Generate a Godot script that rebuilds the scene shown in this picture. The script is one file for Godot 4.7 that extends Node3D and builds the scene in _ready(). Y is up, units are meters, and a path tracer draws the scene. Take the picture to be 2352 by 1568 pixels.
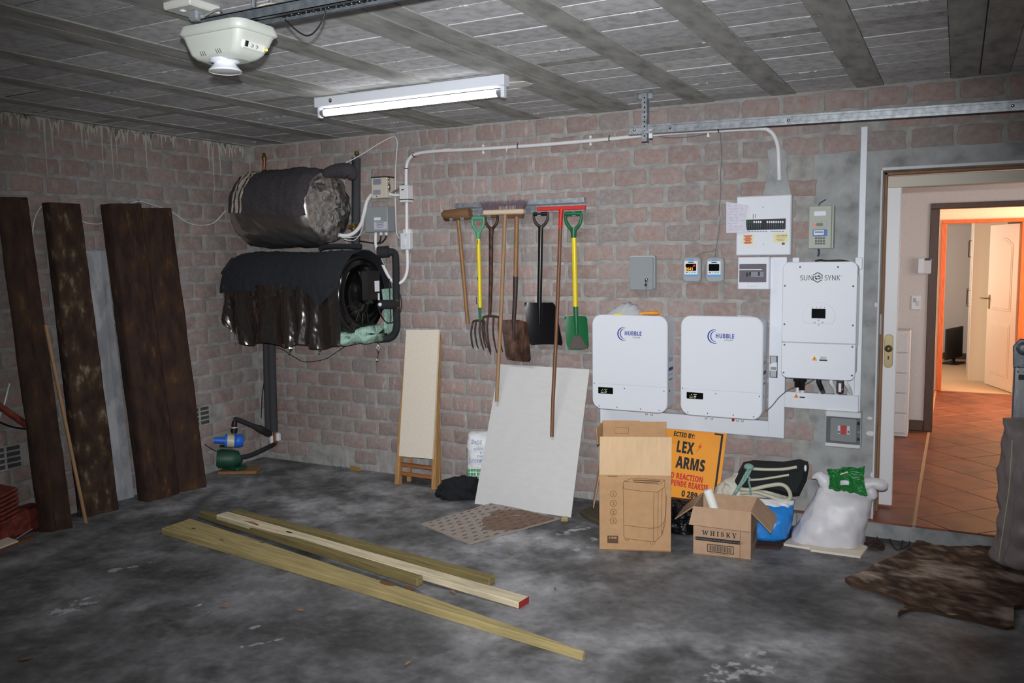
extends Node3D
# A garage with a brick wall: camera, light and exposure first, then the structure, then the things, small details last.

const F := 1946.9
const CAM := Vector3(5.11, 1.65, 5.2)
const TOP := 2.557
var CB := Basis(Vector3.UP, 0.48387) * Basis(Vector3.RIGHT, -0.10105) * Basis(Vector3.BACK, -0.014487)
var M := {}
var used := {}
var rng := RandomNumberGenerator.new()


# ---------------------------------------------------------------- pixels of the 2352x1568 photograph to points
func ray(px: float, py: float) -> Vector3:
	return CB * Vector3((px - 1176.0) / F, -(py - 784.0) / F, -1.0)


func W(px: float, py: float, z := 0.0) -> Vector3:   # on a plane parallel to the back wall
	var d := ray(px, py)
	return CAM + d * ((z - CAM.z) / d.z)


func L(px: float, py: float, x := 0.0) -> Vector3:   # on a plane parallel to the side wall
	var d := ray(px, py)
	return CAM + d * ((x - CAM.x) / d.x)


func G(px: float, py: float, y := 0.0) -> Vector3:   # on a level plane
	var d := ray(px, py)
	return CAM + d * ((y - CAM.y) / d.y)


func PL(px: float, py: float, p: Vector3, n: Vector3) -> Vector3:
	var d := ray(px, py)
	return CAM + d * ((p - CAM).dot(n) / d.dot(n))


# ---------------------------------------------------------------- mesh building
class MB:
	var st := SurfaceTool.new()
	var xf := Transform3D.IDENTITY
	var col := Color.WHITE

	func _init(x := Transform3D.IDENTITY) -> void:
		st.begin(Mesh.PRIMITIVE_TRIANGLES)
		xf = x
		flat()

	func flat() -> MB:
		st.set_smooth_group(-1)
		return self

	func smooth(g := 1) -> MB:
		st.set_smooth_group(g)
		return self

	func v(p: Vector3, uv := Vector2.ZERO) -> void:
		st.set_color(col)
		st.set_uv(uv)
		st.add_vertex(xf * p)

	func tri(a: Vector3, b: Vector3, c: Vector3) -> void:   # seen from outside: counter-clockwise
		v(a)
		v(c)
		v(b)

	func quad(a: Vector3, b: Vector3, c: Vector3, d: Vector3) -> void:
		tri(a, b, c)
		tri(a, c, d)

	func tri_o(a: Vector3, b: Vector3, c: Vector3, o: Vector3) -> void:
		if (b - a).cross(c - a).dot((a + b + c) / 3.0 - o) < 0.0:
			tri(a, c, b)
		else:
			tri(a, b, c)

	func quad_o(a: Vector3, b: Vector3, c: Vector3, d: Vector3, o: Vector3) -> void:
		if (c - a).cross(d - b).dot((a + b + c + d) / 4.0 - o) < 0.0:
			quad(a, d, c, b)
		else:
			quad(a, b, c, d)

	func quad_uv(a: Vector3, b: Vector3, c: Vector3, d: Vector3) -> void:   # bottom left, bottom right, top right, top left
		v(a, Vector2(0, 1))
		v(c, Vector2(1, 0))
		v(b, Vector2(1, 1))
		v(a, Vector2(0, 1))
		v(d, Vector2(0, 0))
		v(c, Vector2(1, 0))

	func box(c: Vector3, s: Vector3, b := 0.0) -> MB:
		var h := s * 0.5
		b = minf(b, minf(h.x, minf(h.y, h.z)) * 0.95)
		if b <= 0.0:
			for ax in 3:
				for sg in [-1.0, 1.0]:
					var n := Vector3.ZERO
					n[ax] = sg * h[ax]
					var u := Vector3.ZERO
					u[(ax + 1) % 3] = h[(ax + 1) % 3]
					var w := Vector3.ZERO
					w[(ax + 2) % 3] = h[(ax + 2) % 3]
					quad_o(c + n - u - w, c + n + u - w, c + n + u + w, c + n - u + w, c)
			return self
		var q := func(ax: int, x: float, y: float, z: float) -> Vector3:
			var p := Vector3(x * (h.x - b), y * (h.y - b), z * (h.z - b))
			p[ax] = [x, y, z][ax] * h[ax]
			return c + p
		for ax in 3:
			var a1 := (ax + 1) % 3
			var a2 := (ax + 2) % 3
			for sg in [-1.0, 1.0]:
				var r := []
				for k in [[-1.0, -1.0], [1.0, -1.0], [1.0, 1.0], [-1.0, 1.0]]:
					var e := [0.0, 0.0, 0.0]
					e[ax] = sg
					e[a1] = k[0]
					e[a2] = k[1]
					r.append(q.call(ax, e[0], e[1], e[2]))
				quad_o(r[0], r[1], r[2], r[3], c)
			for s1 in [-1.0, 1.0]:
				for s2 in [-1.0, 1.0]:
					var e0 := [0.0, 0.0, 0.0]
					e0[ax] = -1.0
					e0[a1] = s1
					e0[a2] = s2
					var e1 := e0.duplicate()
					e1[ax] = 1.0
					quad_o(q.call(a1, e0[0], e0[1], e0[2]), q.call(a1, e1[0], e1[1], e1[2]), q.call(a2, e1[0], e1[1], e1[2]), q.call(a2, e0[0], e0[1], e0[2]), c)
		for x in [-1.0, 1.0]:
			for y in [-1.0, 1.0]:
				for z in [-1.0, 1.0]:
					tri_o(q.call(0, x, y, z), q.call(1, x, y, z), q.call(2, x, y, z), c)
		return self

	func span(a: Vector3, b: Vector3, bev := 0.0) -> MB:
		return box((a + b) * 0.5, (b - a).abs(), bev)

	# polygon in x and y (counter-clockwise), from z0 to z1; the front edge at z1 is rounded off by b
	func prism(poly: PackedVector2Array, z0: float, z1: float, b := 0.0) -> MB:
		if Geometry2D.is_polygon_clockwise(poly):
			poly = poly.duplicate()
			poly.reverse()
		var n := poly.size()
		var top := poly
		if b > 0.0:
			top = PackedVector2Array()
			for i in n:
				var e0 := (poly[i] - poly[(i + n - 1) % n]).normalized()
				var e1 := (poly[(i + 1) % n] - poly[i]).normalized()
				var nn := Vector2(-(e0.y + e1.y), e0.x + e1.x)
				nn = nn.normalized() / maxf(0.4, nn.length() * 0.5)
				top.append(poly[i] + nn * b)
		var ix := Geometry2D.triangulate_polygon(top)
		for k in range(0, ix.size(), 3):
			var a := top[ix[k]]
			var bb := top[ix[k + 1]]
			var c := top[ix[k + 2]]
			if (bb - a).cross(c - a) < 0.0:
				var t := bb
				bb = c
				c = t
			tri(Vector3(a.x, a.y, z1), Vector3(bb.x, bb.y, z1), Vector3(c.x, c.y, z1))
		ix = Geometry2D.triangulate_polygon(poly)
		for k in range(0, ix.size(), 3):
			var a := poly[ix[k]]
			var bb := poly[ix[k + 1]]
			var c := poly[ix[k + 2]]
			if (bb - a).cross(c - a) > 0.0:
				var t := bb
				bb = c
				c = t
			tri(Vector3(a.x, a.y, z0), Vector3(bb.x, bb.y, z0), Vector3(c.x, c.y, z0))
		for i in n:
			var j := (i + 1) % n
			var p := poly[i]
			var q := poly[j]
			quad(Vector3(p.x, p.y, z0), Vector3(q.x, q.y, z0), Vector3(q.x, q.y, z1 - b), Vector3(p.x, p.y, z1 - b))
			if b > 0.0:
				quad(Vector3(p.x, p.y, z1 - b), Vector3(q.x, q.y, z1 - b), Vector3(top[j].x, top[j].y, z1), Vector3(top[i].x, top[i].y, z1))
		return self

	func tube(path: Array, r, sides := 8, caps := true) -> MB:
		var n := path.size()
		var rings := []
		var t0: Vector3 = (path[1] - path[0]).normalized()
		var u := t0.cross(Vector3.UP)
		if u.length() < 0.1:
			u = t0.cross(Vector3.RIGHT)
		u = u.normalized()
		for i in n:
			var t: Vector3 = (path[mini(i + 1, n - 1)] - path[maxi(i - 1, 0)]).normalized()
			u = (u - t * u.dot(t)).normalized()
			var w := t.cross(u)
			var rr: float = r[i] if r is Array else r
			var ring := []
			for k in sides:
				var a := TAU * k / sides
				ring.append(path[i] + (u * cos(a) + w * sin(a)) * rr)
			rings.append(ring)
		smooth(1)
		for i in n - 1:
			for k in sides:
				var k2 := (k + 1) % sides
				quad(rings[i][k], rings[i][k2], rings[i + 1][k2], rings[i + 1][k])
		flat()
		if caps:
			for k in sides:
				tri(path[0], rings[0][(k + 1) % sides], rings[0][k])
				tri(path[n - 1], rings[n - 1][k], rings[n - 1][(k + 1) % sides])
		return self

	# profile of [radius, height along the axis]
	func lathe(at: Vector3, axis: Vector3, prof: Array, sides := 16, round_ := true) -> MB:
		axis = axis.normalized()
		var u := axis.cross(Vector3.UP)
		if u.length() < 0.1:
			u = axis.cross(Vector3.RIGHT)
		u = u.normalized()
		var w := axis.cross(u)
		for i in prof.size() - 1:
			if round_:
				smooth(2 + (i if prof[i].size() > 2 else 0))
			for k in sides:
				var a := TAU * k / sides
				var b := TAU * (k + 1) / sides
				var da := u * cos(a) + w * sin(a)
				var db := u * cos(b) + w * sin(b)
				var p0: Vector3 = at + axis * prof[i][1]
				var p1: Vector3 = at + axis * prof[i + 1][1]
				var r0: float = prof[i][0]
				var r1: float = prof[i + 1][0]
				if r0 <= 1e-6:
					tri(p0, p1 + db * r1, p1 + da * r1)
				elif r1 <= 1e-6:
					tri(p0 + da * r0, p0 + db * r0, p1)
				else:
					quad(p0 + da * r0, p0 + db * r0, p1 + db * r1, p1 + da * r1)
		flat()
		return self

	func ball(c: Vector3, s: Vector3, nu := 12, nv := 8) -> MB:
		smooth(1)
		var p := func(i: int, j: int) -> Vector3:
			var a := TAU * i / nu
			var b := PI * j / nv
			return c + Vector3(sin(b) * cos(a) * s.x, cos(b) * s.y, sin(b) * sin(a) * s.z)
		for i in nu:
			for j in nv:
				quad_o(p.call(i, j), p.call(i + 1, j), p.call(i + 1, j + 1), p.call(i, j + 1), c)
		flat()
		return self

	# a surface f(u, v); th > 0 gives it a second side and closed rims
	func grid(f: Callable, nu: int, nv: int, th := 0.0, flip := false) -> MB:
		var p := []
		for i in nu + 1:
			var row := []
			for j in nv + 1:
				row.append(f.call(float(i) / nu, float(j) / nv))
			p.append(row)
		smooth(1)
		for i in nu:
			for j in nv:
				if flip:
					quad(p[i][j], p[i][j + 1], p[i + 1][j + 1], p[i + 1][j])
				else:
					quad(p[i][j], p[i + 1][j], p[i + 1][j + 1], p[i][j + 1])
		if th > 0.0:
			var o := []
			for i in nu + 1:
				var row := []
				for j in nv + 1:
					var n: Vector3 = (p[mini(i + 1, nu)][j] - p[maxi(i - 1, 0)][j]).cross(p[i][mini(j + 1, nv)] - p[i][maxi(j - 1, 0)]).normalized()
					row.append(p[i][j] - n * th * (-1.0 if flip else 1.0))
				o.append(row)
			smooth(3)
			for i in nu:
				for j in nv:
					if flip:
						quad(o[i][j], o[i + 1][j], o[i + 1][j + 1], o[i][j + 1])
					else:
						quad(o[i][j], o[i][j + 1], o[i + 1][j + 1], o[i + 1][j])
			flat()
			for i in nu:
				quad(p[i][0], o[i][0], o[i + 1][0], p[i + 1][0])
				quad(p[i][nv], p[i + 1][nv], o[i + 1][nv], o[i][nv])
			for j in nv:
				quad(p[0][j], p[0][j + 1], o[0][j + 1], o[0][j])
				quad(p[nu][j], o[nu][j], o[nu][j + 1], p[nu][j + 1])
		flat()
		return self

	func mesh(mat: Material) -> ArrayMesh:
		st.generate_normals()
		st.index()
		var m := st.commit()
		m.surface_set_material(0, mat)
		return m


func numbered(called: String) -> String:
	if not used.has(called):
		used[called] = 0
		return called
	used[called] += 1
	return "%s_%03d" % [called, used[called]]


func tag(o: Node, label: String, category: String, group := "", kind := "") -> Node:
	o.set_meta("label", label)
	o.set_meta("category", category)
	if group:
		o.set_meta("group", group)
	if kind:
		o.set_meta("kind", kind)
	return o


func thing(called: String, at: Vector3, label: String, category: String, group := "", kind := "") -> Node3D:
	var o := Node3D.new()
	o.name = numbered(called)
	add_child(o)
	o.position = at
	tag(o, label, category, group, kind)
	return o


func inst(called: String, m: Mesh, parent: Node, top := false) -> MeshInstance3D:
	var o := MeshInstance3D.new()
	o.mesh = m
	o.name = numbered(called) if top else called
	parent.add_child(o, true)
	return o


# world coordinates in, under a thing (which is only moved, never turned)
func mb(t: Node3D = null) -> MB:
	var m := MB.new()
	if t:
		m.xf = Transform3D(Basis.IDENTITY, -origin_of(t))
	return m


func origin_of(t: Node) -> Vector3:
	var p := Vector3.ZERO
	while t is Node3D and t != self:
		p += (t as Node3D).position
		t = t.get_parent()
	return p


func part(t: Node, called: String, m: MB, mat: Material) -> MeshInstance3D:
	return inst(called, m.mesh(mat), t)


func solo(called: String, at: Vector3, m: MB, mat: Material, label: String, category: String, group := "", kind := "") -> MeshInstance3D:
	var o := inst(called, m.mesh(mat), self, true)
	o.position = at
	tag(o, label, category, group, kind)
	return o


func at_mb(p: Vector3) -> MB:
	return MB.new(Transform3D(Basis.IDENTITY, -p))


func frame(p0: Vector3, p1: Vector3) -> Transform3D:
	var x := (p1 - p0).normalized()
	var y := Vector3.UP
	y = (y - x * y.dot(x)).normalized()
	return Transform3D(Basis(x, y, x.cross(y)), p0)


func rrect(x0: float, y0: float, x1: float, y1: float, r: float, seg := 5) -> PackedVector2Array:
	var out := PackedVector2Array()
	var cs := [Vector2(x1 - r, y0 + r), Vector2(x1 - r, y1 - r), Vector2(x0 + r, y1 - r), Vector2(x0 + r, y0 + r)]
	for k in 4:
		for i in seg + 1:
			var a := -PI / 2 + PI / 2 * k + PI / 2 * i / seg
			out.append(cs[k] + Vector2(cos(a), sin(a)) * r)
	return out


func ellipse(cx: float, cy: float, rx: float, ry: float, n := 20) -> PackedVector2Array:
	var out := PackedVector2Array()
	for i in n:
		out.append(Vector2(cx + cos(TAU * i / n) * rx, cy + sin(TAU * i / n) * ry))
	return out


func curve(pts: Array, seg := 6) -> Array:   # smooth path through points
	var out := []
	for i in pts.size() - 1:
		var a: Vector3 = pts[maxi(i - 1, 0)]
		var b: Vector3 = pts[i]
		var c: Vector3 = pts[i + 1]
		var d: Vector3 = pts[mini(i + 2, pts.size() - 1)]
		for k in seg:
			out.append(b.cubic_interpolate(c, a, d, float(k) / seg))
	out.append(pts[-1])
	return out


func sysfont(names: String, bold := false, fat := 0.0) -> Font:
	var f := SystemFont.new()
	f.font_names = PackedStringArray([names])
	f.font_weight = 700 if bold else 400
	if fat <= 0.0:
		return f
	var v := FontVariation.new()
	v.base_font = f
	v.variation_embolden = fat
	return v


# lettering: s, middle of the line, cap height in metres, width stretch
func words(t: Node3D, s: String, at: Vector3, high: float, mat: Material, stretch := 1.0, bold := true, basis := Basis.IDENTITY, fnt := "Droid Sans", called := "lettering", fat := 0.0) -> MeshInstance3D:
	var m := TextMesh.new()
	m.text = s
	m.font = sysfont(fnt, bold, fat)
	m.font_size = 48
	m.pixel_size = high / 48.0 / 0.714
	m.depth = 0.0008
	m.curve_step = 1.0
	m.material = mat
	var o := inst(called, m, t)
	o.transform = Transform3D(basis * Basis.from_scale(Vector3(stretch, 1, 1)), at - origin_of(t))
	return o


# ---------------------------------------------------------------- materials
func c8(r: float, g: float, b: float) -> Color:
	return Color(r / 255.0, g / 255.0, b / 255.0)


func ntex(sd: int, freq: float, ramp: Array, oct := 4, size := 512, nm := false, typ := FastNoiseLite.TYPE_SIMPLEX_SMOOTH, bumpy := 4.0) -> NoiseTexture2D:
	var n := FastNoiseLite.new()
	n.seed = sd
	n.noise_type = typ
	n.frequency = freq
	n.fractal_octaves = oct
	n.fractal_gain = 0.55
	var t := NoiseTexture2D.new()
	t.width = size
	t.height = size
	t.seamless = true
	t.noise = n
	t.as_normal_map = nm
	t.bump_strength = bumpy
	if ramp:
		var g := Gradient.new()
		g.offsets = PackedFloat32Array(ramp.map(func(e): return e[0]))
		g.colors = PackedColorArray(ramp.map(func(e): return e[1]))
		t.color_ramp = g
	return t


func mk(color: Color, rough := 0.7, metal := 0.0) -> StandardMaterial3D:
	var m := StandardMaterial3D.new()
	m.albedo_color = color
	m.roughness = rough
	m.metallic = metal
	return m


func tri_map(m: StandardMaterial3D, tex: Texture2D, scale: Vector3, world := true) -> StandardMaterial3D:
	m.albedo_texture = tex
	m.uv1_triplanar = true
	m.uv1_world_triplanar = world
	m.uv1_scale = scale
	return m


func relief(m: StandardMaterial3D, tex: Texture2D, cm: float) -> StandardMaterial3D:
	m.heightmap_enabled = true
	m.heightmap_texture = tex
	m.heightmap_scale = cm
	return m


func overlay(m: StandardMaterial3D, tex: Texture2D, scale: Vector3) -> StandardMaterial3D:
	m.detail_enabled = true
	m.detail_albedo = tex
	m.detail_uv_layer = BaseMaterial3D.DETAIL_UV_2
	m.detail_blend_mode = BaseMaterial3D.BLEND_MODE_MIX
	m.uv2_triplanar = true
	m.uv2_world_triplanar = true
	m.uv2_scale = scale
	return m


func glow(m: StandardMaterial3D, color: Color, e: float) -> StandardMaterial3D:
	m.emission_enabled = true
	m.emission = color
	m.emission_energy_multiplier = e
	return m


func grey(v: float) -> Color:
	return Color(v, v, v)


func make_materials() -> void:
	var soft := ntex(11, 0.012, [[0.0, grey(0.72)], [0.5, grey(0.92)], [1.0, grey(1.0)]], 5)
	var fine := ntex(12, 0.06, [[0.0, grey(0.94)], [1.0, grey(1.0)]], 3, 256)
	var rough_h := ntex(13, 0.03, [], 5)
	var fine_h := ntex(14, 0.09, [], 3, 256)
	M.fine_h = fine_h
	M.rough_h = rough_h
	M.soft = soft
	M.fine = fine
	# brick and mortar
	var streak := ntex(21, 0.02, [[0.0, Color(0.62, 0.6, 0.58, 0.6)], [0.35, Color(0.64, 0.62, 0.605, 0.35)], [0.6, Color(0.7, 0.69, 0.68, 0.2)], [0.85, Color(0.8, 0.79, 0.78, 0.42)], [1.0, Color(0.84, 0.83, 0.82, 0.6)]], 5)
	var smear := ntex(22, 0.014, [[0.0, Color(0.64, 0.625, 0.61, 0.85)], [0.35, Color(0.62, 0.6, 0.585, 0.58)], [0.6, Color(0.6, 0.575, 0.56, 0.32)], [1.0, Color(0.6, 0.575, 0.56, 0.12)]], 5)
	var speckle := ntex(23, 0.02, [[0.0, c8(206, 200, 198)], [0.45, c8(238, 235, 233)], [1.0, c8(255, 252, 250)]], 5)
	var brick_cols := [c8(164, 140, 133), c8(156, 129, 122), c8(169, 146, 140), c8(154, 133, 127), c8(172, 143, 135), c8(152, 140, 137)]
	M.brick = []
	M.brick_white = []
	for i in 6:
		for k in 2:
			var c: Color = brick_cols[i]
			var m := tri_map(mk(c, 0.95), speckle, Vector3(2.3, 2.3, 2.3) * (1.0 + 0.13 * i))
			relief(m, rough_h, 0.18)
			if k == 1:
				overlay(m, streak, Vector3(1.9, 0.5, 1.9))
			else:
				overlay(m, smear, Vector3(1.7, 1.7, 1.7) * (1.0 + 0.1 * i))
			[M.brick, M.brick_white][k].append(m)
	M.mortar = tri_map(mk(c8(172, 170, 166), 0.95), ntex(24, 0.015, [[0.0, grey(0.76)], [0.4, grey(0.88)], [0.7, grey(0.95)], [1.0, grey(1.0)]], 6), Vector3(1.1, 1.1, 1.1))
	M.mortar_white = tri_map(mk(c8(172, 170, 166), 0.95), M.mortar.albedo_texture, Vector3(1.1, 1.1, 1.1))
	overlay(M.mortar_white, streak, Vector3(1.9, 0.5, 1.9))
	M.plaster = tri_map(mk(c8(174, 176, 176), 0.95), ntex(25, 0.011, [[0.0, grey(0.68)], [0.45, grey(0.88)], [1.0, grey(1.0)]], 6), Vector3(0.9, 0.9, 0.9))
	M.drip = mk(c8(186, 182, 170), 0.9)
	# ceiling
	M.block = []
	for i in 4:
		var v: float = [220, 212, 226, 206][i]
		M.block.append(tri_map(mk(c8(v, v, v + 1), 0.95), ntex(30 + i, 0.02, [[0.0, grey(0.78)], [0.5, grey(0.92)], [1.0, grey(1.0)]], 6), Vector3(1.4, 1.4, 1.4)))
	M.rib = tri_map(mk(c8(190, 190, 184), 0.9), ntex(35, 0.012, [[0.0, grey(0.7)], [0.45, grey(0.87)], [1.0, grey(1.0)]], 5), Vector3(1.6, 1.6, 0.6))
	M.slab = mk(c8(70, 70, 68), 0.95)
	M.crumb = mk(c8(204, 203, 197), 0.95)
	# plain paints, plastics and metals
	M.white = mk(c8(221, 225, 232), 0.4)
	M.white_matt = tri_map(mk(c8(220, 221, 222), 0.75), fine, Vector3(3, 3, 3))
	M.pvc = mk(c8(226, 226, 226), 0.4)
	M.offwhite = mk(c8(222, 224, 214), 0.4)
	M.opener = relief(mk(c8(196, 200, 191), 0.42), fine_h, 0.01)
	M.beige = mk(c8(206, 199, 180), 0.45)
	M.greybox = mk(c8(140, 146, 148), 0.5)
	M.lightgrey = mk(c8(170, 176, 178), 0.45)
	M.meter = mk(c8(166, 170, 158), 0.45)
	M.black = mk(c8(22, 22, 23), 0.5)
	M.black_gloss = mk(c8(14, 14, 15), 0.18)
	M.rubber = relief(mk(c8(34, 35, 38), 0.85), fine_h, 0.08)
	M.foam_pipe = relief(mk(c8(62, 63, 66), 0.9), fine_h, 0.1)
	M.galv = tri_map(mk(c8(184, 190, 195), 0.4, 0.5), ntex(40, 0.02, [[0.0, grey(0.72)], [1.0, grey(1.0)]], 4, 256), Vector3(4, 4, 4))
	M.galv_dark = tri_map(mk(c8(132, 140, 146), 0.42, 0.5), M.galv.albedo_texture, Vector3(4, 4, 4))
	M.alu = tri_map(mk(c8(168, 170, 174), 0.42, 0.75), M.galv.albedo_texture, Vector3(5, 1, 5))
	M.chrome = mk(c8(205, 205, 205), 0.15, 1.0)
	M.brass = mk(c8(142, 128, 92), 0.4, 0.6)
	M.brass_old = mk(c8(124, 100, 60), 0.5, 0.8)
	M.copper = mk(c8(150, 92, 58), 0.5, 0.7)
	M.red = mk(c8(200, 38, 30), 0.5)
	M.yellow = tri_map(mk(c8(238, 214, 30), 0.35), fine, Vector3(6, 6, 6))
	M.green = tri_map(mk(c8(30, 104, 62), 0.4), fine, Vector3(6, 6, 6))
	M.green_pale = tri_map(mk(c8(84, 162, 122), 0.55), fine, Vector3(6, 6, 6))
	M.blue = mk(c8(36, 104, 214), 0.45)
	M.bluebag = relief(mk(c8(40, 132, 214), 0.32), ntex(41, 0.012, [], 3, 256), 0.9)
	M.bluebag.uv1_triplanar = true
	M.bluebag.uv1_world_triplanar = true
	M.bluebag.uv1_scale = Vector3(2.2, 2.2, 2.2)
	M.motor = mk(c8(24, 72, 52), 0.5)
	M.navy = mk(c8(50, 56, 150), 0.5)
	M.ink = mk(c8(30, 30, 32), 0.7)
	M.ink_soft = mk(c8(76, 78, 82), 0.7)
	M.ink_card = mk(c8(96, 68, 46), 0.8)
	M.ink_red = mk(c8(196, 40, 34), 0.6)
	M.ink_blue = mk(c8(72, 96, 160), 0.7)
	M.label = mk(c8(226, 228, 236), 0.6)
	M.label_yellow = mk(c8(226, 222, 170), 0.6)
	M.skyblue = mk(c8(86, 162, 214), 0.5)
	M.screen = mk(c8(10, 11, 12), 0.15)
	M.amber = mk(c8(232, 150, 30), 0.5)
	M.grey_clear = mk(c8(112, 108, 116), 0.18)
	M.breaker = mk(c8(40, 44, 46), 0.5)
	M.led_red = glow(mk(c8(255, 40, 30), 0.4), c8(255, 40, 30), 1.6)
	M.led_yellow = glow(mk(c8(255, 220, 40), 0.4), c8(255, 214, 40), 1.8)
	M.led_orange = glow(mk(c8(255, 170, 20), 0.4), c8(255, 160, 10), 1.5)
	M.led_green = glow(mk(c8(190, 220, 120), 0.4), c8(190, 210, 120), 0.45)
	M.tube = glow(mk(c8(250, 252, 255), 0.4), c8(250, 251, 255), 8.5)
	# wood
	var grain := ntex(50, 0.016, [[0.0, grey(0.8)], [0.4, grey(0.92)], [0.7, grey(1.0)], [1.0, grey(0.88)]], 4)
	M.grain = grain
	M.pine = tri_map(mk(c8(178, 160, 108), 0.75), grain, Vector3(0.3, 4, 4), false)
	M.pine_green = tri_map(mk(c8(132, 118, 74), 0.8), grain, Vector3(0.4, 6, 6), false)
	M.pale_wood = tri_map(mk(c8(220, 205, 172), 0.75), grain, Vector3(0.3, 4, 4), false)
	M.ladder_wood = tri_map(mk(c8(192, 146, 92), 0.6), grain, Vector3(6, 0.6, 6))
	M.ladder_rung = tri_map(mk(c8(164, 104, 60), 0.6), grain, Vector3(0.6, 6, 6))
	M.handle = tri_map(mk(c8(152, 112, 72), 0.5), grain, Vector3(9, 0.8, 9))
	M.handle_dark = tri_map(mk(c8(124, 82, 54), 0.45), grain, Vector3(9, 0.8, 9))
	M.handle_pale = tri_map(mk(c8(168, 132, 96), 0.6), grain, Vector3(9, 0.8, 9))
	M.mallet = tri_map(mk(c8(126, 92, 60), 0.65), grain, Vector3(3, 9, 9))
	M.broom_wood = tri_map(mk(c8(212, 190, 164), 0.7), fine, Vector3(6, 6, 6))
	M.bristle = mk(c8(128, 106, 116), 0.9)
	M.bristle_pale = mk(c8(206, 200, 190), 0.9)
	M.steel_dark = tri_map(mk(c8(74, 62, 58), 0.55, 0.3), soft, Vector3(5, 5, 5))
	M.steel_rust = tri_map(mk(c8(98, 74, 62), 0.6, 0.3), ntex(51, 0.02, [[0.0, c8(120, 84, 70)], [0.5, c8(200, 190, 185)], [1.0, c8(255, 245, 240)]], 4, 256), Vector3(4, 4, 4))
	M.spade_brown = relief(tri_map(mk(c8(116, 92, 80), 0.5, 0.3), ntex(52, 0.012, [[0.0, c8(110, 90, 84)], [0.5, c8(190, 178, 170)], [0.8, c8(255, 240, 228)], [1.0, c8(255, 214, 196)]], 4, 256), Vector3(3.4, 2.0, 3.4)), fine_h, 0.05)
	M.spade_black = mk(c8(20, 20, 22), 0.3)
	M.soil = mk(c8(92, 82, 78), 0.85)
	# railway sleepers, rust, metal
	M.sleeper = []
	for i in 4:
		var ramp := [[0.0, c8(46, 28, 22)], [0.32, c8(88, 60, 46)], [0.55, c8(104, 76, 60)], [0.78, c8(126, 88, 56)], [0.92, c8(160, 128, 82)], [1.0, c8(190, 178, 158)]]
		var m := relief(tri_map(mk(c8(146, 138, 137), 0.9), ntex(60 + i, 0.011, ramp, 6), Vector3(1.6, 0.62, 1.6)), rough_h, 0.7)
		M.sleeper.append(m)
	M.sleeper_pale = relief(tri_map(mk(c8(152, 145, 140), 0.9), ntex(66, 0.012, [[0.0, c8(48, 32, 24)], [0.4, c8(96, 68, 52)], [0.6, c8(112, 86, 66)], [0.72, c8(150, 128, 96)], [0.85, c8(206, 196, 176)], [1.0, c8(226, 220, 206)]], 6), Vector3(1.5, 0.8, 1.5)), rough_h, 0.7)
	M.rust = relief(tri_map(mk(c8(150, 66, 50), 0.8), ntex(67, 0.016, [[0.0, grey(0.5)], [0.5, grey(0.8)], [1.0, grey(1.0)]], 5), Vector3(2, 2, 2)), fine_h, 0.15)
	M.asbestos = tri_map(mk(c8(176, 178, 182), 0.85), ntex(68, 0.01, [[0.0, grey(0.74)], [0.4, grey(0.84)], [0.55, grey(0.96)], [1.0, grey(1.0)]], 5), Vector3(0.9, 0.4, 0.9))
	# boards, card, cloth, sacks
	M.cream = tri_map(mk(c8(236, 224, 206), 0.8), fine, Vector3(3, 3, 3))
	M.whiteboard = tri_map(mk(c8(210, 209, 207), 0.7), ntex(70, 0.02, [[0.0, grey(0.96)], [1.0, grey(1.0)]], 5), Vector3(0.9, 2.5, 0.9))
	M.card = tri_map(mk(c8(194, 152, 110), 0.85), ntex(71, 0.02, [[0.0, grey(0.92)], [1.0, grey(1.0)]], 4, 256), Vector3(3, 3, 3))
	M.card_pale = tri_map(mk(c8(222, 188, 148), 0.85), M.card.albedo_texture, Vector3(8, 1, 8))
	M.card_whisky = tri_map(mk(c8(188, 154, 124), 0.85), M.card.albedo_texture, Vector3(3, 3, 3))
	M.sign = mk(c8(236, 152, 28), 0.5)
	M.carpet = tri_map(mk(c8(168, 156, 146), 0.95), ntex(72, 0.05, [[0.0, grey(0.85)], [1.0, grey(1.0)]], 3, 256), Vector3(4, 4, 4))
	M.carpet_brown = tri_map(mk(c8(132, 108, 92), 0.95), M.carpet.albedo_texture, Vector3(4, 4, 4))
	M.blanket = relief(tri_map(mk(c8(78, 74, 78), 0.95), ntex(73, 0.06, [[0.0, grey(0.6)], [1.0, grey(1.0)]], 4, 256), Vector3(4, 4, 4)), fine_h, 0.25)
	M.blanket_dark = relief(tri_map(mk(c8(42, 45, 52), 0.95), M.blanket.albedo_texture, Vector3(4, 4, 4)), fine_h, 0.25)
	M.stripe = tri_map(mk(c8(222, 206, 188), 0.95), M.blanket.albedo_texture, Vector3(4, 4, 4))
	for k in ["foil", "foil_bright"]:
		var m := mk(c8(158, 150, 146) if k == "foil" else c8(206, 203, 200), 0.13 if k == "foil" else 0.22, 0.95)
		m.uv1_triplanar = true
		m.uv1_world_triplanar = true
		m.uv1_scale = Vector3(2.0, 0.35, 2.0) if k == "foil" else Vector3(1.1, 0.6, 1.1)
		relief(m, ntex(74, 0.012, [], 3), 0.45 if k == "foil" else 1.6)
		M[k] = m
	M.foil_mid = mk(c8(176, 170, 166), 0.3, 0.9)
	M.foil_mid.uv1_triplanar = true
	M.foil_mid.uv1_world_triplanar = true
	M.foil_mid.uv1_scale = Vector3(0.9, 0.35, 0.9)
	relief(M.foil_mid, M.foil.heightmap_texture, 0.8)
	M.batt = relief(tri_map(mk(c8(176, 214, 196), 0.95), soft, Vector3(3, 3, 3)), rough_h, 0.6)
	M.batt_yellow = mk(c8(214, 208, 170), 0.95)
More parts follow.
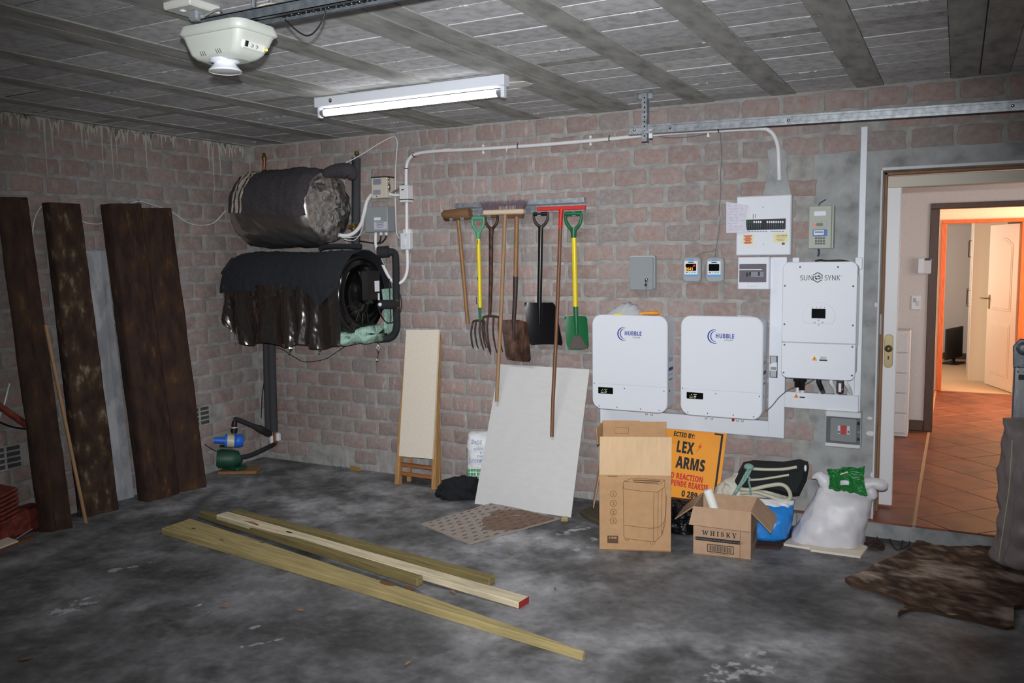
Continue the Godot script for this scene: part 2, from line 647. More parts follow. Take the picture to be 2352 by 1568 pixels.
	M.polythene = mk(Color(0.93, 0.94, 0.96, 0.34), 0.2)
	M.polythene.transparency = BaseMaterial3D.TRANSPARENCY_ALPHA
	M.clear = mk(Color(0.4, 0.42, 0.43, 0.05), 0.06)
	M.clear.transparency = BaseMaterial3D.TRANSPARENCY_ALPHA
	M.binbag = relief(mk(c8(16, 17, 20), 0.3), ntex(75, 0.02, [], 4, 256), 2.0)
	M.binbag.uv1_triplanar = true
	M.binbag.uv1_world_triplanar = true
	M.binbag.uv1_scale = Vector3(4, 4, 4)
	M.cloth_black = relief(tri_map(mk(c8(28, 30, 36), 0.95), M.blanket.albedo_texture, Vector3(4, 4, 4)), rough_h, 0.8)
	var weave := weave_tex()
	M.sack = relief(tri_map(mk(c8(232, 230, 234), 0.42), weave, Vector3(45, 45, 45)), weave, 0.02)
	M.sack_grey = relief(tri_map(mk(c8(152, 140, 140), 0.45), weave, Vector3(40, 40, 40)), weave, 0.03)
	M.sack_thread = mk(c8(208, 202, 160), 0.8)
	M.grout = relief(mk(c8(224, 226, 228), 0.5), ntex(76, 0.014, [], 3, 256), 0.8)
	M.grout.uv1_triplanar = true
	M.grout.uv1_world_triplanar = true
	M.grout.uv1_scale = Vector3(3, 3, 3)
	M.canvas_dark = tri_map(mk(c8(26, 34, 34), 0.85), M.blanket.albedo_texture, Vector3(5, 5, 5))
	M.hose = mk(c8(186, 184, 160), 0.5)
	M.rope = tri_map(mk(c8(150, 190, 178), 0.9), ntex(77, 0.08, [[0.0, grey(0.35)], [0.5, grey(0.9)], [1.0, grey(1.0)]], 2, 128), Vector3(9, 9, 9))
	M.packet = relief(mk(c8(28, 118, 52), 0.3), ntex(78, 0.018, [], 3, 256), 1.5)
	M.packet.uv1_triplanar = true
	M.packet.uv1_world_triplanar = true
	M.packet.uv1_scale = Vector3(4, 4, 4)
	M.wick = mk(c8(232, 230, 222), 0.6)
	M.cord_brown = mk(c8(62, 44, 40), 0.9)
	M.cable_white = mk(c8(214, 214, 214), 0.5)
	M.wire_grey = mk(c8(104, 106, 110), 0.6)
	M.paper = tri_map(mk(c8(216, 214, 226), 0.8), fine, Vector3(2, 2, 2))
	M.hide_hair = mk(Color.WHITE, 0.95)
	M.hide_hair.vertex_color_use_as_albedo = true
	M.hide_hair = relief(tri_map(M.hide_hair, ntex(81, 0.02, [[0.0, grey(0.72)], [1.0, grey(1.0)]], 5, 256), Vector3(1.2, 1.0, 3.0)), rough_h, 0.4)
	var hide_ramp := [[0.0, c8(58, 38, 28)], [0.3, c8(98, 70, 52)], [0.45, c8(124, 96, 76)], [0.56, c8(160, 138, 120)], [0.75, c8(184, 166, 150)], [1.0, c8(198, 184, 170)]]
	M.hide = relief(tri_map(mk(c8(235, 228, 222), 0.95), ntex(80, 0.008, hide_ramp, 6), Vector3(0.4, 1.0, 0.8)), rough_h, 0.5)
	M.hide_pale = relief(tri_map(mk(c8(172, 154, 132), 0.95), soft, Vector3(3, 3, 3)), rough_h, 0.5)
	M.hide_dark = relief(tri_map(mk(c8(70, 48, 38), 0.95), soft, Vector3(3, 3, 3)), rough_h, 0.6)
	# the house beyond the door
	M.housewall = tri_map(mk(c8(222, 214, 210), 0.9), fine, Vector3(3, 3, 3))
	M.frame_dark = tri_map(mk(c8(84, 54, 38), 0.45), grain, Vector3(9, 0.7, 9))
	M.frame_orange = tri_map(mk(c8(196, 100, 46), 0.4), grain, Vector3(9, 0.7, 9))
	M.frame_brown = tri_map(mk(c8(150, 104, 62), 0.6), grain, Vector3(9, 0.7, 9))
	M.doorwhite = mk(c8(236, 236, 238), 0.4)
	M.doorcream = mk(c8(238, 226, 210), 0.45)
	M.tile = []
	for i in 5:
		var c: Color = [c8(146, 84, 58), c8(136, 77, 54), c8(152, 89, 61), c8(130, 74, 52), c8(142, 81, 60)][i]
		M.tile.append(tri_map(mk(c, 0.42), ntex(90 + i, 0.01, [[0.0, grey(0.7)], [0.5, grey(0.92)], [1.0, grey(1.0)]], 5, 256), Vector3(1.7, 1.7, 1.7)))
	M.grout_line = mk(c8(186, 150, 116), 0.9)
	M.carpet_far = mk(c8(196, 170, 140), 0.95)
	M.wardrobe = mk(c8(206, 206, 208), 0.5)


func weave_tex() -> ImageTexture:
	var im := Image.create(64, 64, false, Image.FORMAT_RGB8)
	for y in 64:
		for x in 64:
			var over := (int(x / 8.0) + int(y / 8.0)) % 2
			var a := sin((x % 8 + 0.5) / 8.0 * PI) if over else sin((y % 8 + 0.5) / 8.0 * PI)
			var v := 0.8 + 0.2 * a
			im.set_pixel(x, y, Color(v, v, v))
	return ImageTexture.create_from_image(im)


# the concrete floor: mottled grey with dark oil stains and pale cement scuffs where the photograph has them, with lamp light painted into the dust near the walls
func floor_tex() -> ImageTexture:
	var n := 1024
	var size := 6.4
	var lay := []
	for k in 4:
		var f := FastNoiseLite.new()
		f.seed = 200 + k
		f.noise_type = FastNoiseLite.TYPE_SIMPLEX_SMOOTH
		f.fractal_octaves = [5, 5, 4, 3][k]
		f.fractal_gain = 0.6
		f.frequency = [0.006, 0.014, 0.03, 0.09][k]
		lay.append(f.get_image(n, n, false, false, true).get_data())
	var acc := PackedFloat32Array()
	acc.resize(n * n)
	for i in n * n:
		var a: float = lay[0][i] / 255.0
		var b: float = lay[1][i] / 255.0
		var c: float = lay[2][i] / 255.0
		acc[i] = 0.42 + 0.32 * (a - 0.5) + 0.34 * (b - 0.5) + 0.12 * (c - 0.5) + 0.10 * (lay[3][i] / 255.0 - 0.5)
	# pixel of the photograph, radii in metres, how much lighter or darker; pale spots near the walls hold dust and painted lamp light
	var spots := [[380, 1320, 0.5, 0.22, -0.13], [700, 1440, 0.6, 0.25, -0.10], [640, 1350, 0.4, 0.15, -0.08], [1690, 1360, 0.5, 0.2, -0.12], [1900, 1330, 0.3, 0.15, -0.10], [1500, 1420, 0.6, 0.15, -0.05], [900, 1480, 0.35, 0.14, -0.08],
		[130, 1480, 0.5, 0.25, -0.07], [240, 1390, 0.3, 0.08, 0.05], [1230, 1240, 0.45, 0.22, 0.1], [800, 1160, 0.6, 0.2, 0.1], [300, 1170, 0.5, 0.15, 0.08], [1080, 1500, 0.3, 0.12, 0.06], [1250, 1330, 0.35, 0.12, 0.07], [1050, 1290, 0.35, 0.1, 0.04],
		[1700, 1530, 0.35, 0.16, 0.09], [2120, 1230, 0.3, 0.08, 0.05], [560, 1130, 0.5, 0.16, 0.09], [1640, 1480, 0.3, 0.1, 0.05], [1340, 1480, 0.3, 0.1, 0.05], [1130, 1190, 0.3, 0.14, 0.03], [880, 1120, 0.5, 0.14, 0.1], [680, 1090, 0.5, 0.16, 0.1], [2000, 1430, 0.4, 0.14, 0.02]]
	for s in spots:
		var p := G(s[0], s[1])
		var q := G(s[0] + 10, s[1])
		var dir := Vector2(q.x - p.x, q.z - p.z).normalized()
		var reach: float = s[2] * 1.5
		for y in range(int((p.z - reach) / size * n), int((p.z + reach) / size * n)):
			if y < 0 or y >= n:
				continue
			for x in range(int((p.x - reach) / size * n), int((p.x + reach) / size * n)):
				if x < 0 or x >= n:
					continue
				var d := Vector2(x * size / n - p.x, y * size / n - p.z)
				var u := d.dot(dir) / float(s[2])
				var w := d.cross(dir) / float(s[3]) * 0.7
				var i := y * n + x
				var e: float = 1.0 - (u * u + w * w) + 1.6 * (lay[1][i] / 255.0 - 0.5) + 0.9 * (lay[2][i] / 255.0 - 0.5)
				acc[i] += float(s[4]) * clampf(e, 0.0, 1.0)
	# pale scratches and cement splashes
	var marks := [[155, 1400, 0.16, 0.05], [190, 1385, 0.12, 0.04], [600, 1475, 0.13, 0.016], [580, 1440, 0.06, 0.02], [1700, 1545, 0.2, 0.07], [1320, 1215, 0.12, 0.05], [1380, 1235, 0.1, 0.05], [280, 1305, 0.18, 0.03], [1660, 1525, 0.1, 0.03], [1290, 1225, 0.1, 0.03], [455, 1390, 0.03, 0.02], [1330, 1260, 0.1, 0.03], [1740, 1500, 0.08, 0.03], [1230, 1235, 0.07, 0.03], [215, 1370, 0.1, 0.02], [1940, 1265, 0.05, 0.02], [1010, 1125, 0.06, 0.02], [895, 1110, 0.06, 0.02]]
	for s in marks:
		var p := G(s[0], s[1])
		var q := G(s[0] + 10, s[1] - 2)
		var dir := Vector2(q.x - p.x, q.z - p.z).normalized()
		var reach: float = s[2]
		for y in range(maxi(0, int((p.z - reach) / size * n)), mini(n, int((p.z + reach) / size * n))):
			for x in range(maxi(0, int((p.x - reach) / size * n)), mini(n, int((p.x + reach) / size * n))):
				var d := Vector2(x * size / n - p.x, y * size / n - p.z)
				var u := d.dot(dir) / float(s[2])
				var w := d.cross(dir) / float(s[3])
				var i := y * n + x
				var e: float = 0.75 - (u * u + w * w) + 2.6 * (lay[3][i] / 255.0 - 0.5)
				if e > 0.45:
					acc[i] += 0.28 * clampf((e - 0.45) * 4.0, 0.0, 1.0)
	var bytes := PackedByteArray()
	bytes.resize(n * n * 3)
	for i in n * n:
		var v := clampf(acc[i], 0.13, 0.72) * 255.0
		bytes[i * 3] = int(v)
		bytes[i * 3 + 1] = int(v)
		bytes[i * 3 + 2] = int(v * 1.015)
	return ImageTexture.create_from_image(Image.create_from_data(n, n, false, Image.FORMAT_RGB8, bytes))


func _ready() -> void:
	rng.seed = 7
	# ------------------------------------------------ camera, sky, lights, exposure
	var cam := Camera3D.new()
	cam.name = "camera"
	cam.transform = Transform3D(CB, CAM)
	cam.fov = rad_to_deg(2.0 * atan(784.0 / F))
	cam.near = 0.05
	cam.far = 60.0
	add_child(cam)
	cam.current = true
	var env := Environment.new()
	env.background_mode = Environment.BG_SKY
	var sky := Sky.new()
	sky.sky_material = PhysicalSkyMaterial.new()
	env.sky = sky
	env.tonemap_mode = Environment.TONE_MAPPER_LINEAR
	env.tonemap_exposure = 1.0
	env.sdfgi_enabled = true
	env.ssao_enabled = true
	env.ssil_enabled = true
	var we := WorldEnvironment.new()
	we.name = "surroundings"
	we.environment = env
	add_child(we)
	# the flash on top of the photographer's camera, which throws the hard shadows of the door motor and of the track
	var flash := SpotLight3D.new()
	flash.name = "camera_flash"
	flash.position = CAM + CB * Vector3(0.0, 0.09, 0.03)
	flash.basis = CB
	flash.spot_angle = 38.0
	flash.spot_angle_attenuation = 1.0
	flash.light_energy = 21.6
	flash.light_size = 0.02
	flash.light_color = c8(249, 251, 255)
	flash.spot_range = 20.0
	flash.shadow_enabled = true
	add_child(flash)
	# added passage light, daylight from the hall window, light added for the far door
	area_light("passage_fill_light", Vector3(6.35, 1.55, -1.6), Vector3(-1, -0.1, 0.0), Vector2(1.1, 1.2), 1.1, c8(255, 252, 252))
	area_light("hall_window_light", Vector3(6.3, 1.4, -4.3), Vector3(-1, 0.0, 0.0), Vector2(1.0, 1.6), 6.5, c8(255, 208, 162))
	area_light("bedroom_fill_light", Vector3(4.0, 1.5, -6.3), Vector3(1, 0.0, 0.05), Vector2(0.8, 1.2), 2.0, c8(255, 232, 208))

	make_materials()
	build_floor()
	build_back_wall()
	build_side_walls()
	build_ceiling()
	build_house()
	build_things()


func area_light(called: String, at: Vector3, to: Vector3, size: Vector2, e: float, c: Color) -> AreaLight3D:
	var l := AreaLight3D.new()
	l.name = called
	add_child(l)
	l.position = at
	l.basis = Basis.looking_at(to, Vector3.UP if absf(to.normalized().y) < 0.9 else Vector3.BACK)
	l.area_size = size
	l.light_energy = e
	l.light_color = c
	l.area_range = 12.0
	l.shadow_enabled = true
	return l


# ---------------------------------------------------------------- structure
func build_floor() -> void:
	var m := MB.new()
	var a := Vector3(0, 0, 0)
	for q in [[Vector3(-0.2, 0, 7.0), Vector3(7.3, 0, 7.0), Vector3(7.3, 0, -0.24), Vector3(-0.2, 0, -0.24)]]:
		for k in [0, 2, 1, 0, 3, 2]:
			m.v(q[k], Vector2(q[k].x / 6.4, q[k].z / 6.4))
	m.quad(Vector3(-0.2, -0.15, -0.24), Vector3(7.3, -0.15, -0.24), Vector3(7.3, -0.15, 7.0), Vector3(-0.2, -0.15, 7.0))
	m.quad(Vector3(-0.2, -0.15, 7.0), Vector3(7.3, -0.15, 7.0), Vector3(7.3, 0, 7.0), Vector3(-0.2, 0, 7.0))
	m.quad(Vector3(-0.2, -0.15, -0.24), Vector3(-0.2, -0.15, 7.0), Vector3(-0.2, 0, 7.0), Vector3(-0.2, 0, -0.24))
	m.quad(Vector3(7.3, -0.15, 7.0), Vector3(7.3, -0.15, -0.24), Vector3(7.3, 0, -0.24), Vector3(7.3, 0, 7.0))
	var mat := mk(Color.WHITE, 0.62)
	mat.albedo_texture = floor_tex()
	mat.roughness_texture = null
	overlay(mat, ntex(26, 0.02, [[0.0, Color(0.18, 0.18, 0.18, 0.4)], [0.4, Color(0.4, 0.4, 0.4, 0.0)], [0.75, Color(0.5, 0.5, 0.5, 0.14)], [1.0, Color(0.58, 0.58, 0.58, 0.28)]], 6), Vector3(1.2, 1.2, 1.9))
	M.floor = mat
	solo("floor", a, m, mat, "dark grey stained concrete garage floor with pale scuffs", "floor", "", "structure")


var brick_shapes := []


func make_brick_shapes(high: float) -> void:
	brick_shapes = []
	for k in 14:
		var hw := 0.1035
		var hh := 0.0505
		var pts := []
		var per := [Vector2(-1, -1), Vector2(-0.4, -1), Vector2(0.3, -1), Vector2(1, -1), Vector2(1, 0), Vector2(1, 1), Vector2(0.35, 1), Vector2(-0.3, 1), Vector2(-1, 1), Vector2(-1, 0)]
		for i in per.size():
			var p: Vector2 = per[i] * Vector2(hw, hh)
			if absf(per[i].x) == 1.0 and absf(per[i].y) == 1.0:
				var c := rng.randf_range(0.004, 0.016)
				var nx := p - Vector2(per[i].x * c, 0)
				var ny := p - Vector2(0, per[i].y * c * 0.8)
				if (i == 0) or (i == 5):
					pts.append(ny)
					pts.append(nx)
				else:
					pts.append(nx)
					pts.append(ny)
			else:
				pts.append(p)
		var out := []
		for p in pts:
			var loose := 0.35 if absf(p.x) > hw * 0.8 and absf(p.y) > hh * 0.6 else 1.0
			out.append(p + Vector2(rng.randf_range(-0.007, 0.003) * signf(p.x), rng.randf_range(-0.009, 0.004) * signf(p.y)) * loose)
		out.reverse()
		if not Geometry2D.is_polygon_clockwise(PackedVector2Array(out)):
			pass
		else:
			out.reverse()
		brick_shapes.append([out, high])


func brick_mesh(k: int, mat: Material) -> ArrayMesh:
	var m := MB.new()
	brick_into(m, k)
	return m.mesh(mat)


func brick_into(m: MB, k: int) -> void:
	var out: Array = brick_shapes[k][0]
	var high: float = brick_shapes[k][1]
	var n := out.size()
	m.smooth(1)
	for i in n:
		var p: Vector2 = out[i]
		var q: Vector2 = out[(i + 1) % n]
		var pi_ := p * 0.965 - p.normalized() * 0.002
		var qi := q * 0.965 - q.normalized() * 0.002
		m.quad(Vector3(p.x, p.y, -0.01), Vector3(q.x, q.y, -0.01), Vector3(q.x, q.y, high * 0.55), Vector3(p.x, p.y, high * 0.55))
		m.quad(Vector3(p.x, p.y, high * 0.55), Vector3(q.x, q.y, high * 0.55), Vector3(qi.x, qi.y, high), Vector3(pi_.x, pi_.y, high))
		m.tri(Vector3(0, 0, high), Vector3(pi_.x, pi_.y, high), Vector3(qi.x, qi.y, high))
	m.flat()


# bricks of one wall: to_world turns (along, up) into a transform; those that show largest are single parts
func lay_bricks(wall: Node3D, from: float, to: float, place: Callable, skip: Callable, look: Callable, phase: float) -> void:
	var all := []
	for row in range(0, 22):
		var y := 0.042 + 0.1195 * row + 0.05975
		var shift := phase + (0.11425 if row % 2 else 0.0)
		var x := from - 0.2285 + fposmod(shift - from, 0.2285)
		while x < to:
			var cx := x + 0.11425 + rng.randf_range(-0.006, 0.006)
			x += 0.2285
			var w := 1.0
			var lo := cx - 0.1035
			var hi := cx + 0.1035
			if lo < from + 0.012:
				lo = from + 0.012
			if hi > to - 0.012:
				hi = to - 0.012
			if hi - lo < 0.04:
				continue
			w = (hi - lo) / 0.207
			var hgt := 1.0
			var cy := y
			if y + 0.0505 > TOP - 0.01:
				var top := TOP - 0.012
				var bot := y - 0.0505
				if top - bot < 0.03:
					continue
				hgt = (top - bot) / 0.101
				cy = (top + bot) / 2
			if skip.call((lo + hi) / 2, cy, w * 0.1035):
				continue
			var t: Transform3D = place.call((lo + hi) / 2, cy)
			t.basis = t.basis * Basis(Vector3.BACK, rng.randf_range(-0.012, 0.012)) * Basis.from_scale(Vector3(w * rng.randf_range(0.97, 1.02), hgt * rng.randf_range(0.93, 1.03), rng.randf_range(0.6, 1.25)))
			var mats: Array = look.call((lo + hi) / 2, cy)
			all.append([(t.origin - CAM).length(), t, rng.randi() % 14, mats[rng.randi() % mats.size()]])
	all.sort_custom(func(p, q): return p[0] < q[0])
	var cache := {}
	var rest := {}
	for i in all.size():
		var e: Array = all[i]
		if i < 300:
			var key := [e[2], e[3]]
			if not cache.has(key):
				cache[key] = brick_mesh(e[2], e[3])
			var o := inst("brick", cache[key], wall)
			o.transform = e[1]
			o.position -= wall.position
		else:
			if not rest.has(e[3]):
				rest[e[3]] = MB.new()
			rest[e[3]].xf = Transform3D(Basis.IDENTITY, -wall.position) * e[1]
			brick_into(rest[e[3]], e[2])
	if rest:
		var am := ArrayMesh.new()
		for mat in rest:
			rest[mat].st.generate_normals()
			rest[mat].st.commit(am)
			am.surface_set_material(am.get_surface_count() - 1, mat)
		var o := inst("far_brickwork", am, wall)
		o.set_meta("kind", "stuff")


const DOOR_L := 4.722
const DOOR_R := 5.60
const DOOR_T := 2.092


func build_back_wall() -> void:
	make_brick_shapes(0.0035)
	var wall := thing("wall_back", Vector3(0, 0, 0), "rough red-brown brick wall with thick grey mortar behind the tools and batteries", "wall", "", "structure")
	var m := mb()
	m.span(Vector3(0.75, 0, -0.23), Vector3(3.0, TOP + 0.05, 0))
	part(wall, "mortar_bed", m, M.mortar_white)
	m = mb()
	m.span(Vector3(-0.2, -0.1, -0.23), Vector3(0.75, TOP + 0.05, 0))
	m.span(Vector3(3.0, -0.1, -0.23), Vector3(4.36, TOP + 0.05, 0))
	m.span(Vector3(4.36, 2.2, -0.23), Vector3(7.3, TOP + 0.05, 0))
	part(wall, "mortar_bed", m, M.mortar)
	# smooth cement beside and over the doorway
	m = mb()
	m.span(Vector3(4.36, -0.1, -0.23), Vector3(DOOR_L, 2.2, 0))
	m.span(Vector3(DOOR_L, DOOR_T, -0.23), Vector3(DOOR_R, 2.2, 0))
	m.span(Vector3(DOOR_R, -0.1, -0.23), Vector3(7.3, 2.2, 0))
	part(wall, "cement_render", m, M.plaster)
	# patch of cement where the conduit enters the wall above the distribution board
	m = mb()
	var poly := PackedVector2Array()
	for p in [[1752, 448], [1768, 385], [1762, 345], [1790, 335], [1812, 352], [1806, 392], [1818, 448]]:
		var q := W(p[0], p[1])
		poly.append(Vector2(q.x, q.y))
	m.prism(poly, -0.01, 0.0045, 0.002)
	part(wall, "cement_patch", m, M.plaster)
	# white paint runs round the doorway
	m = mb()
	for s in [[Vector3(DOOR_L - 0.008, 0.1, -0.001), Vector3(DOOR_L + 0.002, DOOR_T + 0.012, 0.004)], [Vector3(DOOR_L - 0.008, DOOR_T - 0.002, -0.001), Vector3(DOOR_R, DOOR_T + 0.014, 0.004)]]:
		m.span(s[0], s[1], 0.002)
	for s in [[2000, 995, 0.05, 0.03], [1998, 960, 0.03, 0.018], [2003, 1090, 0.02, 0.03], [2012, 700, 0.015, 0.03]]:
		var q := W(s[0], s[1])
		m.prism(ellipse(q.x, q.y, s[2] * 0.5, s[3] * 0.5, 9), -0.001, 0.003, 0.001)
	part(wall, "paint_edge", m, M.white_matt)
	var skip := func(x: float, y: float, hw: float) -> bool:
		if y < 0.12 and sin(x * 7.3) < 0.2:
			return true
		if x + hw > DOOR_L - 0.01 and x - hw < DOOR_R + 0.01 and y < 2.24:
			return true
		if x > 4.5 and y < 2.2:
			return true
		if x > 4.30 and y < 2.2 and sin(y * 23.0 + x * 5.0) > -0.6:
			return true
		if absf(x - 4.62) < 0.1 and y > 2.2 and y < 2.47:
			return true
		var patch := W(1788, 395)
		return absf(x - patch.x) < 0.1 and absf(y - patch.y) < 0.15
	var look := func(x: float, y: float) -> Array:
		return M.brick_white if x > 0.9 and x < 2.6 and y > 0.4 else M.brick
	lay_bricks(wall, 0.0, 7.2, func(x: float, y: float) -> Transform3D: return Transform3D(Basis.IDENTITY, Vector3(x, y, 0.0)), skip, look, 0.0525)


func build_side_walls() -> void:
	var wall := thing("wall_left", Vector3(0, 0, 1.0), "shadowy brick side wall with pale mortar drips along its top", "wall", "", "structure")
	var m := mb(wall)
	m.span(Vector3(-0.2, -0.1, -0.23), Vector3(0, TOP + 0.05, 7.1))
	part(wall, "mortar_bed", m, M.mortar)
	var turn := Basis(Vector3.UP, PI / 2)
	var vents := [L(458, 956), L(12, 1052)]
	var skip := func(z: float, y: float, _hw: float) -> bool:
		for v in vents:
			if absf(z - v.z) < 0.16 and absf(y - v.y) < 0.1:
				return true
		return y < 0.1
	var look := func(_z: float, _y: float) -> Array: return M.brick
	lay_bricks(wall, 0.0, 2.62, func(z: float, y: float) -> Transform3D: return Transform3D(turn, Vector3(0, y, z)), skip, look, 0.06)
	# mortar that ran down from the slab
	m = mb(wall)
	for i in 170:
		var z := rng.randf_range(0.05, 2.4)
		var dense := 0.5 + 0.5 * sin(z * 7.0) + (0.3 if z > 0.8 else 0.0)
		if rng.randf() > dense:
			continue
		var long := rng.randf_range(0.02, 0.12) if rng.randf() < 0.86 else rng.randf_range(0.15, 0.42)
		var w := rng.randf_range(0.006, 0.022) if long < 0.1 else rng.randf_range(0.008, 0.014)
		var y0 := TOP - 0.004
		var pts := [Vector2(-w * 1.5, 0), Vector2(-w * 0.6, -long * 0.3), Vector2(-w * 0.25, -long * 0.75), Vector2(0, -long), Vector2(w * 0.25, -long * 0.7), Vector2(w * 0.5, -long * 0.3), Vector2(w * 1.6, 0)]
		var poly := PackedVector2Array()
		for p in pts:
			poly.append(Vector2(z * -1.0 + p.x, y0 + p.y))
		var keep := m.xf
		m.xf = m.xf * Transform3D(turn, Vector3.ZERO)
		m.prism(poly, 0.0, 0.0055, 0.0015)
		m.xf = keep
	var dr := part(wall, "mortar_drips", m, M.drip)
	dr.set_meta("kind", "stuff")
	# air bricks
	for v in vents:
		var a := mb(wall)
		a.xf = a.xf * Transform3D(turn, Vector3(0, v.y, v.z))
		a.box(Vector3(0, 0.072, 0.004), Vector3(0.21, 0.012, 0.012), 0.002)
		a.box(Vector3(0, -0.072, 0.004), Vector3(0.21, 0.012, 0.012), 0.002)
		for k in [-0.1, 0.0, 0.1]:
			a.box(Vector3(k, 0, 0.004), Vector3(0.014, 0.156, 0.011), 0.002)
		for k in [-0.036, 0.0, 0.036]:
			a.box(Vector3(0, k, 0.003), Vector3(0.2, 0.012, 0.010), 0.002)
		var o := part(wall, "air_brick", a, M.mortar)
		var b := mb(wall)
		b.xf = b.xf * Transform3D(turn, Vector3(0, v.y, v.z))
		b.box(Vector3(0, 0, -0.002), Vector3(0.19, 0.14, 0.005))
		inst("vent_hole", b.mesh(M.slab), o)
	# the walls behind the photographer
	m = at_mb(Vector3(7.25, 0, 3.5))
	m.span(Vector3(7.2, -0.1, -0.23), Vector3(7.4, TOP + 0.05, 7.1))
	solo("wall_right", Vector3(7.25, 0, 3.5), m, M.mortar, "plain mortar wall at the garage door end", "wall", "", "structure")
	m = at_mb(Vector3(3.5, 0, 7.0))
	m.span(Vector3(-0.2, -0.1, 7.0), Vector3(7.4, TOP + 0.05, 7.2))
	solo("wall_front", Vector3(3.5, 0, 7.0), m, M.mortar, "plain mortar wall opposite the tool rack", "wall", "", "structure")


func build_ceiling() -> void:
	var ceil_ := thing("ceiling", Vector3(3.5, TOP, 3.0), "bare concrete ceiling of grey blocks between long precast ribs", "ceiling", "", "structure")
	var m := mb(ceil_)
	m.span(Vector3(-0.2, TOP + 0.0035, -0.24), Vector3(7.4, TOP + 0.2, 7.2))
	part(ceil_, "slab", m, M.slab)
	var ribs := [[-0.05, 0.045], [0.30, 0.42], [0.79, 0.95], [1.31, 1.46], [1.82, 1.965], [1.969, 2.10], [2.485, 2.645], [2.98, 3.148], [3.152, 3.29], [3.635, 3.78], [4.11, 4.25], [4.575, 4.715], [5.045, 5.175], [5.18, 5.315], [5.68, 5.82], [6.2, 6.34], [6.72, 6.86]]
	for r in ribs:
		m = mb(ceil_)
		m.span(Vector3(r[0], TOP - 0.004, -0.02), Vector3(r[1], TOP + 0.05, 7.05), 0.0015)
		part(ceil_, "rib", m, M.rib)
	var cache := {}
	var far := []
	for i in 4:
		far.append(MB.new(Transform3D(Basis.IDENTITY, -ceil_.position)))
	var zs := [-0.02]
	var z := 0.18
	while z < 1.3:
		zs.append(z)
		z += 0.198
	zs.append(1.37)
	zs.append(-1.0)
	z = 1.45
	while z < 7.2:
		zs.append(z)
		z += 0.2
	for k in ribs.size() - 1:
		var x0: float = ribs[k][1]
		var x1: float = ribs[k + 1][0]
		if x1 - x0 < 0.05:
			continue
		for j in zs.size() - 1:
			if zs[j] == -1.0 or zs[j + 1] == -1.0:
				continue
			var z0: float = zs[j] + rng.randf_range(-0.008, 0.008)
			var z1: float = zs[j + 1] + rng.randf_range(-0.004, 0.004)
			var up := rng.randf_range(-0.0012, 0.0015)
			var mi := rng.randi() % 4
			if z0 < 3.5:
				m = mb(ceil_)
				m.span(Vector3(x0 + 0.002, TOP + up, z0 + 0.004), Vector3(x1 - 0.003, TOP + 0.05, z1 - 0.004), 0.0012)
				part(ceil_, "block", m, M.block[mi])
			else:
				far[mi].span(Vector3(x0 + 0.002, TOP + up, z0 + 0.003), Vector3(x1 - 0.002, TOP + 0.05, z1 - 0.003), 0.004)
		# filled cross joint
		m = mb(ceil_)
		m.span(Vector3(x0, TOP + 0.001, 1.365), Vector3(x1, TOP + 0.05, 1.455), 0.003)
		part(ceil_, "mortar_joint", m, M.rib)
	var am := ArrayMesh.new()
	for i in 4:
		far[i].st.generate_normals()
		far[i].st.commit(am)
		am.surface_set_material(i, M.block[i])
	inst("far_blocks", am, ceil_).set_meta("kind", "stuff")
	# crumbs of mortar squeezed out of the joints
	m = mb(ceil_)
	for i in 80:
		var k := rng.randi() % (ribs.size() - 3)
		var x := rng.randf_range(ribs[k][1], ribs[k + 1][0])
		if ribs[k + 1][0] - ribs[k][1] < 0.05:
			continue
		var zz: float = zs[rng.randi() % 17]
		if zz < 0:
			continue
		for q in rng.randi_range(1, 5):
			m.box(Vector3(x + q * rng.randf_range(0.008, 0.03), TOP - 0.002, zz + rng.randf_range(-0.004, 0.004)), Vector3(rng.randf_range(0.005, 0.02), 0.005, rng.randf_range(0.004, 0.007)), 0.002)
	inst("mortar_crumbs", m.mesh(M.crumb), ceil_).set_meta("kind", "stuff")
	# pale patch of spilt plaster at the end of the lamp
	m = mb(ceil_)
	var c := G(1185, 192, TOP)
	var pts := PackedVector2Array()
	for i in 18:
		var a := TAU * i / 18
		pts.append(Vector2(c.x + cos(a) * (0.09 + rng.randf_range(-0.015, 0.012)), -c.z + sin(a) * (0.075 + rng.randf_range(-0.012, 0.012))))
	m.xf = m.xf * Transform3D(Basis(Vector3.RIGHT, Vector3(0, 0, -1), Vector3(0, -1, 0)), Vector3.ZERO)
	m.prism(pts, -TOP - 0.02, -TOP + 0.007, 0.003)
	inst("plaster_patch", m.mesh(M.crumb), ceil_)


func rect(px0: float, py0: float, px1: float, py1: float, z: float) -> Rect2:
	var mx := (px0 + px1) / 2
	var my := (py0 + py1) / 2
	var x0 := W(px0, my, z).x
	var x1 := W(px1, my, z).x
	var y0 := W(mx, py1, z).y
	var y1 := W(mx, py0, z).y
	return Rect2(x0, y0, x1 - x0, y1 - y0)


# a bevelled box on the back wall, its front face where those pixels are
func wbox(t: Node, called: String, px0: float, py0: float, px1: float, py1: float, z0: float, z1: float, mat: Material, bev := 0.002) -> MeshInstance3D:
	var r := rect(px0, py0, px1, py1, z1)
	var m := mb(t)
	m.span(Vector3(r.position.x, r.position.y, z0), Vector3(r.end.x, r.end.y, z1), bev)
	return part(t, called, m, mat)


func wround(t: Node, called: String, px0: float, py0: float, px1: float, py1: float, z0: float, z1: float, rad: float, mat: Material, bev := 0.003) -> MeshInstance3D:
	var r := rect(px0, py0, px1, py1, z1)
	var m := mb(t)
	m.prism(rrect(r.position.x, r.position.y, r.end.x, r.end.y, rad), z0, z1, bev)
	return part(t, called, m, mat)


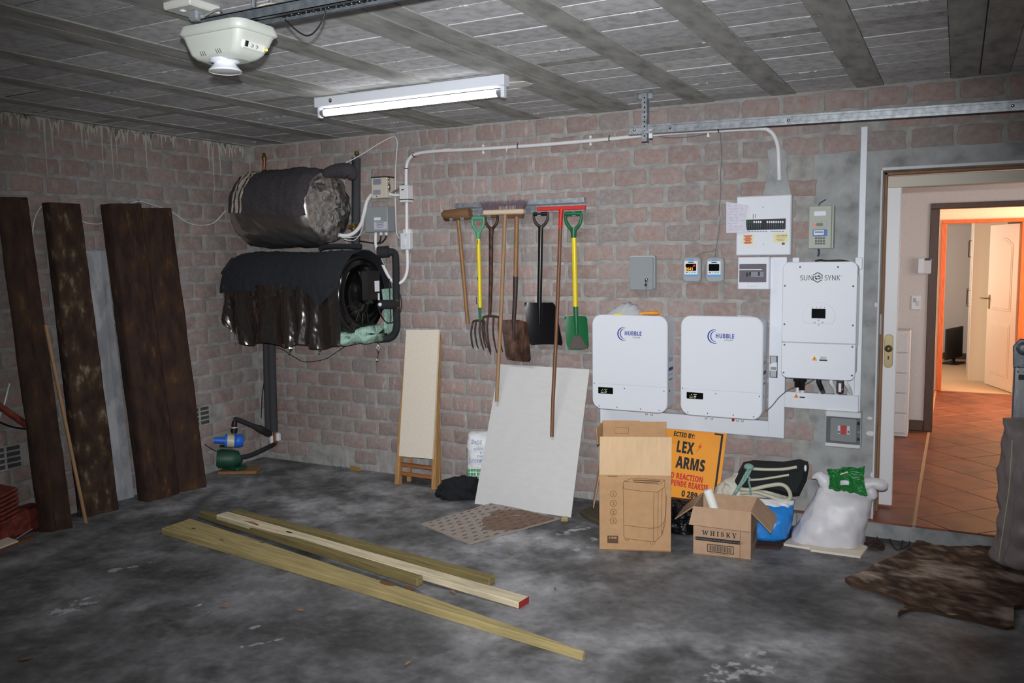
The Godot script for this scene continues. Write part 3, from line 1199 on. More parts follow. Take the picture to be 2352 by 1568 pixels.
func wpoly(pts: Array, z: float) -> PackedVector2Array:
	var out := PackedVector2Array()
	for p in pts:
		var q := W(p[0], p[1], z)
		out.append(Vector2(q.x, q.y))
	return out


func screw(t: Node, px: float, py: float, z: float, r := 0.006, mat: Material = null) -> void:
	var m := mb(t)
	m.lathe(W(px, py, z - 0.004), Vector3.BACK, [[r, 0.0], [r, 0.004], [r * 0.8, 0.0055], [0.0, 0.0055]], 10)
	part(t, "screw", m, mat if mat else M.galv_dark)


# ---------------------------------------------------------------- the house behind the open door
func build_house() -> void:
	var m := at_mb(Vector3(5.0, 0.1, -0.1))
	m.span(Vector3(4.3, -0.12, -2.9), Vector3(5.95, 0.088, 0.02), 0.006)
	solo("trim_1", Vector3(5.0, 0.1, -0.1), m, M.plaster, "grey concrete step up to the tiled passage floor", "step", "", "structure")
	# tiles laid on the slope of a diamond pattern, with a straight border row
	var fl := thing("floor_passage", Vector3(5.1, 0.1, -2.5), "terracotta tiled passage floor laid diagonally beyond the doorway", "floor", "", "structure")
	m = mb(fl)
	m.span(Vector3(3.9, -0.1, -5.166), Vector3(6.6, 0.097, -0.02))
	part(fl, "grout_bed", m, M.grout_line)
	var clip := PackedVector2Array([Vector2(4.95, -5.16), Vector2(6.4, -5.16), Vector2(6.4, 0.03), Vector2(4.95, 0.03)])
	var s := 0.34
	for i in range(-2, 22):
		for j in range(-16, 8):
			var c := Vector2(4.95, 0.0) + Vector2((i + j) * s * 0.7071, (j - i) * s * 0.7071 + 0.1)
			if c.x < 4.6 or c.x > 6.0 or c.y < -5.4 or c.y > 0.3:
				continue
			var g := 0.004
			var h := s * 0.7071 - g
			var tile := PackedVector2Array([c + Vector2(h, 0), c + Vector2(0, h), c + Vector2(-h, 0), c + Vector2(0, -h)])
			for piece in Geometry2D.intersect_polygons(tile, clip):
				floor_tile(fl, piece)
	var k := 0
	for row in 16:
		var z0 := 0.03 - row * 0.335
		for x0 in [4.6, 4.265]:
			floor_tile(fl, PackedVector2Array([Vector2(x0 + 0.004, z0 - 0.331), Vector2(x0 + 0.331, z0 - 0.331), Vector2(x0 + 0.331, z0), Vector2(x0 + 0.004, z0)]))
		k += 1
	# carpet in the room at the end
	m = at_mb(Vector3(5.2, 0.1, -6.6))
	m.span(Vector3(4.0, -0.1, -8.4), Vector3(6.6, 0.104, -5.166))
	solo("floor_bedroom", Vector3(5.2, 0.1, -6.6), m, M.carpet_far, "beige carpeted floor of the room at the end of the passage", "floor", "", "structure")
	# ceilings and walls round the passage
	m = at_mb(Vector3(5.2, 2.5, -4.2))
	m.span(Vector3(3.8, 2.5, -8.5), Vector3(6.8, 2.6, -0.23))
	solo("ceiling_house", Vector3(5.2, 2.5, -4.2), m, M.housewall, "plain white ceiling of the passage", "ceiling", "", "structure")
	m = at_mb(Vector3(3.85, 0, -4.2))
	m.span(Vector3(3.75, -0.1, -8.5), Vector3(3.9, 2.6, -0.23))
	solo("wall_passage_side", Vector3(3.85, 0, -4.2), m, M.housewall, "white passage side wall hidden beyond the sliding door", "wall", "", "structure")
	m = at_mb(Vector3(6.65, 0, -4.2))
	m.span(Vector3(6.45, -0.1, -8.5), Vector3(6.75, 2.6, -0.23))
	solo("wall_passage_far_side", Vector3(6.65, 0, -4.2), m, M.housewall, "white passage wall with the unseen windows", "wall", "", "structure")
	m = at_mb(Vector3(5.2, 0, -8.4))
	m.span(Vector3(3.8, -0.1, -8.5), Vector3(6.8, 2.6, -8.25))
	solo("wall_bedroom_end", Vector3(5.2, 0, -8.4), m, M.wardrobe, "grey white end wall of the far room", "wall", "", "structure")
	m = at_mb(Vector3(4.9, 0.1, -8.2))
	m.span(Vector3(3.9, 0.1, -8.25), Vector3(6.4, 0.19, -8.23))
	solo("baseboard_bedroom", Vector3(4.9, 0.1, -8.2), m, M.frame_dark, "dark skirting board along the end wall of the far room", "baseboard", "", "structure")
	var zi := -2.784
	m = at_mb(Vector3(4.4, 0, zi))
	m.span(Vector3(3.9, 0, zi - 0.12), Vector3(4.9, 2.5, zi))
	m.span(Vector3(4.9, 2.0, zi - 0.12), Vector3(5.8, 2.5, zi))
	m.span(Vector3(5.8, 0, zi - 0.12), Vector3(6.5, 2.5, zi))
	solo("wall_passage_inner", Vector3(4.4, 0, zi), m, M.housewall, "white plastered passage wall round the dark wooden inner doorway", "wall", "", "structure")
	var d1 := thing("door_1", Vector3(5.35, 0.1, zi), "dark stained wooden frame of the inner doorway", "door frame", "", "structure")
	m = mb(d1)
	m.span(Vector3(4.893, 0.1, zi - 0.13), Vector3(4.962, 1.985, zi + 0.018), 0.004)
	part(d1, "jamb", m, M.frame_dark)
	m = mb(d1)
	m.span(Vector3(5.74, 0.1, zi - 0.13), Vector3(5.81, 1.985, zi + 0.018), 0.004)
	part(d1, "jamb", m, M.frame_dark)
	m = mb(d1)
	m.span(Vector3(4.893, 1.985, zi - 0.13), Vector3(5.81, 2.03, zi + 0.018), 0.004)
	part(d1, "head", m, M.frame_dark)
	m = at_mb(Vector3(4.6, 0.1, zi))
	m.span(Vector3(3.9, 0.1, zi), Vector3(4.893, 0.19, zi + 0.016), 0.004)
	solo("baseboard_passage", Vector3(4.6, 0.1, zi), m, M.frame_dark, "dark brown skirting board beside the inner doorway", "baseboard", "", "structure")
	# far doorway with its orange varnished frame
	var zf := -5.166
	m = at_mb(Vector3(5.3, 0, zf))
	m.span(Vector3(3.9, 0, zf - 0.12), Vector3(4.945, 2.5, zf))
	m.span(Vector3(4.945, 1.95, zf - 0.12), Vector3(5.78, 2.5, zf))
	m.span(Vector3(5.78, 1.95, zf - 0.12), Vector3(6.5, 2.5, zf))
	solo("wall_hall_end", Vector3(5.3, 0, zf), m, M.housewall, "sunlit end wall of the hall above the orange doorframe", "wall", "", "structure")
	var d2 := thing("door_2", Vector3(5.3, 0.1, zf), "orange varnished wooden frame of the far doorway", "door frame", "", "structure")
	for a in [[4.94, 0.1, 4.992, 1.925], [5.69, 0.1, 5.75, 1.925], [4.94, 1.925, 5.75, 1.962]]:
		m = mb(d2)
		m.span(Vector3(a[0], a[1], zf - 0.13), Vector3(a[2], a[3], zf + 0.02), 0.004)
		part(d2, "frame_member", m, M.frame_orange)
	# glazed panel beside it, seen as a bright sliver
	var w := thing("window_1", Vector3(6.1, 0.1, zf), "bright glazed panel beside the far doorway", "window", "", "structure")
	m = mb(w)
	m.span(Vector3(5.76, 0.1, zf - 0.06), Vector3(5.79, 1.95, zf), 0.003)
	part(w, "frame_member", m, M.frame_orange)
	m = mb(w)
	m.span(Vector3(5.79, 0.1, zf - 0.05), Vector3(6.45, 1.95, zf - 0.03))
	part(w, "window_pane", m, glow(mk(c8(255, 252, 214), 0.3), c8(255, 252, 205), 1.1))
	for q in [["window_2", -1.6, 1.55, 1.1, 1.2, c8(255, 240, 224)], ["window_3", -4.3, 1.4, 1.0, 1.6, c8(255, 214, 176)], ["window_4", -6.3, 1.5, 0.8, 1.2, c8(255, 240, 224)]]:  # passage and bedroom windows are added to dress their area lights
		var wx: float = 3.925 if q[0] == "window_4" else 6.425
		var n := thing(q[0], Vector3(wx, q[2], q[1]), "unseen glowing window in the passage wall", "window", "unseen windows along the passage wall", "structure")
		m = mb(n)
		m.box(Vector3(wx, q[2], q[1]), Vector3(0.01, q[4], q[3]))
		part(n, "window_pane", m, glow(mk(q[5], 0.3), q[5], 1.0))
		m = mb(n)
		for e in [-1.0, 1.0]:
			m.box(Vector3(wx, q[2] + e * (q[4] / 2 + 0.02), q[1]), Vector3(0.05, 0.04, q[3] + 0.08), 0.004)
			m.box(Vector3(wx, q[2], q[1] + e * (q[3] / 2 + 0.02)), Vector3(0.05, q[4], 0.04), 0.004)
		part(n, "window_frame", m, M.frame_orange)
	# open panelled door of the far room
	var pr := Vector3(5.672, 0.11, -5.21)
	var pl := Vector3(5.423, 0.11, -5.86)
	var door := thing("door_3", pr, "cream panelled door standing open into the far room", "door", "", "structure")
	var fx := Transform3D(Basis.IDENTITY, -door.position) * frame(pl, pr)
	var wid := (pr - pl).length()
	m = MB.new(fx)
	m.span(Vector3(0, 0, -0.036), Vector3(wid, 1.8, 0), 0.003)
	part(door, "leaf", m, M.doorcream)
	for q in [[0.12, 0.86, 1.66, true], [0.12, 0.14, 0.72, false]]:
		for inner in [0.0, 1.0]:
			m = MB.new(fx)
			var ins: float = 0.022 * inner
			var poly := PackedVector2Array([Vector2(q[0] + ins, q[1] + ins), Vector2(wid - q[0] - ins, q[1] + ins)])
			if q[3]:
				for i in 9:
					var u := i / 8.0
					poly.append(Vector2(lerpf(wid - q[0] - ins, q[0] + ins, u), q[2] - ins - 0.08 * (1.0 - sin(PI * u))))
			else:
				poly.append(Vector2(wid - q[0] - ins, q[2] - ins))
				poly.append(Vector2(q[0] + ins, q[2] - ins))
			m.prism(poly, -0.001, 0.006 + 0.004 * inner, 0.004)
			part(door, "panel", m, M.doorcream)
	m = MB.new(fx)
	m.span(Vector3(0.03, 0.86, 0), Vector3(0.07, 1.02, 0.006), 0.002)
	m.tube([Vector3(0.05, 0.98, 0), Vector3(0.05, 0.98, 0.05), Vector3(0.0, 0.98, 0.055), Vector3(-0.05, 0.98, 0.055)], 0.009, 6)
	part(door, "handle", m, M.brass)
	# built-in wardrobe seen end on, and the flat screen on the carpet
	var wd := thing("wardrobe", Vector3(5.33, 0.1, -7.0), "white built-in wardrobe end panel in the far room", "wardrobe")
	m = mb(wd)
	m.span(Vector3(5.262, 0.1, -7.9), Vector3(5.60, 2.4, -6.09), 0.003)
	part(wd, "carcass", m, M.doorcream)
	for z in [-6.7, -7.3]:
		m = mb(wd)
		m.span(Vector3(5.25, 0.15, z - 0.28), Vector3(5.262, 2.35, z + 0.28), 0.002)
		var dd := part(wd, "door", m, M.wardrobe)
		for hy in [0.95, 1.55]:
			m = mb(wd)
			m.tube([Vector3(5.25, hy, z + 0.2), Vector3(5.225, hy, z + 0.2), Vector3(5.225, hy + 0.2, z + 0.2), Vector3(5.25, hy + 0.2, z + 0.2)], 0.005, 6)
			inst("handle", m.mesh(M.steel_dark), dd)
	var tp := Vector3(5.1, 0.104, -7.7)
	var tv := thing("television", tp, "black flat screen standing on the far room carpet", "television")
	m = mb(tv)
	m.xf = m.xf * Transform3D(Basis(Vector3.UP, 1.25), tp)
	m.box(Vector3(0, 0.28, 0), Vector3(0.6, 0.42, 0.03), 0.006)
	part(tv, "screen_housing", m, M.black)
	m = mb(tv)
	m.xf = m.xf * Transform3D(Basis(Vector3.UP, 1.25), tp)
	m.box(Vector3(0, 0.01, 0), Vector3(0.3, 0.02, 0.2), 0.006)
	m.box(Vector3(0, 0.05, 0), Vector3(0.06, 0.08, 0.03), 0.004)
	part(tv, "stand", m, M.black)
	# white column of drawers standing in the passage
	var dp := Vector3(4.74, 0.1, -2.4)
	var dr := thing("drawer_tower", dp, "narrow white plastic drawer tower standing against the passage wall", "drawers")
	m = mb(dr)
	m.span(Vector3(4.40, 0.103, -2.72), Vector3(4.785, 0.985, -2.44), 0.006)
	part(dr, "carcass", m, M.white_matt)
	for i in 5:
		m = mb(dr)
		m.span(Vector3(4.415, 0.135 + i * 0.168, -2.44), Vector3(4.772, 0.293 + i * 0.168, -2.425), 0.006)
		var dw := part(dr, "drawer", m, M.white_matt)
		m = mb(dr)
		m.span(Vector3(4.56, 0.25 + i * 0.168, -2.426), Vector3(4.64, 0.265 + i * 0.168, -2.415), 0.003)
		inst("handle", m.mesh(M.lightgrey), dw)
	# intercom and switch on the passage wall
	var ic := thing("intercom", W(2122, 612, zi), "white intercom handset on the passage wall", "intercom")
	wround(ic, "base", 2107, 593, 2139, 629, zi, zi + 0.03, 0.012, M.white_matt, 0.006)
	wround(ic, "handset", 2107, 592, 2122, 629, zi + 0.03, zi + 0.055, 0.012, M.white, 0.008)
	wbox(ic, "speaker_slot", 2124, 593, 2138, 598, zi + 0.03, zi + 0.033, M.ink_soft)
	var sw := thing("light_switch", W(2104, 695, zi), "white double light switch below the intercom", "switch")
	wround(sw, "plate", 2093, 679, 2115, 711, zi, zi + 0.01, 0.004, M.white)
	wbox(sw, "rocker", 2098, 684, 2104, 694, zi + 0.01, zi + 0.015, M.lightgrey)
	wbox(sw, "rocker", 2105, 690, 2112, 702, zi + 0.01, zi + 0.015, M.white_matt)
	# sliding door of the garage, pushed back behind the wall, with its lock
	var sd := thing("door_4", Vector3(4.76, 0.1, -0.27), "white sliding door edge with brass lock plate, pushed open", "door", "", "structure")
	m = mb(sd)
	m.span(Vector3(3.98, 0.115, -0.31), Vector3(4.806, 2.065, -0.27), 0.004)
	part(sd, "leaf", m, M.doorwhite)
	var lp := W(2041, 806, -0.27)
	m = mb(sd)
	m.prism(rrect(lp.x - 0.024, lp.y - 0.1, lp.x + 0.024, lp.y + 0.1, 0.022), -0.27, -0.266, 0.002)
	var pt := part(sd, "lock_plate", m, M.brass)
	m = mb(sd)
	m.lathe(Vector3(lp.x, lp.y + 0.015, -0.267), Vector3.BACK, [[0.022, 0.0], [0.021, 0.01], [0.014, 0.014], [0.012, 0.02], [0.0, 0.02]], 16)
	inst("knob", m.mesh(M.brass), pt)
	m = mb(sd)
	m.span(Vector3(lp.x - 0.004, lp.y - 0.05, -0.2665), Vector3(lp.x + 0.004, lp.y - 0.03, -0.2655))
	inst("keyhole", m.mesh(M.black), pt)
	var tk := at_mb(Vector3(4.8, 2.0, -0.29))
	tk.span(Vector3(3.95, 2.01, -0.36), Vector3(6.2, 2.075, -0.25), 0.003)
	solo("trim_2", Vector3(4.8, 2.0, -0.29), tk, M.beige, "beige timber pelmet over the sliding door track", "pelmet", "", "structure")
	var fr := thing("trim_3", Vector3(4.75, 0.1, -0.21), "thin brown wooden lining of the doorway reveal", "door lining", "", "structure")
	m = mb(fr)
	m.span(Vector3(DOOR_L, 0.1, -0.23), Vector3(DOOR_L + 0.014, DOOR_T, -0.17), 0.002)
	part(fr, "jamb", m, M.frame_brown)
	m = mb(fr)
	m.span(Vector3(DOOR_L, DOOR_T - 0.014, -0.23), Vector3(DOOR_R, DOOR_T, -0.17), 0.002)
	part(fr, "head", m, M.frame_brown)
	m = mb(fr)
	var lk := W(2025, 745, -0.1)
	m.span(Vector3(DOOR_L, lk.y - 0.06, -0.14), Vector3(DOOR_L + 0.008, lk.y + 0.06, -0.1), 0.002)
	part(fr, "strike_plate", m, M.lightgrey)


func floor_tile(fl: Node3D, poly: PackedVector2Array) -> void:
	if poly.size() < 3:
		return
	var area := 0.0
	for i in poly.size():
		area += poly[i].cross(poly[(i + 1) % poly.size()])
	if absf(area) < 0.004:
		return
	var m := mb(fl)
	var flat := PackedVector2Array()
	for p in poly:
		flat.append(Vector2(p.x, -p.y))
	m.xf = m.xf * Transform3D(Basis(Vector3.RIGHT, Vector3(0, 0, -1), Vector3.UP), Vector3.ZERO)
	m.prism(flat, 0.09, 0.1 + rng.randf_range(-0.0006, 0.0006), 0.0015)
	part(fl, "tile", m, M.tile[rng.randi() % 5])


func build_things() -> void:
	build_lamp()
	build_opener()
	build_track()
	build_sleepers()
	build_geysers()
	build_trunking()
	build_batteries()
	build_inverter()
	build_boards()
	build_conduit()
	build_tools()
	build_wall_leaners()
	build_boxes()
	build_sacks()
	build_timber()
	build_hide()
	build_pump()
	build_corner_clutter()
	build_litter()


# ---------------------------------------------------------------- under the ceiling
func build_lamp() -> void:
	var a := Vector3(1.85, TOP, 1.335)
	var b := Vector3(3.07, TOP, 1.335)
	var t := thing("fluorescent_lamp", (a + b) / 2, "lit white fluorescent batten lamp on the concrete ceiling", "lamp")
	var m := mb(t)
	m.span(Vector3(a.x, TOP - 0.058, a.z - 0.03), Vector3(b.x, TOP - 0.003, a.z + 0.03), 0.003)
	part(t, "tray", m, M.white)
	for x in [a.x + 0.02, b.x - 0.02]:
		m = mb(t)
		m.box(Vector3(x, TOP - 0.085, a.z), Vector3(0.022, 0.06, 0.034), 0.005)
		part(t, "lamp_holder", m, M.white)
	m = mb(t)
	m.tube([Vector3(a.x + 0.05, TOP - 0.088, a.z), Vector3(b.x - 0.05, TOP - 0.088, a.z)], 0.019, 16)
	part(t, "tube", m, M.tube)
	for x in [a.x + 0.04, b.x - 0.04]:
		m = mb(t)
		m.tube([Vector3(x - 0.012, TOP - 0.088, a.z), Vector3(x + 0.012, TOP - 0.088, a.z)], 0.0195, 12)
		part(t, "tube_cap", m, M.galv)
	m = mb(t)
	m.lathe(Vector3(a.x + 0.12, TOP - 0.03, a.z + 0.03), Vector3.BACK, [[0.012, 0.0], [0.012, 0.004], [0.0, 0.006]], 10)
	part(t, "screw_cap", m, M.chrome)
	area_light("fluorescent_tube_light", Vector3(2.46, TOP - 0.11, 1.335), Vector3.DOWN, Vector2(1.1, 0.03), 1.2, c8(250, 252, 255))


func loft(m: MB, secs: Array, rad := 0.04, seg := 5) -> void:   # sections of [y, x0, z0, x1, z1, corner radius]
	var rings := []
	for s in secs:
		var ring := []
		for p in rrect(s[1], -s[4], s[3], -s[2], s[5] if s.size() > 5 else rad, seg):
			ring.append(Vector3(p.x, s[0], -p.y))
		rings.append(ring)
	var n: int = rings[0].size()
	m.smooth(1)
	for i in rings.size() - 1:
		for k in n:
			var k2 := (k + 1) % n
			var c: Vector3 = (rings[i][0] + rings[i][n / 2]) * 0.5
			m.quad_o(rings[i][k], rings[i][k2], rings[i + 1][k2], rings[i + 1][k], c)
	m.flat()
	for e in [0, rings.size() - 1]:
		var c := Vector3.ZERO
		for p in rings[e]:
			c += p / n
		for k in n:
			m.tri_o(c, rings[e][k], rings[e][(k + 1) % n], c + Vector3(0, 1.0 if e == rings.size() - 1 else -1.0, 0) * (1.0 if rings[0][0].y > rings[-1][0].y else -1.0))


func build_opener() -> void:
	var o := Vector3(2.99, 2.40, 3.07)
	var t := thing("garage_door_opener", o, "off-white plastic garage door motor with cone lamp, hung under the ceiling", "door opener")
	var m := mb(t)
	loft(m, [[2.41, 2.845, 2.975, 3.122, 3.158, 0.04], [2.385, 2.838, 2.968, 3.128, 3.165, 0.04], [2.378, 2.845, 2.975, 3.12, 3.158, 0.04]])
	part(t, "rim", m, M.opener)
	m = mb(t)
	loft(m, [[2.38, 2.85, 2.98, 3.116, 3.152, 0.03], [2.35, 2.862, 2.992, 3.104, 3.147, 0.026], [2.32, 2.874, 3.005, 3.086, 3.14, 0.024], [2.307, 2.885, 3.016, 3.072, 3.13, 0.03], [2.30, 2.905, 3.032, 3.055, 3.11, 0.03]])
	var body := part(t, "body", m, M.opener)
	m = mb(t)
	for g in [2.93, 3.0]:
		for k in 3:
			var p0 := Vector3(g + k * 0.009, 2.327, 3.1425)
			m.tube([p0, p0 + Vector3(0.004, -0.014, -0.004)], 0.0012, 4)
	inst("vent_slots", m.mesh(M.ink_soft), body).set_meta("kind", "stuff")
	# the end with the buttons
	m = mb(t)
	m.xf = m.xf * Transform3D(Basis(Vector3.BACK, -0.3), Vector3(3.098, 2.338, 3.075))
	m.box(Vector3(0, 0, 0.0), Vector3(0.012, 0.03, 0.1), 0.005)
	var pn := part(t, "button_panel", m, M.offwhite)
	m = mb(t)
	m.xf = m.xf * Transform3D(Basis(Vector3.BACK, -0.3), Vector3(3.098, 2.338, 3.075))
	m.box(Vector3(0.006, 0.002, 0.035), Vector3(0.004, 0.018, 0.014), 0.001)
	inst("dip_switch", m.mesh(M.black), pn)
	for k in 2:
		m = mb(t)
		m.xf = m.xf * Transform3D(Basis(Vector3.BACK, -0.3), Vector3(3.098, 2.338, 3.075))
		m.lathe(Vector3(0.005, 0.0, 0.012 - k * 0.02), Vector3.RIGHT, [[0.007, 0], [0.006, 0.004], [0.0, 0.005]], 8)
		inst("button", m.mesh(M.lightgrey), pn)
	m = mb(t)
	m.ball(Vector3(3.108, 2.334, 3.025), Vector3(0.004, 0.004, 0.004), 8, 6)
	part(t, "indicator_led", m, M.led_yellow)
	# lamp cone
	m = mb(t)
	m.lathe(Vector3(2.98, 2.302, 3.085), Vector3.DOWN, [[0.05, -0.004], [0.046, 0.006], [0.034, 0.008], [0.036, 0.012], [0.05, 0.028], [0.053, 0.03], [0.053, 0.035]], 28)
	var cone := part(t, "lamp_cone", m, M.white)
	m = mb(t)
	m.lathe(Vector3(2.98, 2.302, 3.085), Vector3.DOWN, [[0.051, 0.034], [0.03, 0.037], [0.0, 0.038]], 28)
	inst("lens", m.mesh(relief(mk(c8(220, 222, 218), 0.15), M.fine_h, 0.1)), cone)
	t.position.x -= 0.038
	# drive rail with its toothed belt
	var r := thing("opener_rail", Vector3(4.2, 2.43, 3.04), "galvanised steel rail of the garage door motor with black toothed belt", "rail")
	var x0 := 2.84
	var x1 := 6.9
	m = mb(r)
	m.span(Vector3(x0, 2.448, 3.005), Vector3(x1, 2.451, 3.085))
	m.span(Vector3(x0, 2.418, 3.082), Vector3(x1, 2.451, 3.085))
	m.span(Vector3(x0, 2.418, 3.005), Vector3(x1, 2.451, 3.008))
	m.span(Vector3(x0, 2.418, 3.070), Vector3(x1, 2.421, 3.085))
	m.span(Vector3(x0, 2.418, 3.005), Vector3(x1, 2.421, 3.020))
	m.span(Vector3(x0, 2.451, 3.025), Vector3(x1, 2.462, 3.065), 0.003)
	part(r, "channel", m, M.galv_dark)
	m = mb(r)
	for k in 90:
		m.box(Vector3(3.16 + k * 0.02, 2.4265, 3.045), Vector3(0.009, 0.004, 0.03))
	m.span(Vector3(3.1, 2.429, 3.03), Vector3(x1, 2.433, 3.06))
	part(r, "belt", m, M.black)
	m = mb(r)
	for k in 40:
		m.lathe(Vector3(3.2 + k * 0.03, 2.4245, 3.045), Vector3.DOWN, [[0.003, 0.0], [0.003, 0.002], [0.0, 0.0025]], 6)
	part(r, "belt_pins", m, M.chrome)
	m = mb(r)
	m.span(Vector3(2.83, 2.405, 3.01), Vector3(2.9, 2.45, 3.08), 0.006)
	part(r, "end_bracket", m, M.steel_dark)
	# straps up to the ceiling
	for q in [[3.02, 2.925], [3.12, 3.1]]:
		m = mb(r)
		m.xf = m.xf * Transform3D(Basis.IDENTITY, Vector3(q[0], 0, q[1]))
		m.tube([Vector3(0, 2.44, 0.03), Vector3(-0.01, TOP, 0.0)], 0.008, 4)
		m.box(Vector3(-0.01, TOP - 0.002, 0.0), Vector3(0.05, 0.004, 0.04))
		part(r, "hanger_strap", m, M.galv)
	# dangling black wire of the motor
	var w := [W(655, 45, 3.05), W(672, 62, 3.05), W(690, 76, 3.05), W(706, 82, 3.05), W(722, 74, 3.05), W(738, 52, 3.05), W(746, 30, 3.05), W(749, 12, 3.05)]
	m = at_mb(w[2])
	m.tube(curve(w, 6), 0.0025, 6)
	solo("drooping_wire", w[2], m, M.black, "thin black wire drooping in a loop below the motor rail", "wire")
	# ceiling socket with plug and cord
	var s0 := Vector3(2.66, TOP - 0.001, 2.985)
	var s := thing("ceiling_socket", s0, "white plug socket on the ceiling beside the garage door motor", "socket")
	m = mb(s)
	m.span(Vector3(2.60, TOP - 0.03, 2.89), Vector3(2.735, TOP - 0.001, 3.03), 0.005)
	part(s, "plate", m, M.offwhite)
	m = mb(s)
	m.lathe(Vector3(2.655, TOP - 0.03, 2.99), Vector3.DOWN, [[0.012, 0], [0.011, 0.004], [0.0, 0.006]], 14)
	part(s, "switch_button", m, M.white)
	var pg := thing("plug", Vector3(2.70, TOP - 0.05, 2.975), "grey plug pushed into the ceiling socket", "plug")
	m = mb(pg)
	m.box(Vector3(2.70, TOP - 0.05, 2.975), Vector3(0.045, 0.04, 0.035), 0.008)
	m.box(Vector3(2.725, TOP - 0.058, 2.975), Vector3(0.03, 0.02, 0.02), 0.006)
	part(pg, "body", m, M.greybox)
	m = mb(pg)
	m.tube(curve([Vector3(2.735, TOP - 0.058, 2.975), Vector3(2.80, TOP - 0.04, 2.96), Vector3(2.86, TOP - 0.09, 2.98), Vector3(2.9, 2.42, 3.0)], 6), 0.004, 6)
	part(pg, "cord", m, M.greybox)
	var g := curve([Vector3(2.95, 2.44, 3.0), Vector3(2.98, 2.5, 2.96), Vector3(3.06, 2.5, 2.96), Vector3(3.12, 2.47, 3.0)], 6)
	m = at_mb(g[3])
	m.tube(g, 0.004, 6)
	solo("coiled_cable", g[3], m, M.beige, "grey cable looped over the motor rail", "cable")


func build_track() -> void:
	var a := Vector3(3.414, 2.359, 0.485)
	var b := Vector3(7.15, 2.285, 0.485)
	var t := thing("garage_door_track", a, "long galvanised steel garage door track in front of the brick wall", "rail")
	var fx := Transform3D(Basis.IDENTITY, -a) * frame(a, b)
	var l := (b - a).length()
	var m := MB.new(fx)
	m.span(Vector3(0, -0.021, -0.002), Vector3(l, 0.012, 0), 0.0)
	m.span(Vector3(0, 0.010, -0.03), Vector3(l, 0.013, 0.004), 0.001)
	m.span(Vector3(0, 0.010, 0.002), Vector3(l, 0.022, 0.005), 0.001)
	m.span(Vector3(0, -0.024, -0.03), Vector3(l, -0.021, 0.012), 0.001)
	m.span(Vector3(0, -0.03, 0.010), Vector3(l, -0.014, 0.013), 0.001)
	part(t, "channel", m, M.galv)
	for x in [0.03, 0.24, 0.88, 1.9]:
		m = MB.new(fx)
		m.lathe(Vector3(x, -0.004, 0), Vector3.BACK, [[0.008, 0], [0.007, 0.004], [0.0, 0.006]], 10)
		part(t, "bolt", m, M.chrome)
	# perforated hanger up to the ceiling
	var hx := W(1480, 260, 0.495).x
	var hp := Vector3(hx, TOP, 0.495)
	var h := thing("track_hanger", hp, "perforated galvanised angle hanging the door track from the ceiling", "bracket")
	m = mb(h)
	m.span(Vector3(hx - 0.017, 2.285, 0.49), Vector3(hx + 0.017, TOP - 0.002, 0.493))
	m.span(Vector3(hx + 0.014, 2.285, 0.458), Vector3(hx + 0.017, TOP - 0.002, 0.493))
	part(h, "angle_strap", m, M.galv)
	m = mb(h)
	for k in 9:
		m.lathe(Vector3(hx, TOP - 0.03 - k * 0.0265, 0.493), Vector3.BACK, [[0.0055, 0.0], [0.0, 0.0006]], 8)
	part(h, "punched_holes", m, M.black)
	m = mb(h)
	m.span(Vector3(hx - 0.045, TOP - 0.032, 0.46), Vector3(hx + 0.04, TOP - 0.001, 0.463))
	m.span(Vector3(hx - 0.045, TOP - 0.004, 0.46), Vector3(hx + 0.04, TOP - 0.001, 0.53))
	m.span(Vector3(hx - 0.045, TOP - 0.032, 0.46), Vector3(hx - 0.042, TOP - 0.001, 0.51))
	part(h, "foot", m, M.galv)
	m = mb(h)
	m.box(Vector3(hx + 0.035, 2.325, 0.485), Vector3(0.022, 0.05, 0.02), 0.004)
	part(h, "end_stop", m, M.pvc)


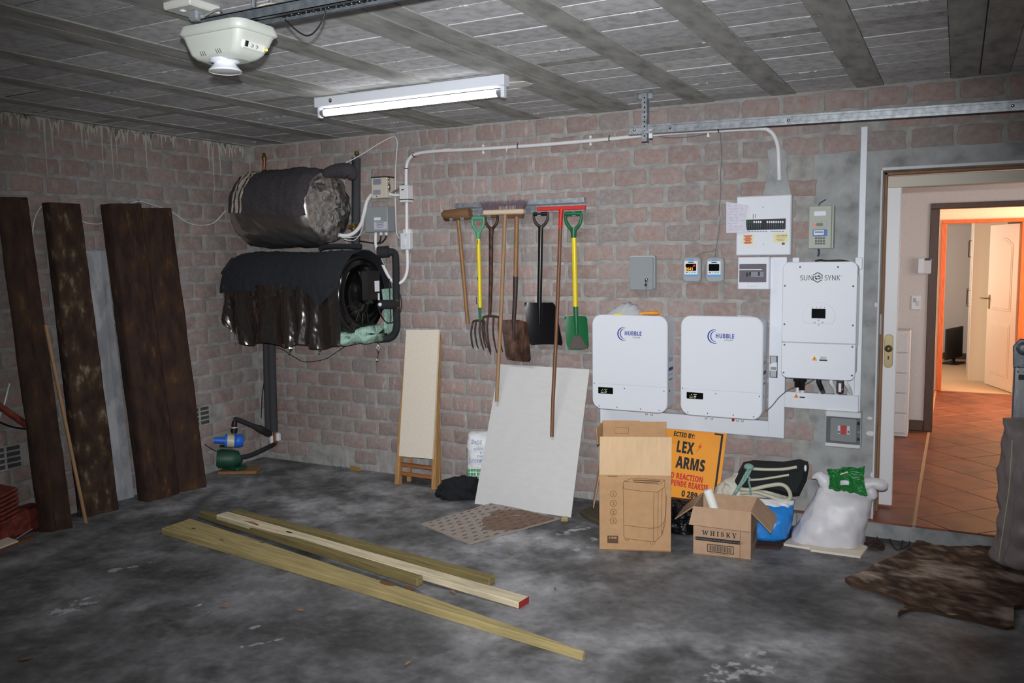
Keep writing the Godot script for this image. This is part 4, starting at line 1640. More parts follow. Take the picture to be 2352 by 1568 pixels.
# ---------------------------------------------------------------- electrical things on the brick wall
func build_trunking() -> void:
	var t := thing("cable_trunking", W(1785, 1000, 0.05), "wide white plastic cable trunking running between the batteries and the inverter", "trunking")
	var z := 0.05
	var x0 := W(1768, 700, z).x
	var x1 := W(1806, 700, z).x
	var yb := W(1790, 1006, z).y
	var yt := W(1790, 590, z).y
	var m := mb(t)
	m.span(Vector3(x0, yb, 0.0), Vector3(x1, yt, z), 0.003)
	part(t, "upright", m, M.white)
	m = mb(t)
	var xl := W(1378, 960, z).x
	m.span(Vector3(xl, yb, 0), Vector3(x0, yb + 0.098, z), 0.003)
	part(t, "battery_run", m, M.white)
	m = mb(t)
	var r := rect(1801, 904, 1972, 941, z)
	m.span(Vector3(x1, r.position.y, 0), Vector3(r.end.x, r.end.y, z), 0.003)
	part(t, "inverter_run", m, M.white)
	# warning sticker on the inverter run
	var s := W(1836, 909, z)
	m = mb(t)
	m.box(Vector3(s.x, s.y, z + 0.0006), Vector3(0.074, 0.036, 0.001))
	var lb := part(t, "warning_sticker", m, M.label)
	warn(t, lb, Vector3(s.x - 0.018, s.y, z + 0.0012), 0.03)
	m = mb(t)
	m.box(Vector3(s.x + 0.017, s.y - 0.007, z + 0.0014), Vector3(0.03, 0.008, 0.001))
	inst("print", m.mesh(M.ink), lb)
	# small breaker let into the upright
	var q := thing("mini_breaker", W(1778, 842, 0.07), "small grey circuit breaker let into the white trunking", "circuit breaker")
	wbox(q, "recess", 1768, 817, 1786, 867, 0.045, 0.0512, M.black, 0.0)
	wbox(q, "housing", 1769, 818, 1783, 866, 0.05, 0.062, M.lightgrey, 0.002)
	wbox(q, "front", 1768, 832, 1784, 852, 0.06, 0.078, M.white, 0.002)
	wbox(q, "lever", 1770, 843, 1782, 849, 0.078, 0.09, M.greybox, 0.002)
	wbox(q, "red_mark", 1768, 832, 1772, 835, 0.078, 0.079, M.red, 0.0)
	# the slim trunking rising beside the doorway
	var v := thing("slim_trunking", Vector3(4.62, 0.73, 0.02), "slim white trunking rising from inverter height towards the track", "trunking")
	m = mb(v)
	m.span(Vector3(4.607, W(1985, 945, 0.025).y, 0), Vector3(4.641, 2.335, 0.025), 0.002)
	part(v, "cover", m, M.white)
	m = mb(v)
	m.span(Vector3(4.572, W(1975, 945, 0.04).y, 0), Vector3(4.609, W(1975, 740, 0.04).y, 0.04), 0.002)
	part(v, "wide_foot", m, M.white)
	m = mb(v)
	m.span(Vector3(4.578, W(1975, 740, 0.03).y, 0), Vector3(4.6, W(1975, 605, 0.03).y, 0.02), 0.002)
	part(v, "slotted_strip", m, M.lightgrey)
	m = mb(v)
	for k in 22:
		m.box(Vector3(4.595, 1.16 + k * 0.018, 0.0205), Vector3(0.008, 0.006, 0.001))
	part(v, "slots", m, M.black)


func warn(t: Node3D, host: Node, at: Vector3, s: float) -> void:
	var m := mb(t)
	m.prism(PackedVector2Array([Vector2(at.x - s * 0.5, at.y - s * 0.42), Vector2(at.x + s * 0.5, at.y - s * 0.42), Vector2(at.x, at.y + s * 0.46)]), at.z - 0.001, at.z + 0.0002)
	inst("warning_triangle", m.mesh(M.amber), host)
	m = mb(t)
	m.prism(PackedVector2Array([Vector2(at.x + s * 0.05, at.y + s * 0.2), Vector2(at.x - s * 0.09, at.y - s * 0.06), Vector2(at.x + 0.0, at.y - s * 0.06), Vector2(at.x - s * 0.03, at.y - s * 0.3), Vector2(at.x + s * 0.1, at.y + s * 0.02), Vector2(at.x + s * 0.01, at.y + s * 0.02)]), at.z, at.z + 0.0008)
	inst("warning_bolt", m.mesh(M.ink), host)


func arc_strip(m: MB, c: Vector2, r0: float, r1: float, a0: float, a1: float, z: float, th := 0.0006) -> void:   # tapered at both ends
	var n := 18
	var poly := PackedVector2Array()
	for i in n + 1:
		var a := lerpf(a0, a1, float(i) / n)
		poly.append(c + Vector2(cos(a), sin(a)) * r1)
	for i in n + 1:
		var u := 1.0 - float(i) / n
		var a := lerpf(a0, a1, u)
		poly.append(c + Vector2(cos(a), sin(a)) * lerpf(r1 - 0.0006, r0, sin(PI * clampf(u * 0.9 + 0.05, 0, 1))))
	m.prism(poly, z, z + th)


func battery(called_label: String, px0: float, py0: float, px1: float, py1: float, logo: Array, disp: Array, seam: Array, dots: Array, glands: Array) -> void:
	var zf := 0.2
	var r := rect(px0, py0, px1, py1, zf)
	var t := thing("wall_battery", Vector3(r.get_center().x, r.position.y, 0.1), called_label, "battery", "white lithium wall batteries")
	var m := mb(t)
	m.prism(rrect(r.position.x + 0.012, r.position.y + 0.012, r.end.x - 0.012, r.end.y - 0.012, 0.03), 0.0, zf - 0.028, 0.0)
	part(t, "case", m, M.white)
	m = mb(t)
	m.prism(rrect(r.position.x, r.position.y, r.end.x, r.end.y, 0.062, 8), zf - 0.026, zf, 0.005)
	part(t, "front_cover", m, M.white)
	# logo: two swept arcs and the name
	var lc := W(logo[0], logo[1], zf)
	m = mb(t)
	arc_strip(m, Vector2(lc.x - 0.036, lc.y), 0.0345, 0.0425, PI * 0.42, PI * 1.62, zf)
	arc_strip(m, Vector2(lc.x - 0.028, lc.y + 0.001), 0.0275, 0.0335, PI * 0.5, PI * 1.5, zf)
	part(t, "logo_arcs", m, M.navy)
	words(t, "HUBBLE", Vector3(lc.x + 0.026, lc.y + 0.004, zf + 0.0003), 0.026, M.navy, 0.82, true)
	words(t, "LITHIUM", Vector3(lc.x + 0.046, lc.y - 0.02, zf + 0.0003), 0.0085, M.ink_soft, 1.0, false)
	words(t, "TM", Vector3(lc.x + 0.07, lc.y - 0.017, zf + 0.0003), 0.003, M.ink_soft, 1.0, false)
	# display
	var d := rect(disp[0], disp[1], disp[2], disp[3], zf)
	m = mb(t)
	m.prism(rrect(d.position.x, d.position.y, d.end.x, d.end.y, 0.004), zf - 0.002, zf + 0.0015, 0.001)
	var dp := part(t, "display", m, M.black_gloss)
	for q in [[0.3, 0.65, 0.004, 0.004], [0.22, 0.42, 0.005, 0.003], [0.34, 0.42, 0.003, 0.004], [0.52, 0.42, 0.014, 0.004]]:
		m = mb(t)
		m.box(Vector3(d.position.x + d.size.x * q[0], d.position.y + d.size.y * q[1], zf + 0.0017), Vector3(q[2], q[3], 0.0008))
		inst("display_light", m.mesh(M.led_green), dp)
	for q in [[0.28, 0.18, 0.02], [0.5, 0.18, 0.014], [0.52, 0.7, 0.02]]:
		m = mb(t)
		m.box(Vector3(d.position.x + d.size.x * q[0], d.position.y + d.size.y * q[1], zf + 0.0017), Vector3(q[2], 0.0024, 0.0006))
		inst("display_print", m.mesh(M.label), dp)
	# hairline between the covers
	m = mb(t)
	var s0 := W(seam[0], seam[1], zf)
	m.box(Vector3((s0.x + r.end.x) / 2, s0.y, zf + 0.0001), Vector3(r.end.x - s0.x, 0.0012, 0.0004))
	part(t, "cover_seam", m, M.lightgrey)
	for q in dots:
		var p := W(q[0], q[1], zf)
		m = mb(t)
		m.lathe(p, Vector3.BACK, [[0.0035, 0.0], [0.0025, 0.0008], [0.0, 0.001]], 8)
		part(t, "cover_screw", m, M.ink)
	# grip and data sticker on the side
	var sx := r.end.x - 0.012
	m = mb(t)
	m.box(Vector3(sx, r.position.y + r.size.y * 0.62, 0.1), Vector3(0.004, 0.05, 0.08), 0.001)
	part(t, "side_grip", m, M.white_matt)
	m = mb(t)
	m.box(Vector3(sx, r.position.y + r.size.y * 0.44, 0.1), Vector3(0.002, 0.16, 0.1))
	var st := part(t, "data_sticker", m, M.label)
	m = mb(t)
	m.box(Vector3(sx + 0.0012, r.position.y + r.size.y * 0.445, 0.1), Vector3(0.001, 0.018, 0.1))
	inst("sticker_band", m.mesh(mk(c8(56, 84, 140), 0.6)), st)
	m = mb(t)
	for k in 6:
		m.box(Vector3(sx + 0.0012, r.position.y + r.size.y * 0.44 + 0.07 - k * (0.008 if k < 3 else 0.026), 0.1), Vector3(0.0008, 0.0025, 0.08))
	for k in 7:
		m.box(Vector3(sx + 0.0012, r.position.y + r.size.y * 0.44 - 0.065, 0.065 + k * 0.011), Vector3(0.0008, 0.01, 0.005))
	inst("sticker_print", m.mesh(M.ink_soft), st)
	m = mb(t)
	m.box(Vector3(sx + 0.001, r.position.y + 0.13, 0.115), Vector3(0.003, 0.014, 0.008), 0.001)
	part(t, "side_latch", m, M.black)
	for q in glands:
		var p := W(q[0], q[1], 0.12)
		m = mb(t)
		m.lathe(Vector3(p.x, r.position.y + 0.02, 0.12), Vector3.DOWN, [[0.012, 0], [0.012, 0.02], [0.008, 0.026], [0.008, 0.05], [0.0, 0.05]], 10)
		part(t, "cable_gland", m, M.red if q[2] else M.white)


func build_batteries() -> void:
	battery("white wall battery under the key box with plastic packaging on top", 1360, 724, 1533, 944, [1445, 767], [1374, 889, 1408, 904], [1374, 880], [[1365, 880], [1434, 892], [1525, 898], [1376, 932], [1417, 935], [1471, 939], [1514, 942]], [[1485, 945, 0], [1497, 946, 0]])
	battery("white wall battery beside the trunking upright below the timers", 1563, 726, 1752, 959, [1655, 773], [1577, 901, 1615, 916], [1568, 892], [[1568, 891], [1644, 904], [1744, 910], [1580, 946], [1625, 949], [1684, 953], [1731, 957]], [[1622, 955, 0], [1635, 956, 0], [1684, 960, 1], [1694, 961, 0], [1705, 962, 0]])
	# what lies on top of the first battery
	var r := rect(1360, 724, 1533, 944, 0.2)
	var p := Vector3(r.get_center().x, r.end.y + 0.001, 0.12)
	var nz := FastNoiseLite.new()
	nz.seed = 5
	nz.frequency = 14.0
	var m := at_mb(p)
	m.grid(func(u: float, v: float) -> Vector3:
		var x := lerpf(r.position.x + 0.05, r.position.x + 0.33, u)
		var hump := sin(PI * u) * sin(PI * v)
		return Vector3(x, r.end.y - 0.008 + maxf(0.002, hump * (0.05 + 0.05 * u) + 0.03 * nz.get_noise_2d(u, v) * hump), lerpf(0.19, 0.02, v)), 20, 10, 0.0008)
	solo("plastic_bag", p, m, M.polythene, "crumpled clear plastic bag on top of the battery under the key box", "plastic bag")
	m = at_mb(p + Vector3(0.14, 0, 0))
	m.tube(curve([Vector3(r.position.x + 0.27, r.end.y + 0.006, 0.15), Vector3(r.position.x + 0.36, r.end.y + 0.012, 0.13), Vector3(r.position.x + 0.42, r.end.y + 0.01, 0.10)], 5), [0.008, 0.009, 0.009, 0.01, 0.01, 0.012, 0.013, 0.013, 0.012, 0.009, 0.006], 8)
	solo("screwdriver_handle", p + Vector3(0.14, 0, 0), m, M.amber, "orange tool handle lying on top of the battery beside the plastic bag", "tool")
	m = at_mb(p - Vector3(0.1, 0, 0))
	m.box(Vector3(r.position.x + 0.17, r.end.y + 0.002, 0.16), Vector3(0.06, 0.012, 0.05), 0.004)
	solo("yellow_clip", p - Vector3(0.1, 0, 0), m, M.yellow, "small yellow clip on top of the battery at the edge of the plastic bag", "clip")
	r = rect(1563, 726, 1752, 959, 0.2)
	p = Vector3(r.position.x + 0.36, r.end.y - 0.006, 0.1)
	m = at_mb(p)
	m.xf = m.xf * Transform3D(Basis(Vector3.UP, 0.2) * Basis(Vector3.BACK, -0.06), p)
	m.box(Vector3(0, 0.004, 0), Vector3(0.08, 0.006, 0.05), 0.001)
	solo("folded_leaflet", p, m, M.paper, "small folded white leaflet on the battery beside the trunking", "leaflet")


func build_inverter() -> void:
	var zf := 0.22
	var r := rect(1796, 601, 1967, 871, zf)
	var t := thing("inverter", Vector3(r.get_center().x, r.position.y, 0.11), "large white solar inverter box with round control panel beside the doorway", "inverter")
	var m := mb(t)
	m.prism(rrect(r.position.x + 0.008, r.position.y + 0.008, r.end.x - 0.008, r.end.y - 0.012, 0.03), 0.03, zf - 0.02, 0.0)
	part(t, "case", m, M.white)
	var ys := W(1880, 788, zf).y
	var top := PackedVector2Array()
	for q in rrect(r.position.x, ys + 0.0015, r.end.x, r.end.y, 0.036, 6):
		top.append(q)
	# square lower corners for the top cover, square upper corners for the bottom cover
	m = mb(t)
	m.prism(half_round(r.position.x, ys + 0.0015, r.end.x, r.end.y, 0.036, true), zf - 0.02, zf, 0.003)
	part(t, "front_cover", m, M.white)
	m = mb(t)
	m.prism(half_round(r.position.x, r.position.y, r.end.x, ys - 0.0015, 0.036, false), zf - 0.02, zf, 0.003)
	part(t, "terminal_cover", m, M.white)
	for q in [[1838, 613], [1925, 613], [1803, 656], [1960, 657], [1802, 744], [1959, 747], [1802, 791], [1958, 796], [1800, 855], [1957, 862]]:
		screw(t, q[0], q[1], zf, 0.0055)
	words(t, "SUN", W(1852, 638, zf + 0.0004), 0.028, M.ink_soft, 0.92, false)
	words(t, "SYNK", W(1911.5, 638, zf + 0.0004), 0.028, M.ink_soft, 0.9, false)
	words(t, "®", W(1933, 634, zf + 0.0004), 0.006, M.ink_soft, 1.0, false)
	# hexagonal emblem: broken hexagon and two arrows
	var c := W(1878, 637, zf)
	m = mb(t)
	var hex := []
	for k in 6:
		var a := PI / 2 + k * PI / 3
		hex.append(Vector2(c.x, c.y) + Vector2(cos(a), sin(a)) * 0.027)
	for pr in [[hex[1], hex[0], 0.0, 1.0], [hex[0], hex[5], 0.0, 1.0], [hex[1], hex[2], 0.25, 1.0], [hex[2], hex[3], 0.0, 1.0], [hex[3], hex[4], 0.0, 1.0], [hex[5], hex[4], 0.0, 0.75]]:
		bar(m, pr[0].lerp(pr[1], pr[2]), pr[0].lerp(pr[1], pr[3]), 0.0042, zf)
	for sg in [1.0, -1.0]:
		bar(m, Vector2(c.x - sg * 0.013, c.y - sg * 0.003), Vector2(c.x - sg * 0.013, c.y + sg * 0.008), 0.0042, zf)
		bar(m, Vector2(c.x - sg * 0.014, c.y + sg * 0.0075), Vector2(c.x + sg * 0.006, c.y + sg * 0.0075), 0.0042, zf)
		m.prism(PackedVector2Array([Vector2(c.x + sg * 0.004, c.y + sg * 0.0135), Vector2(c.x + sg * 0.004, c.y + sg * 0.0015), Vector2(c.x + sg * 0.016, c.y + sg * 0.0075)]), zf, zf + 0.0006)
	part(t, "emblem", m, M.ink)
	# round panel with the screen
	var k := W(1880, 725, zf)
	m = mb(t)
	var disc := PackedVector2Array()
	for i in 30:
		var a := -PI * 0.2 + (PI * 1.4) * i / 29.0
		disc.append(Vector2(k.x, k.y) + Vector2(cos(a), sin(a)) * Vector2(0.089, 0.077))
	m.prism(disc, zf - 0.001, zf + 0.003, 0.002)
	var pn := part(t, "control_panel", m, M.white)
	wbox(t, "screen", 1864, 709, 1896, 731, zf, zf + 0.0045, M.screen, 0.001)
	for q in [[1871, 740], [1880, 735], [1889, 740], [1880, 745]]:
		m = mb(t)
		m.lathe(W(q[0], q[1], zf + 0.003), Vector3.BACK, [[0.0065, 0.0], [0.0055, 0.0025], [0.0, 0.003]], 10)
		inst("button", m.mesh(mk(c8(196, 214, 224), 0.4)), pn)
	for q in [1866, 1876, 1885, 1894]:
		m = mb(t)
		m.box(W(q, 705.5, zf + 0.0032), Vector3(0.0025, 0.004, 0.001))
		inst("led_mark", m.mesh(M.ink), pn)
	# warning label
	var s := W(1882, 823, zf)
	m = mb(t)
	m.box(Vector3(s.x, s.y, zf + 0.0004), Vector3(0.09, 0.036, 0.0008))
	var lb := part(t, "warning_label", m, M.label)
	warn(t, lb, Vector3(s.x - 0.026, s.y, zf + 0.0012), 0.03)
	m = mb(t)
	m.box(Vector3(s.x + 0.021, s.y - 0.009, zf + 0.001), Vector3(0.042, 0.007, 0.0008))
	inst("print", m.mesh(M.ink), lb)
	m = mb(t)
	for i in 3:
		m.box(Vector3(s.x + 0.021, s.y + 0.009 - i * 0.005, zf + 0.001), Vector3(0.036 - 0.008 * (i % 2), 0.0018, 0.0008))
	inst("print", m.mesh(M.ink_soft), lb)
	# wall bracket ears and cables behind the top edge
	for q in [1827, 1972]:
		m = mb(t)
		var e := W(q, 605, 0.05)
		m.box(Vector3(e.x, e.y, 0.02), Vector3(0.04, 0.07, 0.04), 0.004)
		part(t, "bracket_ear", m, M.white)
	m = mb(t)
	m.tube(curve([W(1872, 600, 0.06), W(1884, 597, 0.06), W(1900, 599, 0.06), W(1930, 598, 0.06), W(1950, 601, 0.06)], 4), 0.006, 6)
	part(t, "rear_cable", m, M.black)
	# heat sink fins on the side
	m = mb(t)
	for i in 9:
		m.box(Vector3(r.end.x - 0.008, r.get_center().y + 0.05, 0.05 + i * 0.014), Vector3(0.01, 0.4, 0.003))
	part(t, "cooling_fins", m, M.lightgrey)
	# underneath: connectors, black conduit, dongle
	var yb := r.position.y
	for q in [[1832, 0.02, 0.075], [1842, 0.02, 0.09]]:
		m = mb(t)
		var x := W(q[0], 885, 0.12).x
		m.lathe(Vector3(x, yb + 0.01, 0.12), Vector3.DOWN, [[0.026, 0], [0.026, 0.04], [0.018, 0.045], [0.018, q[2]], [0, q[2]]], 12)
		part(t, "battery_connector", m, M.black)
	m = mb(t)
	var x2 := W(1880, 885, 0.12).x
	m.tube(curve([Vector3(x2, yb + 0.01, 0.12), Vector3(x2 + 0.002, yb - 0.03, 0.12), Vector3(x2 + 0.014, yb - 0.07, 0.1), Vector3(x2 + 0.014, yb - 0.1, 0.04)], 5), 0.014, 10)
	part(t, "black_conduit", m, M.black)
	for q in [1909, 1943]:
		m = mb(t)
		var x := W(q, 885, 0.12).x
		m.tube(curve([Vector3(x, yb + 0.01, 0.12), Vector3(x, yb - 0.03, 0.12), Vector3(x + 0.012, yb - 0.055, 0.1), Vector3(x + 0.02, yb - 0.11, 0.03)], 5), 0.012, 10)
		part(t, "white_gland", m, M.pvc)
	for q in [1832, 1843, 1886, 1951]:
		m = mb(t)
		var p := W(q, 897, 0.03)
		m.lathe(Vector3(p.x, p.y + 0.02, 0.03), Vector3.DOWN, [[0.01, 0], [0.01, 0.02], [0.013, 0.022], [0.013, 0.035]], 10)
		part(t, "duct_gland", m, M.pvc)
	var dg := thing("data_dongle", Vector3(W(1930, 885, 0.15).x, yb, 0.15), "black data logger stick with red light plugged in under the inverter", "data logger")
	wround(dg, "housing", 1921, 872, 1937, 904, 0.12, 0.15, 0.008, M.black, 0.004)
	wbox(dg, "sticker", 1926, 880, 1932, 900, 0.149, 0.151, M.label, 0.0)
	m = mb(dg)
	m.ball(W(1934.5, 894, 0.151), Vector3(0.004, 0.004, 0.002), 8, 6)
	part(dg, "indicator_led", m, M.led_red)
	# grey cable from the inverter to the second battery
	var cb := [W(1870, 871, 0.13), W(1850, 882, 0.12), W(1815, 893, 0.09), W(1790, 912, 0.07), W(1775, 930, 0.075), W(1760, 944, 0.1)]
	m = at_mb(cb[2])
	m.tube(curve(cb, 6), 0.0032, 6)
	solo("data_cable", cb[2], m, M.wire_grey, "thin grey cable slanting from the inverter down to the battery", "cable")


func half_round(x0: float, y0: float, x1: float, y1: float, rad: float, up: bool) -> PackedVector2Array:
	var out := PackedVector2Array()
	if up:
		out.append(Vector2(x0, y0))
		out.append(Vector2(x1, y0))
		for i in 7:
			var a := PI / 2 * i / 6
			out.append(Vector2(x1 - rad + cos(a) * rad, y1 - rad + sin(a) * rad))
		for i in 7:
			var a := PI / 2 + PI / 2 * i / 6
			out.append(Vector2(x0 + rad + cos(a) * rad, y1 - rad + sin(a) * rad))
	else:
		out.append(Vector2(x1, y1))
		out.append(Vector2(x0, y1))
		for i in 7:
			var a := PI + PI / 2 * i / 6
			out.append(Vector2(x0 + rad + cos(a) * rad, y0 + rad + sin(a) * rad))
		for i in 7:
			var a := PI * 1.5 + PI / 2 * i / 6
			out.append(Vector2(x1 - rad + cos(a) * rad, y0 + rad + sin(a) * rad))
	return out


func bar(m: MB, a: Vector2, b: Vector2, w: float, z: float) -> void:
	var n := (b - a).orthogonal().normalized() * w * 0.5
	var e := (b - a).normalized() * w * 0.3
	m.prism(PackedVector2Array([a - e + n, a - e - n, b + e - n, b + e + n]), z, z + 0.0006)


func build_boards() -> void:
	# main distribution board
	var z := 0.075
	var t := thing("distribution_board", W(1754, 586, 0.04), "large white distribution board with a row of black breakers", "fuse box")
	wround(t, "case", 1691, 449, 1817, 586, 0.0, z, 0.006, M.white, 0.006)
	wbox(t, "breaker_opening", 1713.5, 503, 1804.5, 527.5, z - 0.002, z + 0.0015, M.black, 0.0)
	var m: MB
	for i in 17:
		var px := 1717.0 + i * 5.05
		if i == 7 or i == 8:
			wbox(t, "breaker", px - 1.8, 506, px + 2.0, 526, z, z + 0.006, M.black, 0.001)
			continue
		var b := wbox(t, "breaker", px - 2.1, 505, px + 2.1, 526.5, z, z + 0.007, M.breaker, 0.001)
		var q := W(px, 518, z + 0.007)
		m = mb(t)
		m.box(q + Vector3(0, 0, 0.004), Vector3(0.006, 0.016, 0.01), 0.001)
		inst("lever", m.mesh(mk(c8(70, 84, 96), 0.5)), b)
		m = mb(t)
		m.box(W(px, 509.5, z + 0.0074), Vector3(0.008, 0.012, 0.001))
		inst("marking", m.mesh(M.green if i < 3 else M.label), b)
	for i in 14:
		var px := 1715.0 + i * 6.4
		if i == 8:
			continue
		m = mb(t)
		m.box(W(px, 531.5, z + 0.0003), Vector3(0.011, 0.004, 0.0006))
		part(t, "circuit_label", m, M.ink_blue)
	# red notice and yellow electrician's sticker
	var rn := wbox(t, "red_notice", 1705.5, 539, 1730, 560, z, z + 0.0008, M.label_yellow, 0.0)
	for i in 8:
		m = mb(t)
		var a := W(1717.8, 541.5 + i * 2.4, z + 0.0012)
		m.box(a, Vector3(0.05 - 0.01 * (i % 3), 0.0045, 0.0006))
		inst("notice_line", m.mesh(M.ink_red), rn)
	wbox(t, "old_tape", 1714, 560.5, 1737, 565, z, z + 0.0006, mk(c8(232, 220, 196), 0.6), 0.0)
	var ys := wbox(t, "yellow_sticker", 1776, 535.5, 1810, 556.5, z, z + 0.0008, M.label_yellow, 0.0)
	words(ys, "ELECTRICAL", W(1796, 541, z + 0.0012), 0.007, M.ink, 1.05)
	for i in 3:
		m = mb(t)
		m.box(W(1793, 545.5 + i * 3.6, z + 0.0012), Vector3(0.06 - i * 0.012, 0.0022, 0.0005))
		inst("sticker_line", m.mesh([M.amber, M.ink_soft, M.ink_soft][i]), ys)
	m = mb(t)
	m.ball(W(1799, 559.5, z + 0.002), Vector3(0.009, 0.007, 0.004), 8, 6)
	part(t, "door_key", m, M.brass_old)
	for q in [[1753, 475.5], [1754, 561]]:
		screw(t, q[0], q[1], z, 0.004, M.lightgrey)
	m = mb(t)
	for i in 2:
		m.box(W(1730 + i * 5, 497 - i * 1, z + 0.0003), Vector3(0.003, 0.03 - i * 0.008, 0.0004))
	part(t, "handwriting", m, M.ink_soft)
	m = mb(t)
	m.box(W(1705, 460, z + 0.0006), Vector3(0.04, 0.02, 0.001))
	part(t, "clear_tape", m, M.white)
	# sheet of paper stuck to its side
	var pp := W(1690, 498, 0.085)
	var sheet := thing("paper_sheet", pp, "handwritten white paper sheet taped to the edge of the distribution board", "paper")
	m = mb(sheet)
	m.grid(func(u: float, v: float) -> Vector3:
		var top := W(lerpf(1667, 1719, u), lerpf(463, 471, u), 0.1)
		var bot := W(lerpf(1667, 1716, u), lerpf(535.5, 534, u), 0.1)
		var p := bot.lerp(top, v)
		p.x -= 0.014 * u * sin(PI * v)
		return p + Vector3(0, 0, -0.012 + 0.012 * sin(u * 3.0) * (1.0 - 0.5 * v)), 12, 12, 0.0008)
	part(sheet, "page", m, M.paper)
	m = mb(sheet)
	for i in 9:
		for j in 2 + i % 2:
			var a := W(1676 + j * 13 + (i % 3) * 2, 473 + i * 6.6, 0.1075)
			m.box(a, Vector3(0.016 + 0.004 * ((i * 7 + j) % 3), 0.0022, 0.0006))
	part(sheet, "handwriting", m, mk(c8(170, 166, 190), 0.8))
	# second, smaller board
	var z2 := 0.09
	var s := thing("small_distribution_board", W(1731, 664, 0.04), "small white distribution board with smoked window under the large one", "fuse box")
	wround(s, "case", 1694.5, 590, 1767, 664.5, 0.0, z2, 0.005, M.white, 0.005)
	wround(s, "window", 1698, 606, 1760, 648, z2 - 0.001, z2 + 0.003, 0.003, M.grey_clear, 0.001)
	wbox(s, "glare_strip", 1698.5, 618, 1750, 620, z2 + 0.002, z2 + 0.0045, M.white, 0.0005)
	for q in [[1714, 626, 1718, 635], [1721, 624, 1724.5, 633], [1741, 624, 1745, 633]]:
		wbox(s, "breaker_lever", q[0], q[1], q[2], q[3], z2 + 0.002, z2 + 0.005, M.black, 0.001)
	wbox(s, "breaker_row", 1725, 624, 1754, 636, z2 + 0.002, z2 + 0.0035, mk(c8(130, 132, 142), 0.4), 0.0)
	wround(s, "catch", 1716, 648, 1741, 658, z2 - 0.001, z2 + 0.004, 0.01, M.white, 0.002)
	# key box
	var kb := thing("key_box", W(1473, 664, 0.03), "grey metal key cabinet with lock and hanging key on the brick wall", "key box")
	wround(kb, "body", 1446, 587, 1504, 664, 0.0, 0.045, 0.012, M.lightgrey, 0.002)
	wround(kb, "door", 1445.5, 590, 1499.5, 666, 0.047, 0.06, 0.01, M.greybox, 0.003)
	var lk := W(1485, 643, 0.06)
	m = mb(kb)
	m.lathe(lk, Vector3.BACK, [[0.013, 0.0], [0.012, 0.005], [0.0, 0.007]], 14)
	part(kb, "lock", m, M.chrome)
	m = mb(kb)
	m.lathe(lk + Vector3(-0.002, -0.03, 0.008), Vector3.BACK, [[0.009, 0.0], [0.009, 0.002], [0.0, 0.0025]], 10)
	m.box(lk + Vector3(-0.001, -0.014, 0.009), Vector3(0.004, 0.02, 0.002))
	m.tube(curve([lk + Vector3(-0.002, -0.035, 0.009), lk + Vector3(0.0, -0.055, 0.006), lk + Vector3(-0.002, -0.075, 0.004)], 4), 0.0012, 5)
	part(kb, "key", m, M.steel_dark)
	# two programmable timers
	for i in 2:
		var dx: float = [0.0, 53.0][i]
		var dy: float = [0.0, 0.5][i]
		var tm := thing("geyser_timer", W(1588 + dx, 648 + dy, 0.02), ["grey programmable timer with lit amber digits beside the key box", "grey programmable timer with a blank dark screen"][i], "timer", "timers on the brick wall")
		wround(tm, "case", 1567 + dx, 590 + dy, 1609.5 + dx, 648 + dy, 0.0, 0.032, 0.026, mk(c8(158, 160, 162), 0.5), 0.008)
		wround(tm, "face", 1572 + dx, 599 + dy, 1602 + dx, 632 + dy, 0.03, 0.0335, 0.003, M.white, 0.001)
		wround(tm, "screen", 1574.5 + dx, 605.5 + dy, 1599 + dx, 622 + dy, 0.033, 0.035, 0.006, M.screen, 0.001)
		wbox(tm, "brand_strip", 1582 + dx, 594 + dy, 1593 + dx, 599 + dy, 0.03, 0.034, M.skyblue, 0.0)
		wbox(tm, "blue_strip", 1572 + dx, 630 + dy, 1603 + dx, 634.5 + dy, 0.032, 0.0345, M.skyblue, 0.0)
		for k in 4:
			var bp := W(1577.5 + dx + k * 6.2, 625.5 + dy, 0.034)
			m = mb(tm)
			m.box(bp, Vector3(0.010, 0.006, 0.002), 0.0015)
			part(tm, "button", m, [mk(c8(120, 30, 34), 0.5), M.yellow, M.skyblue, mk(c8(60, 170, 110), 0.5)][k])
		wbox(tm, "print_line", 1581 + dx, 601 + dy, 1593 + dx, 603 + dy, 0.033, 0.0342, M.ink, 0.0)
		if i == 0:
			words(tm, "0643", W(1583, 617.5, 0.0358), 0.017, M.led_orange, 0.85, true, Basis.IDENTITY, "Droid Sans Mono", "display_digits")
			words(tm, "24", W(1594, 610, 0.0358), 0.0115, M.led_red, 0.8, true, Basis.IDENTITY, "Droid Sans Mono", "display_digits")
	# prepayment meter
	var zm := 0.075
	var mt := thing("electricity_meter", W(1885, 572, 0.03), "grey-green prepaid electricity meter with keypad beside the distribution board", "meter")
	wround(mt, "case", 1857, 472, 1915, 571, 0.0, zm - 0.02, 0.005, M.meter, 0.002)
	wround(mt, "front", 1857, 472, 1910, 571, zm - 0.03, zm, 0.006, M.meter, 0.004)
	wbox(mt, "sticker", 1870, 485, 1897, 495, zm, zm + 0.0008, M.label, 0.0)
	wround(mt, "display_window", 1866, 507, 1901, 523, zm - 0.001, zm + 0.004, 0.02, mk(c8(186, 190, 190), 0.3), 0.002)
	wbox(mt, "display", 1875, 512, 1890, 519, zm + 0.003, zm + 0.0048, mk(c8(104, 110, 84), 0.3), 0.0)
	m = mb(mt)
	m.ball(W(1872.5, 516.5, zm + 0.004), Vector3(0.004, 0.005, 0.003), 8, 6)
	part(mt, "indicator_led", m, M.led_red)
	wround(mt, "blue_plate", 1866.5, 526.5, 1900, 542.5, zm, zm + 0.0015, 0.006, mk(c8(70, 112, 184), 0.5), 0.0005)
